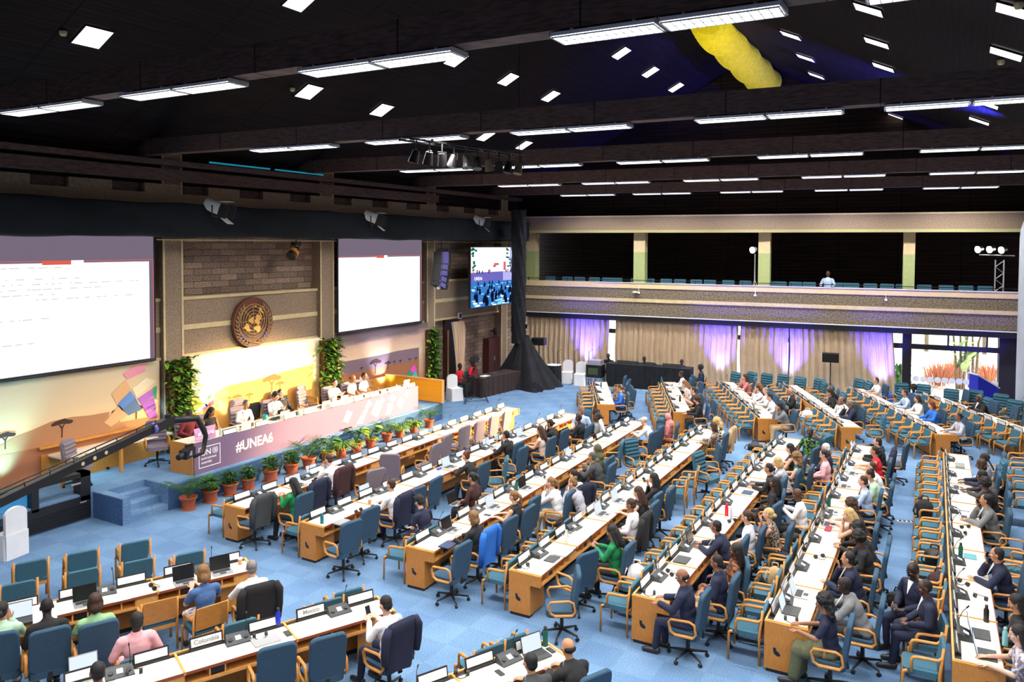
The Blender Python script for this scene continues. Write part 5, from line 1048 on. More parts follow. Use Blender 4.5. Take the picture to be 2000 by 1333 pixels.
# barn-door stage lights on the truss, moving head, track spots
def stage_light(loc, a, lab, col, g):
    e = empty('stage_spotlight', loc, a, lab, 'stage light', g); e.scale = (1.25,)*3; b = MB(); R = (math.radians(20), 0, 0)
    b.cyl((0, -.22, .08), (0, .10, -.04), .13, col, .14, 16); b.cyl((0, .10, -.04), (0, .14, -.055), .16, col, .16, 4); ob('lamp_body', b, e)
    for s, (dx, dz, sx, sz) in enumerate(((0, .19, .34, .01), (0, -.19, .34, .01), (.19, 0, .01, .3), (-.19, 0, .01, .3))):
        d = MB(); d.box((dx*1.1, .24, dz*1.1-.09), (sx, .2, sz), col if s < 2 else M_BLACK, (math.radians(-20)+(.35 if s == 0 else -.35 if s == 1 else 0), 0, 0)); ob('barn_door', d, e)
    b = MB(); b.tube([(-.16, -.02, .04), (-.16, -.02, -.2), (.16, -.02, -.2), (.16, -.02, .04)], .014, M_BLACK, 6); b.cyl((0, -.02, -.2), (0, -.02, -.32), .02, M_BLACK); ob('yoke', b, e)
M_LG = mat('pale_grey_lamp', hexc(238, 242, 242), .4)
for n, (px, py) in enumerate(((422, 405), (728, 425), (938, 432))):
    v = PX(px, py, -17.6); stage_light(v, math.radians(-62), f'pale grey stage light with barn doors on the dark truss, {ORD[n]} from the left', M_LG, 'stage lights on the dark truss')
e = empty('moving_head_light', PX(573, 490, -18.2), 0, 'black and orange moving head light hanging over the emblem wall', 'stage light'); b = MB(); b.cyl((0, .12, .05), (.05, -.16, -.18), .13, M_BLACK, .16, 16); ob('lamp_head', b, e)
b = MB(); b.cyl((.015, .05, -.01), (.03, -.05, -.09), .155, mat('orange_ring', hexc(240, 150, 30), .5), .165, 16); ob('orange_ring', b, e); b = MB(); b.box((0, .12, .22), (.2, .26, .12), M_BLACK); b.tube([(-.16, .1, .18), (-.17, .02, 0)], .02, M_BLACK); b.tube([(.16, .1, .18), (.17, .02, 0)], .02, M_BLACK); b.cyl((0, .12, .26), (0, .12, .34), .02, M_BLACK); ob('yoke', b, e)
p = MB(); p.cyl((-18.575, 13.4, 6.38), (-18.575, 31.5, 6.38), .02, M_BEIGE); ob('lighting_bar', p, label='thin cream pipe running along the wall under the dark truss', cat='pipe')
ta, tb = P(790, 272, 8.40), P(1014, 303, 8.40); p = MB(); tm = ta.lerp(tb, (beam_y('b', -11.4)-ta.y)/(tb.y-ta.y)); p.cyl(tm, tm+Vector((0, 0, .158)), .03, M_SATIN); te = tb; p.cyl(te, Vector((te.x, te.y, ceil_z(te.x)-.01)), .012, M_SATIN, seg=6); dd = (tb-ta).normalized(); nn = Vector((-dd.y, dd.x, 0))
for s in (-.16, .16): p.cyl(ta+nn*s, tb+nn*s, .022, M_SATIN, seg=6)
t = 0
while t < (tb-ta).length: p.cyl(ta+dd*t-nn*.16, ta+dd*min(t+.5, (tb-ta).length)+nn*.16, .012, M_SATIN, seg=5); t += .5
nn2 = nn*.16
tr = ob('lighting_truss', p, label='slanting black lighting truss under the second ceiling beam', cat='truss')
M_BRASS = mat('dull_brass_lamp', hexc(120, 104, 84), .4, metal=.4)
for n, px in enumerate((795, 812, 835, 856, 883, 904, 930, 955, 976, 988)):
    py = 274+(px-795)*.19; t = (n+.5)/10; c = ta.lerp(tb, t)-Vector((0, 0, .17))-nn*.16; e = empty('track_spotlight', c, RND.uniform(0, 6), f'small spotlight hanging from the slanting truss, {ORD[n]} from the left', 'stage light', 'spotlights on the slanting truss')
    b = MB(); b.cyl((0, 0, -.05), (.04, .06, -.30), .07, M_BRASS if n in (6, 9) else M_SATIN, .11, 12); ob('lamp_can', b, e); b = MB(); b.cyl((0, 0, -.06), (0, 0, .18), .015, M_SATIN); b.tube([(-.1, 0, -.16), (-.1, 0, -.02), (.1, 0, -.02), (.1, 0, -.16)], .01, M_SATIN, 5); ob('clamp', b, e)
# ---------------------------------------------------------------- dais desk with lettering, laptops, plates and people
M_PURP = mat('mauve_purple_panel', hexc(122, 98, 130), .75, noise=.03, scale=30); M_PINKP = mat('pale_pink_tile', hexc(172, 142, 164), .75)
e = empty('stage_desk', (-16.15, 12.6, .6), 0, 'long raised stage desk with a mauve front reading UNEA6', 'desk')
b = MB(); b.bx(-.85, -.02, 0, 9.1, .70, .735, M_WOOD); b.bx(-.83, -.04, .02, 9.08, .735, .74, M_TOP); ob('desktop', b, e)
b = MB(); b.bx(-.02, .012, 0, 9.1, -.02, .79, M_PURP); fp = ob('front_panel', b, e)
b = MB(); b.bx(-.85, -.02, -.03, .0, 0, .76, M_WOOD); ob('end_panel', b, e); b = MB(); b.bx(-.85, -.02, 9.1, 9.13, 0, .76, M_WOOD); ob('end_panel', b, e)
b = MB(); b.bx(-.06, -.02, 0, 9.1, .0, .7, M_WOOD); ob('back_board', b, e)
b = MB()
for pts in ([(5.9, .1), (6.3, .5), (6.5, .5), (6.2, .05)], [(6.6, .3), (6.9, .7), (7.2, .45), (6.9, .1)], [(7.3, .1), (7.5, .5), (7.75, .4), (7.6, .1)], [(7.5, .6), (7.7, .75), (7.9, .6), (7.7, .45)], [(7.9, .35), (8.1, .6), (8.35, .4), (8.15, .15)], [(6.3, .55), (6.5, .75), (6.7, .6), (6.5, .5)], [(5.3, .3), (5.5, .62), (5.75, .5), (5.55, .2)], [(7.0, .62), (7.15, .76), (7.3, .62), (7.15, .5)], [(8.3, .6), (8.45, .74), (8.6, .6), (8.45, .48)]):
    b.prism([Vector((.012, y, z)) for y, z in pts], (.003, 0, 0), M_PINKP)
ob('printed_tiles', b, e)
xf = -16.15+.013
place_text('panel_lettering', '#UNEA6', .36, (xf, 14.5, .90), (0, 1, 0), (0, 0, 1), M_WHITE, e, .002, .022, sx=.93)
b = MB()
for a, c in (((.13, .13), (.78, .15)), ((.13, .63), (.78, .65)), ((.13, .13), (.15, .65)), ((.76, .13), (.78, .65))): b.bx(.012, .015, a[0], c[0], a[1], c[1], M_WHITE)
c_ = Vector((.014, .62, .51))
for r in (.035, .06): b.tube([c_+Vector((0, r*math.cos(2*PI*k/20), r*math.sin(2*PI*k/20))) for k in range(20)], .006, M_WHITE, 4, closed=True)
b.cyl(c_, c_+Vector((.003, 0, 0)), .018, M_WHITE, seg=10)
for s in (-1, 1): b.tube([c_+Vector((0, s*.085*math.cos(a), .085*math.sin(a))) for a in [math.radians(-80+12*k) for k in range(13)]], .006, M_WHITE, 4)
ob('logo_frame', b, e)
place_text('logo_lettering', 'UN', .20, (xf, 12.6+.20, .6+.435), (0, 1, 0), (0, 0, 1), M_WHITE, e, .002, .016, 'LEFT'); place_text('logo_lettering', 'environment', .088, (xf, 12.6+.20, .6+.33), (0, 1, 0), (0, 0, 1), M_WHITE, e, .002, .012, 'LEFT'); place_text('logo_lettering', 'assembly', .088, (xf, 12.6+.20, .6+.23), (0, 1, 0), (0, 0, 1), M_WHITE, e, .002, .012, 'LEFT')
M_LTOP = mat('white_laptop_lid', hexc(236, 230, 222), .45); M_KEY = mat('keyboard_dark', (.03, .03, .035), .5)
def laptop_parts(lid, scr, base, ang=105, w=.33, d=.23):
    a = math.radians(ang-90); b1 = MB(); b1.rbox((0, 0, .009), (w, .016, d), base, .012, (math.radians(90), 0, 0)); k = MB(); k.bx(-w*.42, w*.42, -.01, d*.40, .0175, .0195, M_KEY); k.bx(-.05, .05, -d*.42, -d*.12, .0175, .0185, M_DARK)
    l = MB(); R = Matrix.Rotation(-a, 3, 'X'); c = Vector((0, d/2, .015))+R @ Vector((0, 0, d/2)); l.box(c, (w, .008, d), lid, R); s = MB(); s.box(c+R @ Vector((0, -.0055, 0)), (w*.94, .002, d*.9), scr, R)
    return [('keyboard_deck', b1, [('keys', k)]), ('lid', l, [('screen', s)])]
PR_LAPW = proto('laptop', laptop_parts(M_LTOP, M_SCREENW, M_LTOP, 100)); PR_LAPB = proto('laptop', laptop_parts(M_DARK, M_SCREENW, M_DARK)); PR_LAPD = proto('laptop', laptop_parts(M_SATIN, M_SCREEND, M_SILVER)); PR_LAPS = proto('laptop', laptop_parts(M_SILVER, M_SCREENW, M_SILVER))
DZ = 1.34
for n, px in enumerate((474, 549, 630, 666, 788)):
    py = {474: 836, 549: 815, 630: 795, 666: 784, 672: 783, 788: 752}[px]
    if px == 672: continue
    v = P(px, py, DZ+.05); spawn(PR_LAPW, (min(v.x, -16.33), v.y, DZ), -PI/2+PI, '', 'laptop')
    o = bpy.data.objects[-1] if False else None
lapt = [o for o in C.objects if o.name.startswith('laptop') and o.type == 'EMPTY']
for n, o in enumerate(lapt): o['label'] = f'white laptop with its lid to the hall on the stage desk, {ORD[n]} from the left'; o['group'] = 'white laptops on the stage desk'; o.rotation_euler = (0, 0, math.radians(-90))
for o in lapt: o.rotation_euler = (0, 0, -PI/2)
for n, (px, py) in enumerate(((449, 846), (512, 830), (568, 816), (602, 806), (651, 792), (697, 781), (727, 773), (762, 764), (800, 755))):
    v = P(px, py, DZ+.06); spawn(PR_PLATE, (-16.24, v.y, DZ), PI/2, f'white name plate on the stage desk, {ORD[n]} from the left', 'name plate', 'name plates on the stage desk')
for n, (px, py) in enumerate(((497, 832), (555, 818), (583, 808), (640, 793), (680, 785), (712, 776), (745, 768), (775, 760))):
    v = P(px, py, DZ+.06); spawn(PR_CONS, (-16.62, v.y, DZ), -PI/2, f'charcoal microphone console on the stage desk, {ORD[n]} from the left', 'microphone', 'microphone consoles on the stage desk')
b = MB(); b.box((0, 0, .17), (.012, .62, .30), mat('pink_sign', hexc(206, 150, 200), .6), (0, math.radians(-12), 0)); b.box((-.04, 0, .02), (.12, .3, .02), M_BLACK)
v = P(412, 832, 1.45); s_ = ob('table_sign', b, None, (-16.42, 13.15, DZ), 0, label='small pink sign reading UNEA6 at the left end of the stage desk', cat='sign')
o = place_text('sign_lettering', '#UNEA6', .13, (-16.42+.045, 13.15, DZ+.13), (0, 1, 0), (-.2, 0, .98), M_WHITE, s_, .004, .02)
bt = MB(); bt.lathe([(0, 0), (.032, 0), (.034, .02), (.034, .13), (.014, .17), (.013, .2), (0, .2)], mat('clear_bottle', hexc(200, 220, 215), .1), 14)
for n, yy in enumerate((13.45, 13.65, 16.4, 20.9)): ob('glass_bottle', bt, None, (-16.45, yy, DZ), label=f'small clear bottle on the stage desk, {ORD[n]} from the left', cat='bottle', group='clear bottles on the stage desk')
STG = [(402, 815, 'lap', 'long', 'maroon', 'short', 'k', 'v', 'person in dark red at the left end of the stage desk'), (456, 812, 'down', 'bare', 'black', 'long', 'k', 'm', 'person with long black hair in black at the stage desk'), (501, 793, 'down', 'long', 'white', 'short', 'dg', 't', 'person in white shirt with headphones and grey hair at the stage desk'),
       (569, 778, 'phone', 'long', 'white', 'full', 'k', 't', 'person in white shirt, left of the one in black, at the stage desk'), (589, 774, 'back', 'suit', 'black', 'lowbun', 'k', 'l', 'person in black jacket, head raised, at the stage desk'), (666, 750, 'phone', 'long', 'white', 'short', 'k', 'l', 'person in white with a lanyard beside the second leafy column'),
       (732, 745, 'lap', 'short', 'white', 'fringe', 'k', 'm', 'person in white at the right end of the stage desk, left one'), (746, 739, 'lap', 'short', 'white', 'short', 'k', 'm', 'person in white at the right end of the stage desk, right one')]
def seated_at(px, py, zf, rz, pose, minx=None, maxx=None, pos=None):
    k = skel(pose); hc = k['hc']; hw = P(px, py, hc.z+zf); root = hw-Matrix.Rotation(rz, 3, 'Z') @ Vector((hc.x, hc.y, 0)); root.z = zf
    if minx is not None: root.x = min(max(root.x, minx), maxx)
    return root
stage_seats = []
for (px, py, pose, top, tc_, hair, hcol, sk, lab) in STG:
    rt = seated_at(px, py, .6, -PI/2, pose, -17.75, -17.3); person(rt, -PI/2+(.25 if 'right end' in lab else 0), pose, top, tc_, 'trousers', 'black', hair, hcol, sk, lab); stage_seats.append((rt.x, rt.y))
for yy in (15.2, 16.9, 17.9, 19.0, 20.0, 20.9):
    if all(abs(yy-s[1]) > .55 for s in stage_seats): stage_seats.append((-17.5+RND.uniform(-.15, .1), yy))
for yy in (15.9, 17.4, 18.5): stage_seats.append((-18.15, yy))
for n, (x, y) in enumerate(sorted(stage_seats, key=lambda s: s[1])): spawn(PR_SWQG, (x, y, .6), -PI/2+RND.uniform(-.3, .3), f'grey ribbed swivel chair behind the stage desk, {ORD[n]} from left', 'chair', 'grey chairs behind the stage desk')
for n, (px, py) in enumerate(((466, 800), (511, 786), (590, 755))):
    v = P(px, py, 1.4); o = ob('draped_jacket', JM[n % 2].copy(), label=('black bag and coat on a stage chair, left one', 'black coat on a stage chair behind the grey haired person', 'dark coat on a stage chair by the second leafy column')[n], cat='jacket'); o.location = (-17.78, v.y, 1.62); o.rotation_euler = (0, 0, -PI/2); o.scale = (1, 1, .7); slotmat(o, clmat('black'))
# teal mug on the stage desk, headphones
b = MB(); b.lathe([(0, 0), (.07, 0), (.075, .2), (.07, .2), (.065, .02), (0, .02)], mat('teal_tumbler', hexc(20, 140, 150), .5), 18); ob('tumbler', b, None, (-16.62, P(481, 811, 1.45).y, DZ), label='teal tumbler beside the person with headphones', cat='tumbler')
# partition at the right end of the stage
b = MB(); b.bx(-18.53, -15.98, 22.86, 22.98, .62, 1.38, mat('golden_veneer', hexc(238, 172, 34), .4, noise=.05, scale=2, stretch=(.3, 1, 6))); b.bx(-18.53, -15.94, 22.84, 23.0, 1.38, 1.43, M_EDGE); b.bx(-15.98, -15.94, 22.84, 23.0, .6, 1.40, M_EDGE)
b.bx(-18.53, -18.47, 19.6, 22.9, .62, 1.36, M_WOOD)
ob('wooden_partition', b, label='golden wooden partition at the right end of the stage', cat='partition')
# side desk on the stage with two chairs
e = empty('side_desk', (-18.5, 11.6, .6), 0, 'low beech desk along the backdrop at the left of the stage', 'desk'); b = MB(); b.bx(-.03, 0, -1.35, 1.75, .0, .72, M_PANEL); ob('front_board', b, e); b = MB(); b.bx(0, .62, -1.2, 1.7, .66, .70, M_TOP); ob('desktop', b, e)
for y in (-1.2, .25): b = MB(); b.bx(.52, .60, y, y+.06, 0, .66, M_WOOD); ob('leg', b, e)
b = MB(); b.bx(-.03, .05, -1.4, 1.8, .86, .92, M_WOOD); ob('top_rail', b, e)
for n, (y, a, pr) in enumerate(((10.7, -60, PR_SWQG), (12.75, -120, PR_SWQG))): spawn(pr, (-17.75, y, .6), math.radians(a), ('grey swivel chair at the low stage desk behind the camera crane', 'grey swivel chair between the crane and the first leafy column')[n], 'chair')
spawn(PR_HEAD, P(207, 917, .6)+Vector((0, 0, .0)), 0, 'black headset lying on the stage carpet', 'headset')
# leafy columns in front of the pillars
def leaf(b, base, d, L, w, m, droop=.5, n=3, up=Vector((0, 0, 1))):
    d = Vector(d).normalized(); s = d.cross(up); s = s.normalized() if s.length > .01 else Vector((1, 0, 0)); p = Vector(base); vs = []; th = Vector((0, 0, .004))
    for i in range(n+1):
        t = i/n; ww = w*math.sin(PI*(.12+.85*t))*.5+.002; vs += [p-s*ww, p+Vector((0, 0, -ww*.35)), p+s*ww]; p = p+d*(L/n); d = (d-Vector((0, 0, droop/n))).normalized()
    fs = []
    for i in range(n): fs += [(3*i, 3*i+1, 3*i+4, 3*i+3), (3*i+1, 3*i+2, 3*i+5, 3*i+4)]
    b.add(vs, fs, m, True)
M_MOSS = mat('brown_moss', hexc(84, 66, 34), .95, noise=.5, scale=14, bump=1)
for n, (y0, y1, z0, z1, lab) in enumerate(((13.5, 14.35, .6, 3.15, 'leafy climbing column by the left end of the stage desk'), (19.35, 20.2, .6, 3.1, 'leafy climbing column in the middle of the stage'), (25.35, 26.0, .0, 2.9, 'leafy climbing column by the doorway'))):
    e = empty('leafy_column', (-18.37, (y0+y1)/2, z0), 0, lab, 'plant', 'leafy columns on the pillars'); w = (y1-y0)/2; h = z1-z0; b = MB(); rr = random.Random(n+20)
    b.bx(-.17, .02, -w*.8, w*.8, 0, h*.98, M_MOSS); ob('moss_board', b, e); b = MB()
    for i in range(520):
        y = rr.gauss(.15*w, w*.55); z = rr.uniform(.03, 1)*h; a = rr.uniform(-1.4, 1.4); L = rr.uniform(.16, .34); d = (math.cos(a)*.9, math.sin(a)*1.0, rr.uniform(-.2, .7)); leaf(b, (.0, max(-w, min(w, y)), z), d, L, L*.42, rr.choice((M_GREEN, M_GREEN, M_GREEN2, M_GREEN3, M_GREEN2)), 1.2)
    ob('foliage', b, e)
# potted plants in front of the stage
POT = [(0, 0), (.14, 0), (.155, .02), (.15, .05), (.19, .24), (.205, .27), (.225, .28), (.23, .33), (.215, .335), (.2, .31), (.0, .30)]
def plant(n, loc, kind, s, lab):
    e = empty('potted_plant', loc, 0, lab, 'potted plant', 'potted plants before the stage'); e.scale = (s*.9,)*3; b = MB(); b.lathe(POT, M_TERRA, 22); b.lathe([(0, .302), (.2, .302)], M_SOIL, 16); b.lathe([(0, -.0), (.2, 0), (.21, .02), (.16, .025)], M_TERRA, 20); ob('terracotta_pot', b, e)
    b = MB(); rr = random.Random(n)
    if kind == 'bushy':
        for i in range(150): a = rr.uniform(0, 6.28); r = rr.uniform(0, .16); z = .33+rr.uniform(0, .32); leaf(b, (r*math.cos(a), r*math.sin(a), z), (math.cos(a), math.sin(a), rr.uniform(-.1, 1)), rr.uniform(.12, .22), .055, rr.choice((M_GREEN, M_GREEN3, M_GREEN)), .9)
    elif kind == 'palm':
        for i in range(24):
            a = rr.uniform(0, 6.28); up = rr.uniform(.7, 1.8); d = Vector((math.cos(a), math.sin(a), up)).normalized(); p = Vector((0, 0, .32)); st = [p.copy()]
            for k in range(9):
                p = p+d*.085; d = (d-Vector((0, 0, .10))).normalized(); st.append(p.copy()); s_ = d.cross(Vector((0, 0, 1))).normalized()
                if k > 1:
                    for q in (-1, 1): leaf(b, p, s_*q+d*.6, .17, .02, rr.choice((M_GREEN, M_GREEN3)), .5, 2)
            b.tube(st, .006, M_GREEN, 4)
    elif kind == 'spider':
        for i in range(90): a = rr.uniform(0, 6.28); leaf(b, (.05*math.cos(a), .05*math.sin(a), .32), (math.cos(a), math.sin(a), rr.uniform(.4, 2.2)), rr.uniform(.35, .62), .035, rr.choice((M_GREEN2, M_GREEN2, M_GREEN)), 2.2, 6)
    elif kind == 'broad':
        for i in range(13):
            a = rr.uniform(0, 6.28); h = rr.uniform(.25, .5); t = Vector((math.cos(a)*.2, math.sin(a)*.2, .32+h)); b.tube([(0, 0, .3), t*.6+Vector((0, 0, .16)), t], .008, M_GREEN, 5); leaf(b, t, (math.cos(a), math.sin(a), .1), .3, .24, rr.choice((M_GREEN3, M_GREEN, M_GREEN2)), 1.0, 5)
        for i in range(40): a = rr.uniform(0, 6.28); leaf(b, (.05*math.cos(a), .05*math.sin(a), .32), (math.cos(a), math.sin(a), rr.uniform(.1, 1)), .3, .03, M_GREEN2, 2, 5)
    ob('foliage', b, e)
PL = [((362, 993), 'palm', 1.0, 'palm'), ((402, 978), 'bushy', 1.0, 'bushy'), ((442, 965), 'bushy', 1.0, 'bushy'), ((477, 953), 'bushy', .95, 'bushy'), ((519, 938), 'bushy', 1.05, 'bushy'), ((556, 923), 'bushy', 1.0, 'bushy'), ((595, 913), 'palm', 1.05, 'feathery'), ((628, 900), 'broad', 1.0, 'drooping'), ((660, 892), 'spider', .95, 'grassy'), ((690, 882), 'broad', 1.0, 'broad-leaved'), ((721, 873), 'broad', .95, 'broad-leaved'), ((747, 861), 'palm', .9, 'feathery'), ((779, 854), 'spider', .9, 'grassy'), ((808, 845), 'spider', .85, 'grassy'), ((833, 834), 'palm', .9, 'feathery')]
for n, (pp, kd, s, w) in enumerate(PL): q = P(*pp, 0); q.x = -15.72; plant(n, q, kd, s, f'{w} plant in a terracotta pot before the stage, {ORD[n]} from the left')
# ---------------------------------------------------------------- camera crane and its black cases
e = empty('camera_crane', (-15.6, 8.4, 0), 0, 'long black camera crane reaching over the stage steps', 'camera crane'); O = Vector((15.6, -8.4, 0))
J0, J1, J2 = PX(-60, 1010, -14.9), PX(305, 835, -15.6), PX(385, 822, -15.6)
b = MB(); dj = (J1-J0).normalized(); side = dj.cross(Vector((0, 0, 1))).normalized(); upv = side.cross(dj)
def bar(b, a, c, w, h, m): d = (c-a).normalized(); s = d.cross(Vector((0, 0, 1))).normalized(); u = s.cross(d); R = Matrix((s, d, u)).transposed(); b.box((a+c)/2, (w, (c-a).length, h), m, R)
bar(b, J0, J1, .13, .16, M_BLACK); o = ob('boom', b, e); o.location = O
b = MB()
for k in range(2, 15):
    c = J0.lerp(J1, k/15)
    if k in (8, 9, 10): b.cyl(c-side*.07, c+side*.07, .04, M_BEIGE, seg=12)
for s in (-.09, .09): b.cyl(J0+upv*.19+side*s, J1+upv*.12+side*s, .014, M_SATIN, seg=6)
for k in range(9): c = J0.lerp(J1, k/8); b.cyl(c+upv*.06, c+upv*.17, .012, M_SATIN, seg=6)
o = ob('boom_rods', b, e); o.location = O
b = MB(); bar(b, J1-dj*.1, J1+dj*.5, .18, .2, M_BLACK); b.cyl(J1+dj*.35, J1+dj*.35+Vector((0, 0, .16)), .07, M_BLACK); J3 = PX(402, 852, -15.5); b.tube([J1+dj*.45, J2+Vector((0, 0, .06)), PX(398, 840, -15.5), J3, PX(396, 885, -15.5), PX(378, 893, -15.5)], [.09, .08, .07, .06, .05, .04], M_BLACK, 8); o = ob('crane_head', b, e); o.location = O
b = MB(); c = PX(366, 885, -15.45); b.box(c, (.2, .34, .2), M_BLACK, (.1, .1, .3)); b.cyl(c+Vector((.05, -.15, 0)), c+Vector((.1, -.32, -.03)), .07, M_BLACK); b.box(c+Vector((0, .05, .16)), (.06, .2, .06), M_BLACK); b.box(c+Vector((.1, 0, 0)), (.02, .1, .1), M_SILVER); o = ob('camera', b, e); o.location = O
b = MB(); b.cyl(J1+upv*.0-dj*.12, J1-dj*.05, .13, M_VIO, seg=8); o = ob('violet_strap', b, e); o.location = O
b = MB(); g = J0.lerp(J1, -.06); b.cyl((g.x, g.y, 0.1), g, .06, M_BLACK, .05)
for a in (0, 2.1, 4.2): b.tube([(g.x, g.y, .6), (g.x+.5*math.cos(a), g.y+.5*math.sin(a), .05)], .03, M_BLACK, 6)
o = ob('crane_stand', b, e); o.location = O
e = empty('equipment_trolley', (-17.35, 9.6, 0), 0, 'large black open-framed equipment trolley beside the stage steps', 'trolley'); b = MB(); b.bx(0, .28, -1.6, .95, .04, .46, M_BLACK)
for z in (.12, .2, .28, .36): b.bx(.281, .29, -1.5, .9, z, z+.012, M_SATIN)
ob('lower_case', b, e); b = MB()
for y0, y1, z0, z1 in ((-1.6, .95, .46, .56), (-1.6, .95, 1.0, 1.1), (-1.6, -1.38, .46, 1.1), (.72, .95, .46, 1.1), (-.35, -.2, .5, 1.05)): b.bx(.0, .28, y0, y1, z0, z1, M_BLACK)
ob('upper_frame', b, e); b = MB(); b.bx(.04, .1, -1.4, -.35, .62, .98, mat('blue_screen_glow', (.02, .12, .3), .4, em=.35, emcol=(.1, .5, 1))); ob('blue_display', b, e)
b = MB(); b.bx(.282, .286, .5, .72, .86, .9, M_SILVER); b.bx(.282, .286, .7, .85, .42, .45, M_SILVER); ob('maker_plates', b, e)
b = MB(); b.box((0, 0, .35), (.4, 1.3, .5), M_BLACK); b.bx(.2, .21, -.6, .6, .2, .5, M_SATIN); ob('flight_case', b, None, (-16.7, 8.1, .0), .1, label='black flight case at the left edge below the crane', cat='case')
# white covered chairs
def wchair_mb():
    b = MB()
    def f(u, v):
        a = 2*PI*u; w = .25+.03*math.sin(8*a)*(1-v)*.4; x = w*max(-1, min(1, 1.35*math.cos(a))); y = .26*max(-1, min(1, 1.35*math.sin(a))); return Vector((x*(1+.08*(1-v)), y*(1+.08*(1-v)), .48*v))
    s = sheet(f, 40, 8, M_WCLOTH, True); b.add(s.v, s.f, M_WCLOTH, True); b.bx(-.25, .25, -.26, .26, .46, .50, M_WCLOTH); seat = b
    c = MB(); pts = [(-.23, .3)]+[(-.23*math.cos(PI*k/12), .86+.16*math.sin(PI*k/12)) for k in range(13)]+[(.23, .3)]
    c.prism([Vector((x, -.28, z)) for x, z in pts], (0, .07, 0), M_WCLOTH); c.box((0, -.25, .25), (.48, .1, .5), M_WCLOTH); return [('skirted_seat', seat), ('covered_back', c)]
PR_WC = proto('covered_chair', wchair_mb())
for (px, py, z, a, lab) in ((14, 1085, 0, 100, 'white cloth-covered chair at the left edge'), (888, 782, 0, -120, 'white cloth-covered chair beside the golden partition'), (1108, 748, 0, 200, 'white cloth-covered chair by the black drape, left of two'), (1133, 752, 0, 195, 'white cloth-covered chair by the black drape, right of two')):
    q = P(px, py, z); spawn(PR_WC, (q.x, q.y, 0), math.radians(a), lab, 'chair', 'white covered chairs')
# ---------------------------------------------------------------- back of the hall
M_CURT = mat('tan_curtain', hexc(196, 172, 142), .9, noise=.08, scale=3)
def curtain(px0, px1, lab, n, flare=0):
    x0, x1 = BP(px0, 700, .2).x, BP(px1, 700, .2).x; W_ = U(x1)-U(x0); folds = max(3, W_/.26); rr = random.Random(n); ph = [rr.uniform(0, 6) for _ in range(4)]
    def f(u, v):
        s = u*W_; z = 2.86*v; amp = .055*(1-.25*v); y = amp*math.sin(2*PI*folds*u+.9*math.sin(5*u+ph[0])+.3*math.sin(9*v+ph[1]))+.02*math.sin(2*PI*folds*2.3*u+ph[2]); return Vector((U(x0)+s+flare*(1-v)**2*u*.3+.02*math.sin(7*v+ph[3]), .2+y, z+.03))
    b = sheet(f, int(folds*12), 10, M_CURT); o = ob('curtain', b, None, B0, RB, lab, 'curtain', 'tan curtains'); return o
for n, (a, c, lab) in enumerate(((1030, 1190, 'tan curtain at the left end of the back wall'), (1202, 1441, 'wide tan curtain behind the black-draped control table'), (1446, 1540, 'narrow tan curtain right of the second daylight gap'), (1543, 1745, 'tan curtain behind the loudspeaker on a tripod, ending at the window'))): curtain(a, c, lab, n, 1 if n == 3 else 0)
# garden outside
b = MB(); b.bx(-10, 30, 3.2, 30, -.2, -.05, mat('pale_paving', hexc(214, 208, 196), .9, noise=.05, scale=2)); o = struct('ground', b, loc=B0, rz=RB)
b = MB(); b.bx(-12, 40, 24, 24.3, -.1, 2.6, mat('pale_garden_wall', hexc(236, 234, 228), .9)); struct('garden_wall', b, loc=B0, rz=RB)
M_RGR = mat('reddish_grass', hexc(196, 130, 96), .8, noise=.3, scale=6); M_LLEAF = mat('pale_hedge_leaf', hexc(170, 190, 110), .8, noise=.35, scale=8); M_STEM = mat('banana_stem', hexc(128, 110, 84), .7, noise=.2, scale=6)
for n, (px, d, s, kd, lab) in enumerate(((1832, 5.4, 1.2, 'grass', 'reddish ornamental grass outside the window, left clump'), (1866, 7.6, 1.1, 'grass', 'reddish ornamental grass outside the window, middle clump'), (1930, 6.5, 1.2, 'grass', 'reddish ornamental grass outside, right clump'), (1757, 4.5, 1.1, 'bush', 'green bush seen left of the window mullion'))):
    q = BP(px, 700, d); b = MB(); rr = random.Random(n)
    for i in range(260):
        a = rr.uniform(0, 6.28); r = rr.uniform(0, .5)*s; leaf(b, (r*math.cos(a), r*math.sin(a), 0 if kd == 'grass' else rr.uniform(0, .8)), (math.cos(a)*.4, math.sin(a)*.4, 1.2), (rr.uniform(.6, .95) if kd == 'grass' else .2)*s, .03 if kd == 'grass' else .1, M_RGR if kd == 'grass' else M_GREEN, .6, 4)
    ob('garden_grass' if kd == 'grass' else 'garden_bush', b, None, (q.x, q.y, 0), 0, lab, 'plant')
for n, (px, d, hgt, lab) in enumerate(((1876, 4.6, 3.4, 'tall bird-of-paradise plant outside the window, left stem'), (1900, 5.2, 3.2, 'tall bird-of-paradise plant outside the window, right stem'))):
    q = BP(px, 700, d); e = empty('garden_strelitzia', (q.x, q.y, 0), 0, lab, 'plant', 'bird-of-paradise plants outside'); rr = random.Random(n+3); b = MB(); c = MB()
    for k in range(3): b.tube([(.12*k-.1, .05*k, 0), (.2*k-.2, .1, 1.4+.3*k), (.35*k-.4, .1, hgt-.4*k)], [.07, .05, .03], M_STEM, 8)
    for i in range(13): z = rr.uniform(.7, hgt); a = rr.uniform(0, 6.28); leaf(c, (rr.uniform(-.2, .2), 0, z), (math.cos(a)*.6, math.sin(a)*.4, .9), rr.uniform(.6, 1.0), .34, rr.choice((M_GREEN2, M_GREEN, M_LLEAF)), 1.0, 6)
    ob('stems', b, e); ob('leaves', c, e)
b = MB(); rr = random.Random(12)
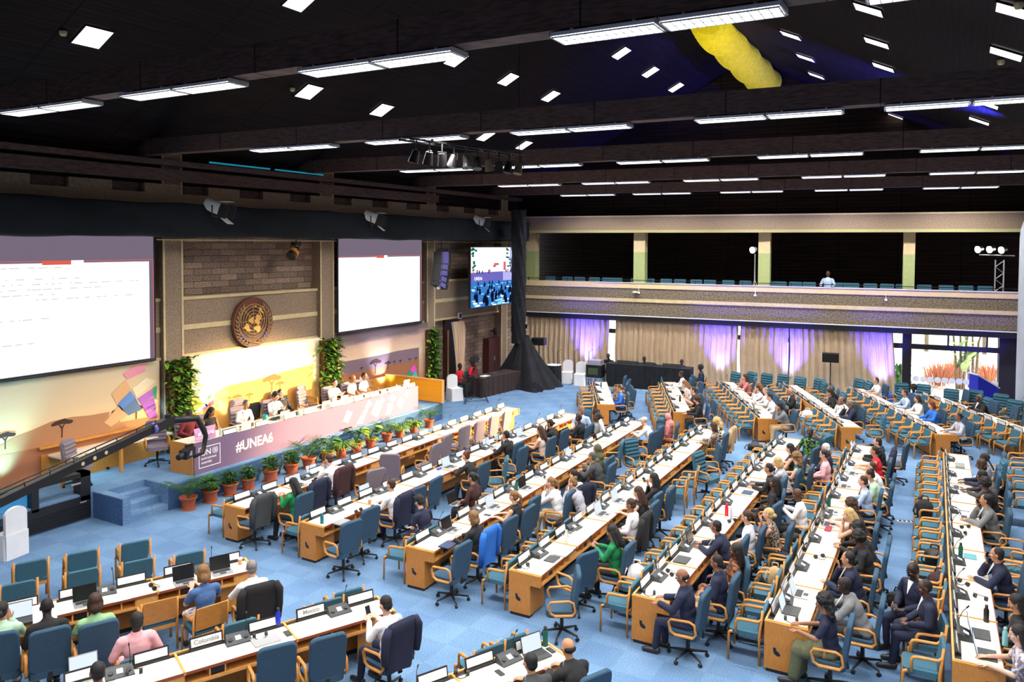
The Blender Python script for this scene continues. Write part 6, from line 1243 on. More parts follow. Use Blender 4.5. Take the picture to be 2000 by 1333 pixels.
for i in range(2600): leaf(b, (rr.uniform(14, 27), rr.uniform(16, 20), rr.uniform(2.2, 5.2)), (rr.uniform(-1, 1), rr.uniform(-1, 1), rr.uniform(-.3, 1)), rr.uniform(.25, .5), .25, rr.choice((M_LLEAF, M_GREEN2, M_LLEAF)), .8, 2)
for k in range(4): b.cyl((16+k*3, 18, 0), (16+k*3, 18, 3), .12, M_STEM)
ob('garden_trees', b, None, B0, RB, 'pale green trees beyond the garden wall', 'tree', kind='stuff')
# blue lectern cover by the window
q = bw(.75, -.75, 0); e = empty('lectern', q, RB+.5, 'tall blue lectern with a slanting white top by the round column', 'lectern'); b = MB(); b.prism([(-.4, -.3, 0), (.4, -.3, 0), (.4, -.3, 1.05), (-.4, -.3, 1.5)], (0, .5, 0), mat('royal_blue', hexc(30, 40, 190), .6)); ob('blue_body', b, e); b = MB(); b.prism([(-.45, -.33, 1.5), (.45, -.33, .99), (.45, -.33, 1.03), (-.45, -.33, 1.55)], (0, .56, 0), M_WHITE); ob('slanting_top', b, e)
# balcony: rail, chairs, person, lamps
b = MB(); b.bx(.6, 25.3, .10, .13, 4.66, 4.69, M_SATIN)
for k in range(13): b.bx(.7+2.0*k, .73+2.0*k, .10, .13, 4.57, 4.72, M_SATIN)
ob('balcony_railing', b, None, B0, RB, 'low black metal rail along the balcony edge', 'railing')
b = MB(); b.bx(4.2, 21, -.06, -.035, 4.55, 4.575, M_WHITE); ob('cable_conduit', b, None, B0, RB, 'thin white conduit along the balcony coping', 'conduit')
st = MB(); st.bx(-.24, .24, -.22, .24, .42, .49, M_BLUE); bk = MB(); bk.rbox((0, -.22, .74), (.52, .06, .34), M_BLUE, .04, (math.radians(6), 0, 0), 3); fr = MB()
for s in (-.22, .22):
    for y in (-.2, .2): fr.cyl((s, y, 0), (s, y, .43), .014, M_SATIN, seg=6)
    fr.cyl((s, -.2, .43), (s, -.22, .6), .014, M_SATIN, seg=6)
PR_BC = proto('balcony_chair', [('seat', st), ('backrest', bk), ('frame', fr)])
bx_ = [1072, 1105, 1129, 1158, 1184, 1202, 1240, 1265, 1299, 1326, 1358, 1385, 1421, 1455, 1500, 1523, 1553, 1580, 1640, 1665, 1700, 1733, 1764, 1806, 1849, 1888, 1926]
for n, px in enumerate(bx_): q = BP(px, 552, .75); q.z = 3.82; spawn(PR_BC, q, RB+PI, f'blue chair on the balcony, {ORD[n]} from the left', 'chair', 'chairs on the balcony')
q = BP(1616, 548, .95); person((q.x, q.y, 3.85), RB+PI-.2, 'back', 'long', 'lblue', 'trousers', 'black', 'short', 'k', 'd', 'person in pale blue shirt sitting alone on the balcony')
q = BP(1616, 548, .95); spawn(PR_BC, (q.x, q.y, 3.82), RB+PI, 'blue chair on the balcony under the seated person', 'chair')
M_GLOW = emat('lamp_glow', (1, .93, .82), 30)
def floodhead(b, c, aim, m=M_SATIN):
    d = (Vector(aim)-c).normalized(); b.cyl(c-d*.22, c-d*.02, .10, m, .14, 14); g = MB(); g.cyl(c-d*.03, c+d*.0, .13, M_GLOW, .13, 16); return g
e = empty('balcony_lamp_stand', (0, 0, 0), 0, 'bright lamp on a tripod standing at the balcony edge', 'stage light'); q = BP(1474, 540, .45); q.z = 3.82; b = MB(); b.cyl(q, q+Vector((0, 0, 2.1)), .03, M_SILVER, .02)
for a in (.3, 2.4, 4.5): b.cyl(q+Vector((0, 0, 1.0)), q+Vector((.38*math.cos(a), .38*math.sin(a)*.5, .0)), .018, M_SILVER, seg=6)
ob('tripod', b, e); b = MB(); c = BP(1469, 489, .45); g = floodhead(b, c, (-17.5, 15.5, 2), M_SILVER); ob('lamp_head', b, e); ob('lamp_lens', g, e)
e = empty('lighting_tower', (0, 0, 0), 0, 'slim truss tower on the balcony carrying three bright lamps', 'stage light'); b = MB(); q = BP(1951, 560, .65); q.z = 3.82
for s in (-.14, .14):
    for t in (-.14, .14): b.cyl(q+Vector((s, t, 0)), q+Vector((s, t, 1.95)), .018, M_SILVER, seg=6)
for k in range(8):
    z = .24*k; b.cyl(q+Vector((-.14 if k % 2 else .14, -.14, z)), q+Vector((.14 if k % 2 else -.14, -.14, z+.24)), .009, M_SILVER, seg=5); b.cyl(q+Vector((-.14 if k % 2 else .14, .14, z)), q+Vector((.14 if k % 2 else -.14, .14, z+.24)), .009, M_SILVER, seg=5)
ob('truss', b, e); b = MB(); a, c = BP(1912, 498, .65), BP(1982, 500, .65); b.cyl(a, c, .025, M_SILVER); ob('crossbar', b, e)
for px, py in ((1909, 488), (1932, 488), (1955, 489)): b = MB(); c = BP(px, py, .5); g = floodhead(b, c, (-17.2, 18, 1.6)); h = ob('lamp_head', b, e); ob('lamp_lens', g, h)
for n, (px, py) in enumerate(((1245, 572), (1472, 577), (1727, 586))):
    c = BP(px, py, -.05); e = empty('wall_camera', c, RB, f'small white device fixed to the balcony front, {ORD[n]} from the left', 'camera', 'white devices on the balcony front'); b = MB(); b.cyl((.06, 0, .02), (.06, 0, .35), .012, M_WHITE, seg=6); b.box((.06, 0, 0), (.09, .08, .07), M_WHITE); ob('bracket', b, e)
    if n == 0: b = MB(); b.ell((-.09, -.08, .02), (.13, .11, .045), M_WHITE); ob('dome', b, e)
# control table with black drape, operators, rack
q0, q1 = Vector((-13.55, 32.1, 0)), Vector((-9.85, 32.4, 0)); dv = (q1-q0).normalized(); nv = Vector((-dv.y, dv.x, 0)); L = (q1-q0).length; ra = math.atan2(dv.y, dv.x)
def skirt(w, d, h, m, seed=0):
    def f(u, v):
        s = u*2*(w+d); 
        if s < w: x, y, nx, ny = s, 0, 0, -1
        elif s < w+d: x, y, nx, ny = w, s-w, 1, 0
        elif s < 2*w+d: x, y, nx, ny = w-(s-w-d), d, 0, 1
        else: x, y, nx, ny = 0, d-(s-2*w-d), -1, 0
        a = (.012+.02*(1-v))*math.sin(s*22+seed+2*math.sin(s*3)); return Vector((x+nx*a, y+ny*a, h*v))
    b = sheet(f, 240, 6, m, True); b.add([(0, 0, h), (w, 0, h), (w, d, h), (0, d, h)], [(0, 1, 2, 3)], m); return b
e = ob('draped_control_table', skirt(L, .75, 1.02, M_CLOTHB), None, q0, ra, 'long black-draped control table before the wide curtain', 'table')
for n, (u, w) in enumerate(((.9, .9), (1.9, .4), (2.9, .8))): b = MB(); b.add([(-w/2, -.2, 0), (w/2, -.2, 0), (w/2, .25, 0), (-w/2, .25, 0), (-w/2, -.2, .06), (w/2, -.2, .06), (w/2, .25, .16), (-w/2, .25, .16)], [(3, 2, 1, 0), (0, 1, 5, 4), (4, 5, 6, 7), (7, 6, 2, 3), (0, 4, 7, 3), (1, 2, 6, 5)], M_DARK); c = q0+dv*u+nv*.4; ob('mixing_console', b, None, (c.x, c.y, 1.025), ra+PI, label=f'charcoal mixing console on the black-draped table, {ORD[n]} from the left', cat='mixing console', group='mixing consoles')
for n, (px, py, tc_) in enumerate(((1190, 706, 'black'), (1260, 713, 'black'), (1333, 713, 'black'))):
    q = PY(px, py, 33.1); person((q.x, 33.15, 0), PI, 'down', 'short', tc_, 'trousers', 'black', 'crop', 'k', 'v', ('operator behind the black-draped table, at its left end', 'operator in black behind the middle of the black-draped table', 'operator in black behind the right part of the black-draped table')[n]); spawn(PR_BC, (q.x, 33.12, 0), PI, f'operator chair behind the black-draped table, {ORD[n]} from the left', 'chair', 'operator chairs')
q = P(1369, 720, 1.22); person((q.x, q.y, 0), 1.9, 'lap', 'long', 'navy', 'trousers', 'black', 'curly', 'k', 'v', 'person in dark clothes seated right of the black-draped table'); spawn(PR_ARM, (q.x, q.y, 0), 1.9, 'blue armchair right of the black-draped table', 'chair')
e = empty('equipment_rack', P(1163, 752, 0), .1, 'silver-edged equipment rack left of the black-draped table', 'equipment rack'); b = MB(); b.bx(-.35, .35, -.3, .3, .35, .95, M_SATIN); ob('rack_case', b, e); b = MB()
for a in (-.36, .34):
    for z in (.33, .93): b.bx(a, a+.02, -.31, .31, z, z+.03, M_SILVER)
for z in (.33, .93): b.bx(-.35, .35, -.315, -.30, z, z+.03, M_SILVER)
ob('silver_edges', b, e); b = MB(); b.bx(-.25, .2, -.305, -.30, .5, .8, mat('rack_lights', (.02, .03, .02), .4, em=.05, emcol=(.6, .9, .2))); ob('lit_front', b, e); b = MB()
for a in (-.3, .3):
    for c in (-.25, .25): b.cyl((a, c, 0), (a, c, .36), .02, M_SILVER, seg=6)
ob('rack_stand', b, e); b = MB(); b.bx(-.3, .3, -.25, .25, .96, 1.12, M_SILVER); ob('top_device', b, e)
# loudspeakers on tripods
def speaker(base, boxc, w, h, lab, a):
    e = empty('loudspeaker_on_stand', base, a, lab, 'loudspeaker', 'loudspeakers on tripods'); zt = boxc; b = MB(); b.prism([(-w/2, -.2, zt-h/2), (w/2, -.2, zt-h/2), (w/2, -.2, zt+h/2), (-w/2, -.2, zt+h/2)], (0, .36, 0), M_BLACK); ob('speaker_box', b, e); b = MB(); b.bx(-w/2+.03, w/2-.03, -.215, -.2, zt-h/2+.03, zt+h/2-.03, M_SATIN); ob('grille', b, e)
    b = MB(); b.cyl((0, 0, .3), (0, 0, zt-h/2), .02, M_BLACK)
    for k in range(3): t = 2.1*k+.5; b.cyl((0, 0, .75), (.5*math.cos(t), .5*math.sin(t), .02), .014, M_BLACK, seg=6)
    ob('tripod', b, e)
q = PY(1622, 699, 33.7); speaker((q.x, 33.75, 0), q.z, .62, .36, 'black loudspeaker on a tripod before the last tan curtain', .1)
q = PY(1053, 667, 31.0); speaker((q.x, 31.0, 0), q.z, .60, .32, 'black loudspeaker on a stand right of the wrapped truss tower', .1)
b = MB(); b.prism([(-.3, -.22, 0), (-.3, .22, 0), (-.3, .22, .2), (-.3, -.1, .38), (-.3, -.22, .3)], (.6, 0, 0), M_BLACK); b.prism([(-.27, .225, .19), (-.27, -.09, .385), (-.27, -.085, .39), (-.27, .23, .2)], (.54, 0, 0), M_SATIN); ob('floor_monitor', b, None, P(1048, 764, 0), -.9, 'black wedge loudspeaker on the floor by the tower', 'loudspeaker')
e = ob('draped_round_table', MB(), None, P(1082, 752, 0), 0, 'small round black-draped table by the wedge loudspeaker', 'table')
b = MB(); bb = sheet(lambda u, v: Vector(((.33+.02*math.sin(2*PI*u*11)*(1.2-v))*math.cos(2*PI*u), (.33+.02*math.sin(2*PI*u*11)*(1.2-v))*math.sin(2*PI*u), .9*v)), 80, 6, M_CLOTHB, True); bb.cyl((0, 0, .9), (0, 0, .905), .33, M_WHITE, seg=24, smooth=False); me = bb.mesh('draped_round_table'); e.data = me
for n, px in enumerate((1088, 1122, 1150)):
    q = P(px, 752, 0); b = MB(); b.cyl(q, q+Vector((0, 0, 1.5)), .012, M_SATIN, seg=6)
    for k in range(3): b.cyl(q+Vector((0, 0, .12)), q+Vector((.28*math.cos(2.1*k), .28*math.sin(2.1*k), .01)), .01, M_SATIN, seg=5)
    b.cyl(q+Vector((0, 0, 1.5)), q+Vector((.25, -.1, 1.62)), .008, M_SATIN, seg=5); ob('microphone_stand', b, label=f'thin black microphone stand near the white covered chairs, {ORD[n]} from the left', cat='microphone stand', group='microphone stands')
# corner booth: draped table, two people in red, video camera, doorway, cabinet
a_, c_ = Vector((-16.83, 27.0, 0)), Vector((-16.45, 29.9, 0)); dv = (c_-a_).normalized(); ra = math.atan2(dv.y, dv.x)
M_BRC = mat('dark_brown_cloth', hexc(52, 38, 38), .9, noise=.15, scale=4)
ob('draped_table', skirt((c_-a_).length, .85, .78, M_BRC, 2), None, a_, ra, 'dark brown draped table in the stage corner', 'table')
for n, (px, py) in enumerate(((962, 722), (990, 716))):
    rt = seated_at(px, py, 0, -PI/2, 'lap', -18.2, -17.85); person(rt, -PI/2, 'lap', 'long' if n else 'short', 'red', 'trousers', 'black', 'short', 'k', 'v', ('person in red behind the dark brown table, left one', 'person in red jacket behind the dark brown table, right one')[n]); spawn(PR_BC, (rt.x, rt.y, 0), -PI/2, f'chair behind the dark brown table, {ORD[n]} from the left', 'chair', 'chairs behind the brown table')
for n, (y, w) in enumerate(((27.6, .4), (28.4, .3), (29.2, .3))): b = MB(); b.box((0, 0, .012), (.3, w, .02), M_WHITE if n == 0 else M_DARK); ob('paper_stack' if n == 0 else 'mixing_console', b, None, (-17.1, y, .785), ra-PI/2, label=('stack of white papers on the dark brown table', 'small dark device on the dark brown table, left', 'small dark device on the dark brown table, right')[n], cat=('paper', 'mixing console', 'mixing console')[n])
q = P(927, 787, 0); e = empty('video_camera_on_tripod', (q.x, q.y, 0), 0, 'video camera on a tall tripod beside the dark brown table', 'video camera'); zc = PX(928, 703, q.x).z; b = MB()
for k in range(3):
    t = 2.1*k+.3
    for s in (-.03, .03): b.cyl((s, 0, zc-.2), (.55*math.cos(t)+s, .55*math.sin(t), .02), .014, M_SATIN, seg=6)
    t2 = 2.1*(k+1)+.3; b.cyl((.5*math.cos(t), .5*math.sin(t), .12), (.5*math.cos(t2), .5*math.sin(t2), .12), .01, M_SATIN, seg=5)
ob('tripod', b, e); b = MB(); b.box((0, 0, zc), (.16, .34, .2), M_BLACK); b.cyl((0, -.17, zc), (0, -.32, zc), .06, M_BLACK); b.box((0, .05, zc+.15), (.05, .25, .04), M_BLACK); b.box((.12, .1, zc+.03), (.1, .02, .07), M_DARK); ob('camera_body', b, e)
b = MB(); b.bx(-19.0, -18.95, 27.35, 28.35, 0, 3.0, M_BLACK); b.bx(-19.0, -18.9, 27.28, 27.38, 0, 3.05, mat('red_brown_door', hexc(70, 28, 24), .5)); b.bx(-19.0, -18.9, 28.3, 28.42, 0, 3.05, MATS['red_brown_door']); b.bx(-19.0, -18.9, 27.28, 28.42, 3.0, 3.1, MATS['red_brown_door']); b.bx(-18.96, -18.93, 27.55, 27.65, .3, 2.6, M_EDGE); struct('door_1', b)  # black slab paints the dark of the open doorway
def drp(u, v): y0 = 27.0+.45*(1-v)**.7; w = .95*v**1.3+.65*(1-v)**.5*.9; return Vector((-18.35+.05*math.sin(u*34)+.03*math.sin(u*60+v*5), y0+w*u*.85, .005+3.02*v))
M_DRP = mat('pale_peach_drape', hexc(214, 186, 158), .9); ob('door_drape', sheet(drp, 60, 16, M_DRP), label='pale peach drape tied aside at the doorway', cat='drape')
e = empty('wall_cabinet', (-18.8, 31.0, 0), 0, 'dark red-brown double cabinet against the brick wall', 'cabinet'); b = MB(); b.bx(-.18, .10, -.5, .48, 0, 1.95, MATS['red_brown_door']); ob('carcass', b, e)
for s in (0, 1): b = MB(); b.bx(.10, .13, -.49+.49*s, -.01+.48*s, .04, 1.92, MATS['red_brown_door']); d = ob('door', b, e); b = MB(); b.bx(.13, .16, -.04+.05*s, -.03+.05*s, .9, 1.1, M_SILVER); ob('handle', b, d)
b = MB(); b.box((0, 0, 0), (.08, .24, .26), M_WHITE); b.box((.045, 0, 0), (.01, .16, .18), M_BLACK); ob('wall_sign_box', b, None, PX(898, 617, -18.68), label='small white framed box on the wall above the doorway', cat='wall device')
b = MB(); b.ell((0, 0, 0), (.12, .16, .16), M_BLACK); b.cyl((-.25, 0, 0), (0, 0, 0), .03, M_BLACK); ob('wall_loudspeaker', b, None, PX(968, 647, -18.72), label='small round black loudspeaker on the brick wall above the cabinet', cat='loudspeaker')
# ---------------------------------------------------------------- things on the desks
def onrow(px, py, z=.752): return P(px, py, z)
def item(mb, name, px, py, key, lab, cat, z=.754, off=0, m=None, group=None): q = P(px, py, z+.01); return ob(name, mb, None, (q.x, q.y, z), ROWS[key]['rz']+PI/2+math.radians(off), lab, cat, group)
def lap(pr, px, py, key, lab, off=0, z=.754): q = P(px, py, z+.02); return spawn(pr, (q.x, q.y, z), ROWS[key]['rz']+PI/2+math.radians(off), lab, 'laptop')
for a in [(PR_LAPD, 362, 1137, 'b1', 'open laptop with a black screen before the fair brown haired person', 0), (PR_LAPD, 434, 1117, 'b1', 'open laptop with grey screen beside the paper cup'), (PR_LAPB, 40, 1213, 'b1', 'open laptop in front of the person in black, left edge'), (PR_LAPD, 168, 1178, 'b1', 'black laptop before the person in pale green'),
 (PR_LAPS, 166, 1322, 'b2', 'open laptop with a bright page at the bottom left'), (PR_LAPB, 1050, 1280, 'b3', 'large open laptop beside the green bottle'), (PR_LAPS, 585, 948, 'r1', 'open laptop before the green top'), (PR_LAPS, 617, 928, 'r1', 'open laptop before the person in white, front row'), (PR_LAPS, 722, 968, 'r2', 'tablet with bluish screen before the typing person in white'),
 (PR_LAPS, 880, 912, 'r2', 'white laptop beside the auburn haired person'), (PR_LAPS, 958, 873, 'r2', 'open laptop before the person in black jacket, second row'), (PR_LAPS, 1022, 852, 'r2', 'small laptop with pale screen before the peach top'), (PR_LAPD, 884, 1035, 'r3', 'dark laptop before the light brown haired person, third row'), (PR_LAPS, 968, 990, 'r3', 'laptop with bright screen before the black sleeveless top'),
 (PR_LAPD, 1030, 953, 'r3', 'dark screened laptop beside the dark green bottle'), (PR_LAPD, 1048, 928, 'r3', 'grey laptop in the middle of the third row'), (PR_LAPS, 1118, 893, 'r3', 'pale green lit laptop in the far half of the third row'), (PR_LAPD, 1108, 1040, 'r4', 'black tablet on a stand beside the white bottle'), (PR_LAPS, 1180, 1004, 'r4', 'white laptop before the person in white shirt, middle row'), (PR_LAPS, 1212, 978, 'r4', 'tilted laptop before the very long brown hair'),
 (PR_LAPD, 1362, 1063, 'r5', 'open laptop with keyboard before the navy jacket and glasses'), (PR_LAPS, 1482, 905, 'r5', 'open laptop before the persons in black, red-bottle row'), (PR_LAPS, 1566, 1160, 'r6', 'silver laptop before the grey suit'), (PR_LAPB, 1546, 1192, 'r6', 'black laptop before the navy top with curls'), (PR_LAPD, 1626, 1000, 'r6', 'laptop before the dark blond hair, crowded row'), (PR_LAPD, 1620, 1024, 'r6', 'laptop beside the red folder'),
 (PR_LAPS, 1652, 950, 'r6', 'laptop before the light blue shirt'), (PR_LAPS, 1668, 925, 'r6', 'laptop before the mint green top'), (PR_LAPS, 1675, 880, 'r6', 'laptop before the red dress'), (PR_LAPB, 1916, 1238, 'r7', 'black laptop beside the dark flask'), (PR_LAPB, 1928, 1278, 'r7', 'black laptop nearest the end of the straight right row'), (PR_LAPS, 1888, 1012, 'r7', 'laptop before the grey suit with cheek on hand'), (PR_LAPS, 1872, 952, 'r7', 'laptop in the far half of the straight right row'), (PR_LAPS, 1480, 800, 's3', 'open laptop before the grey sweater')]: lap(*a)
for n, (lab, key, pr) in enumerate((('person in lilac white top with laptop on lap before the middle row', 'r4', PR_LAPS), ('person in dark brown top with ponytail in an armchair before the third row', 'r3', PR_LAPD), ('white haired person in dark suit with a laptop before the crowded row', 'r6', PR_LAPS), ('person in pale pink jacket with a laptop before the crowded row', 'r6', PR_LAPS))):
    rt = ROOTS[lab]; rz = ROWS[key]['rz']+PI/2; q = rt+Matrix.Rotation(rz, 3, 'Z') @ Vector((0, .40, 0)); spawn(pr, (q.x, q.y, .60), rz, ('open laptop on the lap of the lilac white top', 'dark laptop on the lap of the dark brown top', 'laptop on the lap of the white haired person', 'laptop on the lap of the pale pink jacket')[n], 'laptop')
def bottle(col, h=.24, r=.036):
    m = mat('bottle_'+col, dict(blue=hexc(20, 50, 190), green=hexc(16, 92, 76), red=hexc(206, 24, 40), white=hexc(226, 232, 222), teal=hexc(20, 110, 120), clear=hexc(200, 206, 236), dark=hexc(40, 30, 34), pale=hexc(130, 190, 196))[col], .35); b = MB(); b.lathe([(0, 0), (r, 0), (r*1.02, .01), (r*1.02, h*.72), (r*.55, h*.84), (r*.5, h*.86), (0, h*.86)], m, 16); c = MB(); c.lathe([(r*.6, h*.84), (r*.62, h), (0, h)], M_BLACK if col in ('green', 'blue', 'dark') else m, 14); c.lathe([(r*.6, h*.84), (0, h*.84)], M_BLACK, 10); return b, c
for px, py, key, col, h, lab in ((543, 1224, 'b2', 'blue', .27, 'royal blue metal bottle beside a grey laptop'), (1065, 1262, 'b3', 'green', .27, 'green bottle at the end of the bottom edge row'), (629, 1023, 'r2', 'teal', .2, 'teal tumbler at the near end of the second row'), (1009, 960, 'r3', 'green', .26, 'dark green bottle in the third row'), (1106, 1062, 'r4', 'white', .25, 'white bottle standing in the middle row'), (1419, 1008, 'r5', 'red', .26, 'red bottle standing alone in its row'), (1427, 1014, 'r5', 'clear', .24, 'clear bottle with pink cap beside the red bottle'),
  (1619, 990, 'r6', 'green', .25, 'green bottle in the crowded row'), (1876, 1088, 'r7', 'green', .25, 'dark green bottle before the hand-at-mouth navy suit'), (1926, 1215, 'r7', 'dark', .25, 'dark brown flask at the straight right row'), (1174, 757, 's1', 'teal', .22, 'pale green bottle at the far end of the short angled row'), (1292, 748, 's2', 'teal', .24, 'turquoise bottle at the far end of the drape-side angled row'), (1328, 785, 's2', 'dark', .24, 'dark flask in the drape-side angled row'), (1963, 1262, 'r7', 'pale', .26, 'pale blue bottle held at the right edge')):
    q = P(px, py, .754); e = empty('bottle', (q.x, q.y, .754), 0, lab, 'bottle'); bb, cc = bottle(col, h); ob('bottle_body', bb, e); ob('bottle_cap', cc, e)
b = MB(); b.lathe([(0, 0), (.03, 0), (.04, .10), (.04, .105), (0, .1)], mat('paper_cup', hexc(214, 176, 136), .7), 16); c2 = MB(); c2.lathe([(.043, .098), (.043, .112), (.03, .118), (0, .118)], M_WHITE, 16)
for px, py, key, lab in ((469, 1103, 'b1', 'tan paper cup with white lid beside the grey laptop'), (24, 1206, 'b1', 'white paper cup at the left edge'), (722, 985, 'r2', 'paper cup beside the tablet, second row')): q = P(px, py, .754); e = empty('paper_cup', (q.x, q.y, .754), 0, lab, 'cup'); ob('cup', b, e); ob('lid', c2, e)
M_PAP = mat('pale_blue_paper', hexc(206, 226, 240), .8); M_NAVF = mat('navy_folder', hexc(40, 62, 98), .6); M_REDF = mat('red_folder', hexc(150, 30, 60), .6)
def flat(w, d, h, m): b = MB(); b.rbox((0, 0, h/2), (w, h, d), m, .012, (math.radians(90), 0, 0)); return b
for px, py, key, w, d, h, m, nm, lab in ((519, 1251, 'b2', .36, .26, .022, M_SILVER, 'closed_laptop', 'closed grey laptop beside the blue bottle'), (666, 1020, 'r2', .32, .23, .018, M_SILVER, 'closed_laptop', 'closed silver laptop at the near end of the second row'), (875, 1065, 'r3', .32, .24, .02, M_NAVF, 'tablet_case', 'navy tablet case at the near end of the third row'), (1100, 1080, 'r4', .34, .25, .02, M_SILVER, 'closed_laptop', 'closed silver laptop in the near part of the middle row'), (1078, 1092, 'r4', .28, .2, .015, M_DARK, 'tablet', 'dark grey tablet near the black hood, middle row'),
  (1332, 1094, 'r5', .33, .24, .02, M_DARK, 'closed_laptop', 'closed dark laptop in the red-bottle row'), (1474, 945, 'r5', .34, .25, .02, M_DARK, 'closed_laptop', 'closed dark laptop by the persons in black, red-bottle row'), (1460, 962, 'r5', .3, .22, .008, M_NAVF, 'booklet', 'blue booklet on the red-bottle row'), (1606, 1082, 'r6', .26, .2, .014, M_SILVER, 'tablet', 'grey tablet lying in the crowded row'), (1618, 1033, 'r6', .3, .12, .02, M_REDF, 'folder', 'red folder on the crowded row'), (1882, 994, 'r7', .34, .22, .02, M_SILVER, 'closed_laptop', 'closed silver laptop before the grey suit'),
  (976, 1314, 'b3', .075, .15, .009, M_BLACK, 'phone', 'black phone on the bottom edge row'), (1076, 1270, 'b3', .075, .15, .009, M_BLACK, 'phone', 'black phone beside the green bottle'), (562, 1237, 'b2', .09, .16, .01, M_DARK, 'phone', 'phone in a patterned case beside the desk divider, foreground'), (952, 1006, 'r3', .08, .15, .01, M_BLACK, 'phone', 'black phone before the black sleeveless top'), (1895, 1087, 'r7', .26, .2, .01, mat('teal_booklet', hexc(90, 160, 170), .7), 'booklet', 'teal booklet on the straight right row'), (1900, 1120, 'r7', .24, .33, .004, M_WHITE, 'paper_sheet', 'printed sheet before the navy suit, straight right row'),
  (235, 1166, 'b1', .24, .3, .004, M_PAP, 'paper_sheet', 'pale blue sheets on the farther left foreground row'), (478, 1266, 'b2', .2, .28, .004, M_PAP, 'paper_sheet', 'pale blue leaflet before the closed grey laptop'), (245, 1322, 'b2', .24, .3, .004, M_PAP, 'paper_sheet', 'pale blue sheet at the bottom left'), (490, 984, 'r1', .24, .3, .004, M_PAP, 'paper_sheet', 'pale blue papers at the near end of the front row'), (858, 917, 'r2', .16, .06, .04, mat('blue_box', hexc(50, 80, 190), .5), 'pencil_case', 'small blue pencil case before the auburn haired person'), (1456, 972, 'r5', .22, .3, .004, M_PAP, 'paper_sheet', 'pale blue sheet under the blue booklet'),
  (1875, 912, 'r7', .4, .2, .06, mat('grey_fleece', hexc(140, 142, 140), .9), 'folded_scarf', 'grey folded scarf at the far part of the straight right row'), (1372, 856, 'r4', .3, .4, .05, M_WHITE, 'paper_stack', 'pile of papers at the far end of the middle row'), (1515, 1175, 'r6', .22, .3, .004, M_PAP, 'paper_sheet', 'pale blue sheet at the near end of the crowded row')):
    item(flat(w, d, h, m), nm, px, py, key, lab, nm.replace('_', ' '))
for n, (px, py, key) in enumerate(((298, 1150, 'b1'), (262, 1317, 'b2'), (902, 1318, 'b3'), (508, 1244, 'b2'), (1268, 1160, 'r5'), (1308, 1122, 'r5'), (1043, 1092, 'r4'), (1023, 1108, 'r4'), (1545, 1212, 'r6'), (1600, 1090, 'r6'), (1882, 1141, 'r7'), (1915, 1170, 'r7'), (1885, 1032, 'r7'), (1877, 1044, 'r7'), (614, 940, 'r1'), (700, 1000, 'r2'), (1070, 935, 'r3'), (1306, 900, 'r4'), (1430, 1020, 'r5'), (1258, 940, 'r4'))):
    q = P(px, py, .76); e = spawn(PR_HEAD, (q.x, q.y, .754), RND.uniform(0, 6), f'black headset lying on the {RLAB[key]}, {ORD[sum(1 for z in bpy.data.objects if (z.get("group") == "headsets on the "+RLAB[key]))]} placed from the left', 'headset', 'headsets on the '+RLAB[key])
# writing on two name plates
def plate_near(px, py):
    q = P(px, py, .85); return min(PLATES, key=lambda t: (t[2].matrix_basis.translation-Vector((q.x, q.y, .74))).length)[2]
for px, py, txt, w in ((396, 1253, 'Colombia', 'Colombia'), (596, 1194, 'Mexico', 'Mexico'), (340, 1116, 'Niger', '')):
    o = plate_near(px, py)
    if txt == 'Niger': continue
    o['label'] = f'white name plate reading {txt} on the nearer left foreground row'; me = textmesh(txt, .085, .002, .012); me.materials.clear(); me.materials.append(mat('grey_print', hexc(150, 150, 146), .7)); t = bpy.data.objects.new('plate_lettering', me); C.objects.link(t); t.parent = o; t.matrix_local = Matrix.Translation((0, -.007, .082)) @ Matrix.Rotation(math.radians(90-12), 4, 'X')
# bags, power strip
def bag(name, px, py, z, sx, sy, sz, m, lab, rz=0, straps=True):
    q = P(px, py, z+sz*.5); e = empty(name, (q.x, q.y, z), rz, lab, 'bag'); b = MB(); rr = random.Random(int(px)); b.ell((0, 0, sz*.45), (sx*.5, sy*.5, sz*.46), DUM, None, 14, 10); b.ell((0, sy*.25, sz*.3), (sx*.4, sy*.3, sz*.3), DUM); b.box((0, 0, sz*.25), (sx*.85, sy*.8, sz*.45), DUM); me = remesh(b, 'bag_body', .02, 4, .03, .12); o = ob('bag_body', me, e); slotmat(o, m)
    if straps: s = MB(); s.tube([(-sx*.2, 0, sz*.85), (-sx*.15, 0, sz*1.08), (sx*.15, 0, sz*1.08), (sx*.2, 0, sz*.85)], .014, m, 6); s.tube([(-sx*.45, -sy*.3, sz*.7), (-sx*.6, -sy*.5, sz*.3), (-sx*.45, -sy*.4, .03)], .014, m, 6); ob('bag_straps', s, e)
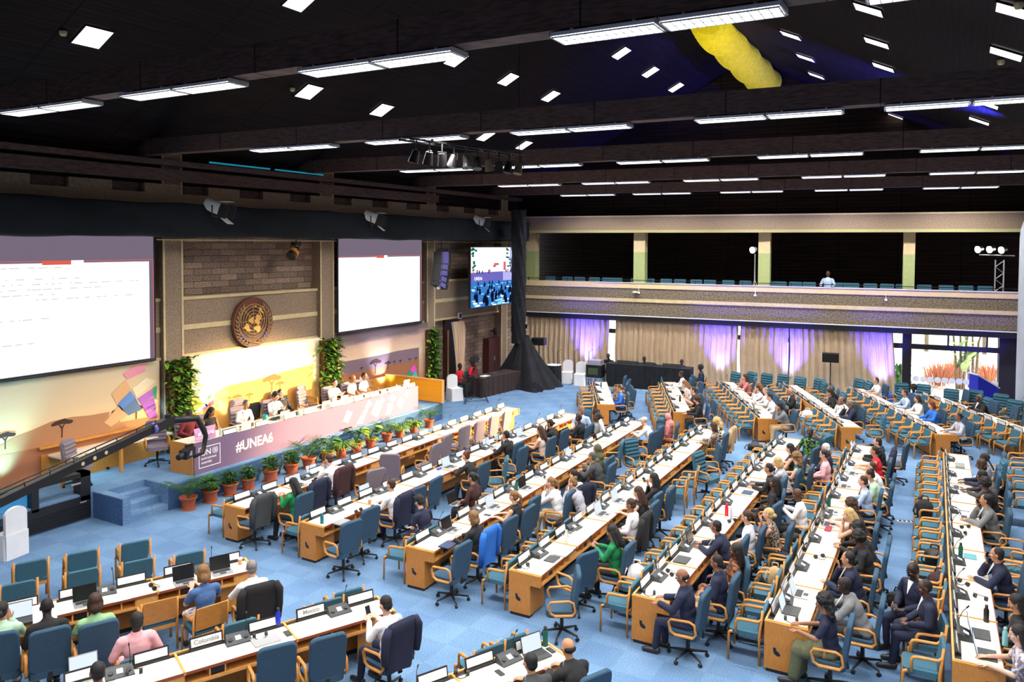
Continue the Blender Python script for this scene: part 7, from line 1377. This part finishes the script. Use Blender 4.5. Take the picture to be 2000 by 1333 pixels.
for a in (('backpack', 1222, 1148, .0, .34, .26, .42, M_BLACK, 'black and grey backpack on the floor beside a white plastic bag'), ('plastic_bag', 1244, 1118, .47, .34, .26, .36, M_WHITE, 'white plastic bag standing on an armchair'), ('backpack', 1968, 965, 0, .34, .28, .5, M_BLACK, 'black backpack on the floor at the right edge'), ('handbag', 1806, 990, .47, .36, .32, .40, clmat('black'), 'dark bag piled on an armchair before the straight right row'),
  ('handbag', 1545, 1050, .47, .4, .3, .3, M_BLACK, 'black bag on an armchair before the crowded row'), ('handbag', 1533, 1090, .47, .34, .3, .26, clmat('navy'), 'navy patterned bag on an armchair before the crowded row'), ('tote_bag', 1514, 1122, .47, .26, .2, .34, clmat('tan'), 'beige tote bag on an armchair before the crowded row'), ('red_bag', 1962, 998, .3, .3, .24, .26, clmat('red'), 'red bag hanging at the right edge'), ('handbag', 1825, 1085, .47, .34, .3, .34, M_BLACK, 'black bag on an armchair before the green bottle, right'), ('handbag', 1835, 1130, .47, .34, .3, .3, clmat('brown'), 'brown patterned bag behind the two suited persons'),
  ('briefcase', 1757, 1170, .5, .4, .2, .3, M_BLACK, 'black briefcase held between the two suited persons'), ('plastic_bag', 1577, 808, .47, .4, .3, .3, M_WHITE, 'white bag on an armchair before the tripod-speaker row'), ('handbag', 1475, 872, .5, .44, .3, .26, M_BLACK, 'black bag on an armchair before the red-bottle row, far end'), ('backpack', 1735, 775, .47, .34, .24, .4, clmat('blue'), 'blue backpack on a chair near the curtain end')): bag(*a)
b = MB(); b.box((0, 0, .02), (.4, .07, .04), M_WHITE)
for k in range(4): b.box((-.13+.09*k, 0, .045), (.05, .05, .02), M_BLACK)
o = ob('power_strip', b, None, P(1770, 1022, 0), .3, 'white power strip with black plugs on the right aisle floor', 'power strip'); q = P(1770, 1022, 0); b = MB(); b.tube([(.2, 0, .02), (.5, -.1, .01), (.9, .15, .01), (1.5, .3, .01)], .006, M_BLACK, 5); ob('cable', b, o)
b = MB(); b.box((0, 0, .22), (.32, .02, .44), M_WHITE); 
# white sheet held by the person in black at the left
q = ROOTS['person in black jacket reading a white sheet, left foreground']; fw = Matrix.Rotation(ROWS['b1']['rz']+PI/2, 3, 'Z') @ Vector((0, .5, 0)); b = MB(); b.box((0, 0, 0), (.3, .003, .36), M_WHITE, (math.radians(-25), 0, 0)); ob('paper_sheet', b, None, (q.x+fw.x, q.y+fw.y, .95), ROWS['b1']['rz']+PI/2, 'white sheet held up by the person in black jacket', 'paper sheet')
# phones in hand
for lab, pl in (('person in white shirt and glasses holding a phone in the foreground', 'black phone held by the person in white shirt, foreground'), ('person in green jacket holding a phone at the middle row near end', 'phone held by the person in green jacket'), ('bald person in white shirt with a phone before the crowded row', 'phone held by the bald person in white shirt')):
    rt = ROOTS[lab]; key = 'b2' if 'foreground' in lab else ('r4' if 'green' in lab else 'r6'); a = ROWS[key]['rz']+PI/2+(math.radians(14) if key == 'b2' else 0); q = rt+Matrix.Rotation(a, 3, 'Z') @ Vector((0, .44, 0)); b = MB(); b.box((0, 0, 0), (.078, .009, .155), M_BLACK, (math.radians(-20), 0, 0)); ob('phone', b, None, (q.x, q.y, 1.02), a, pl, 'phone')
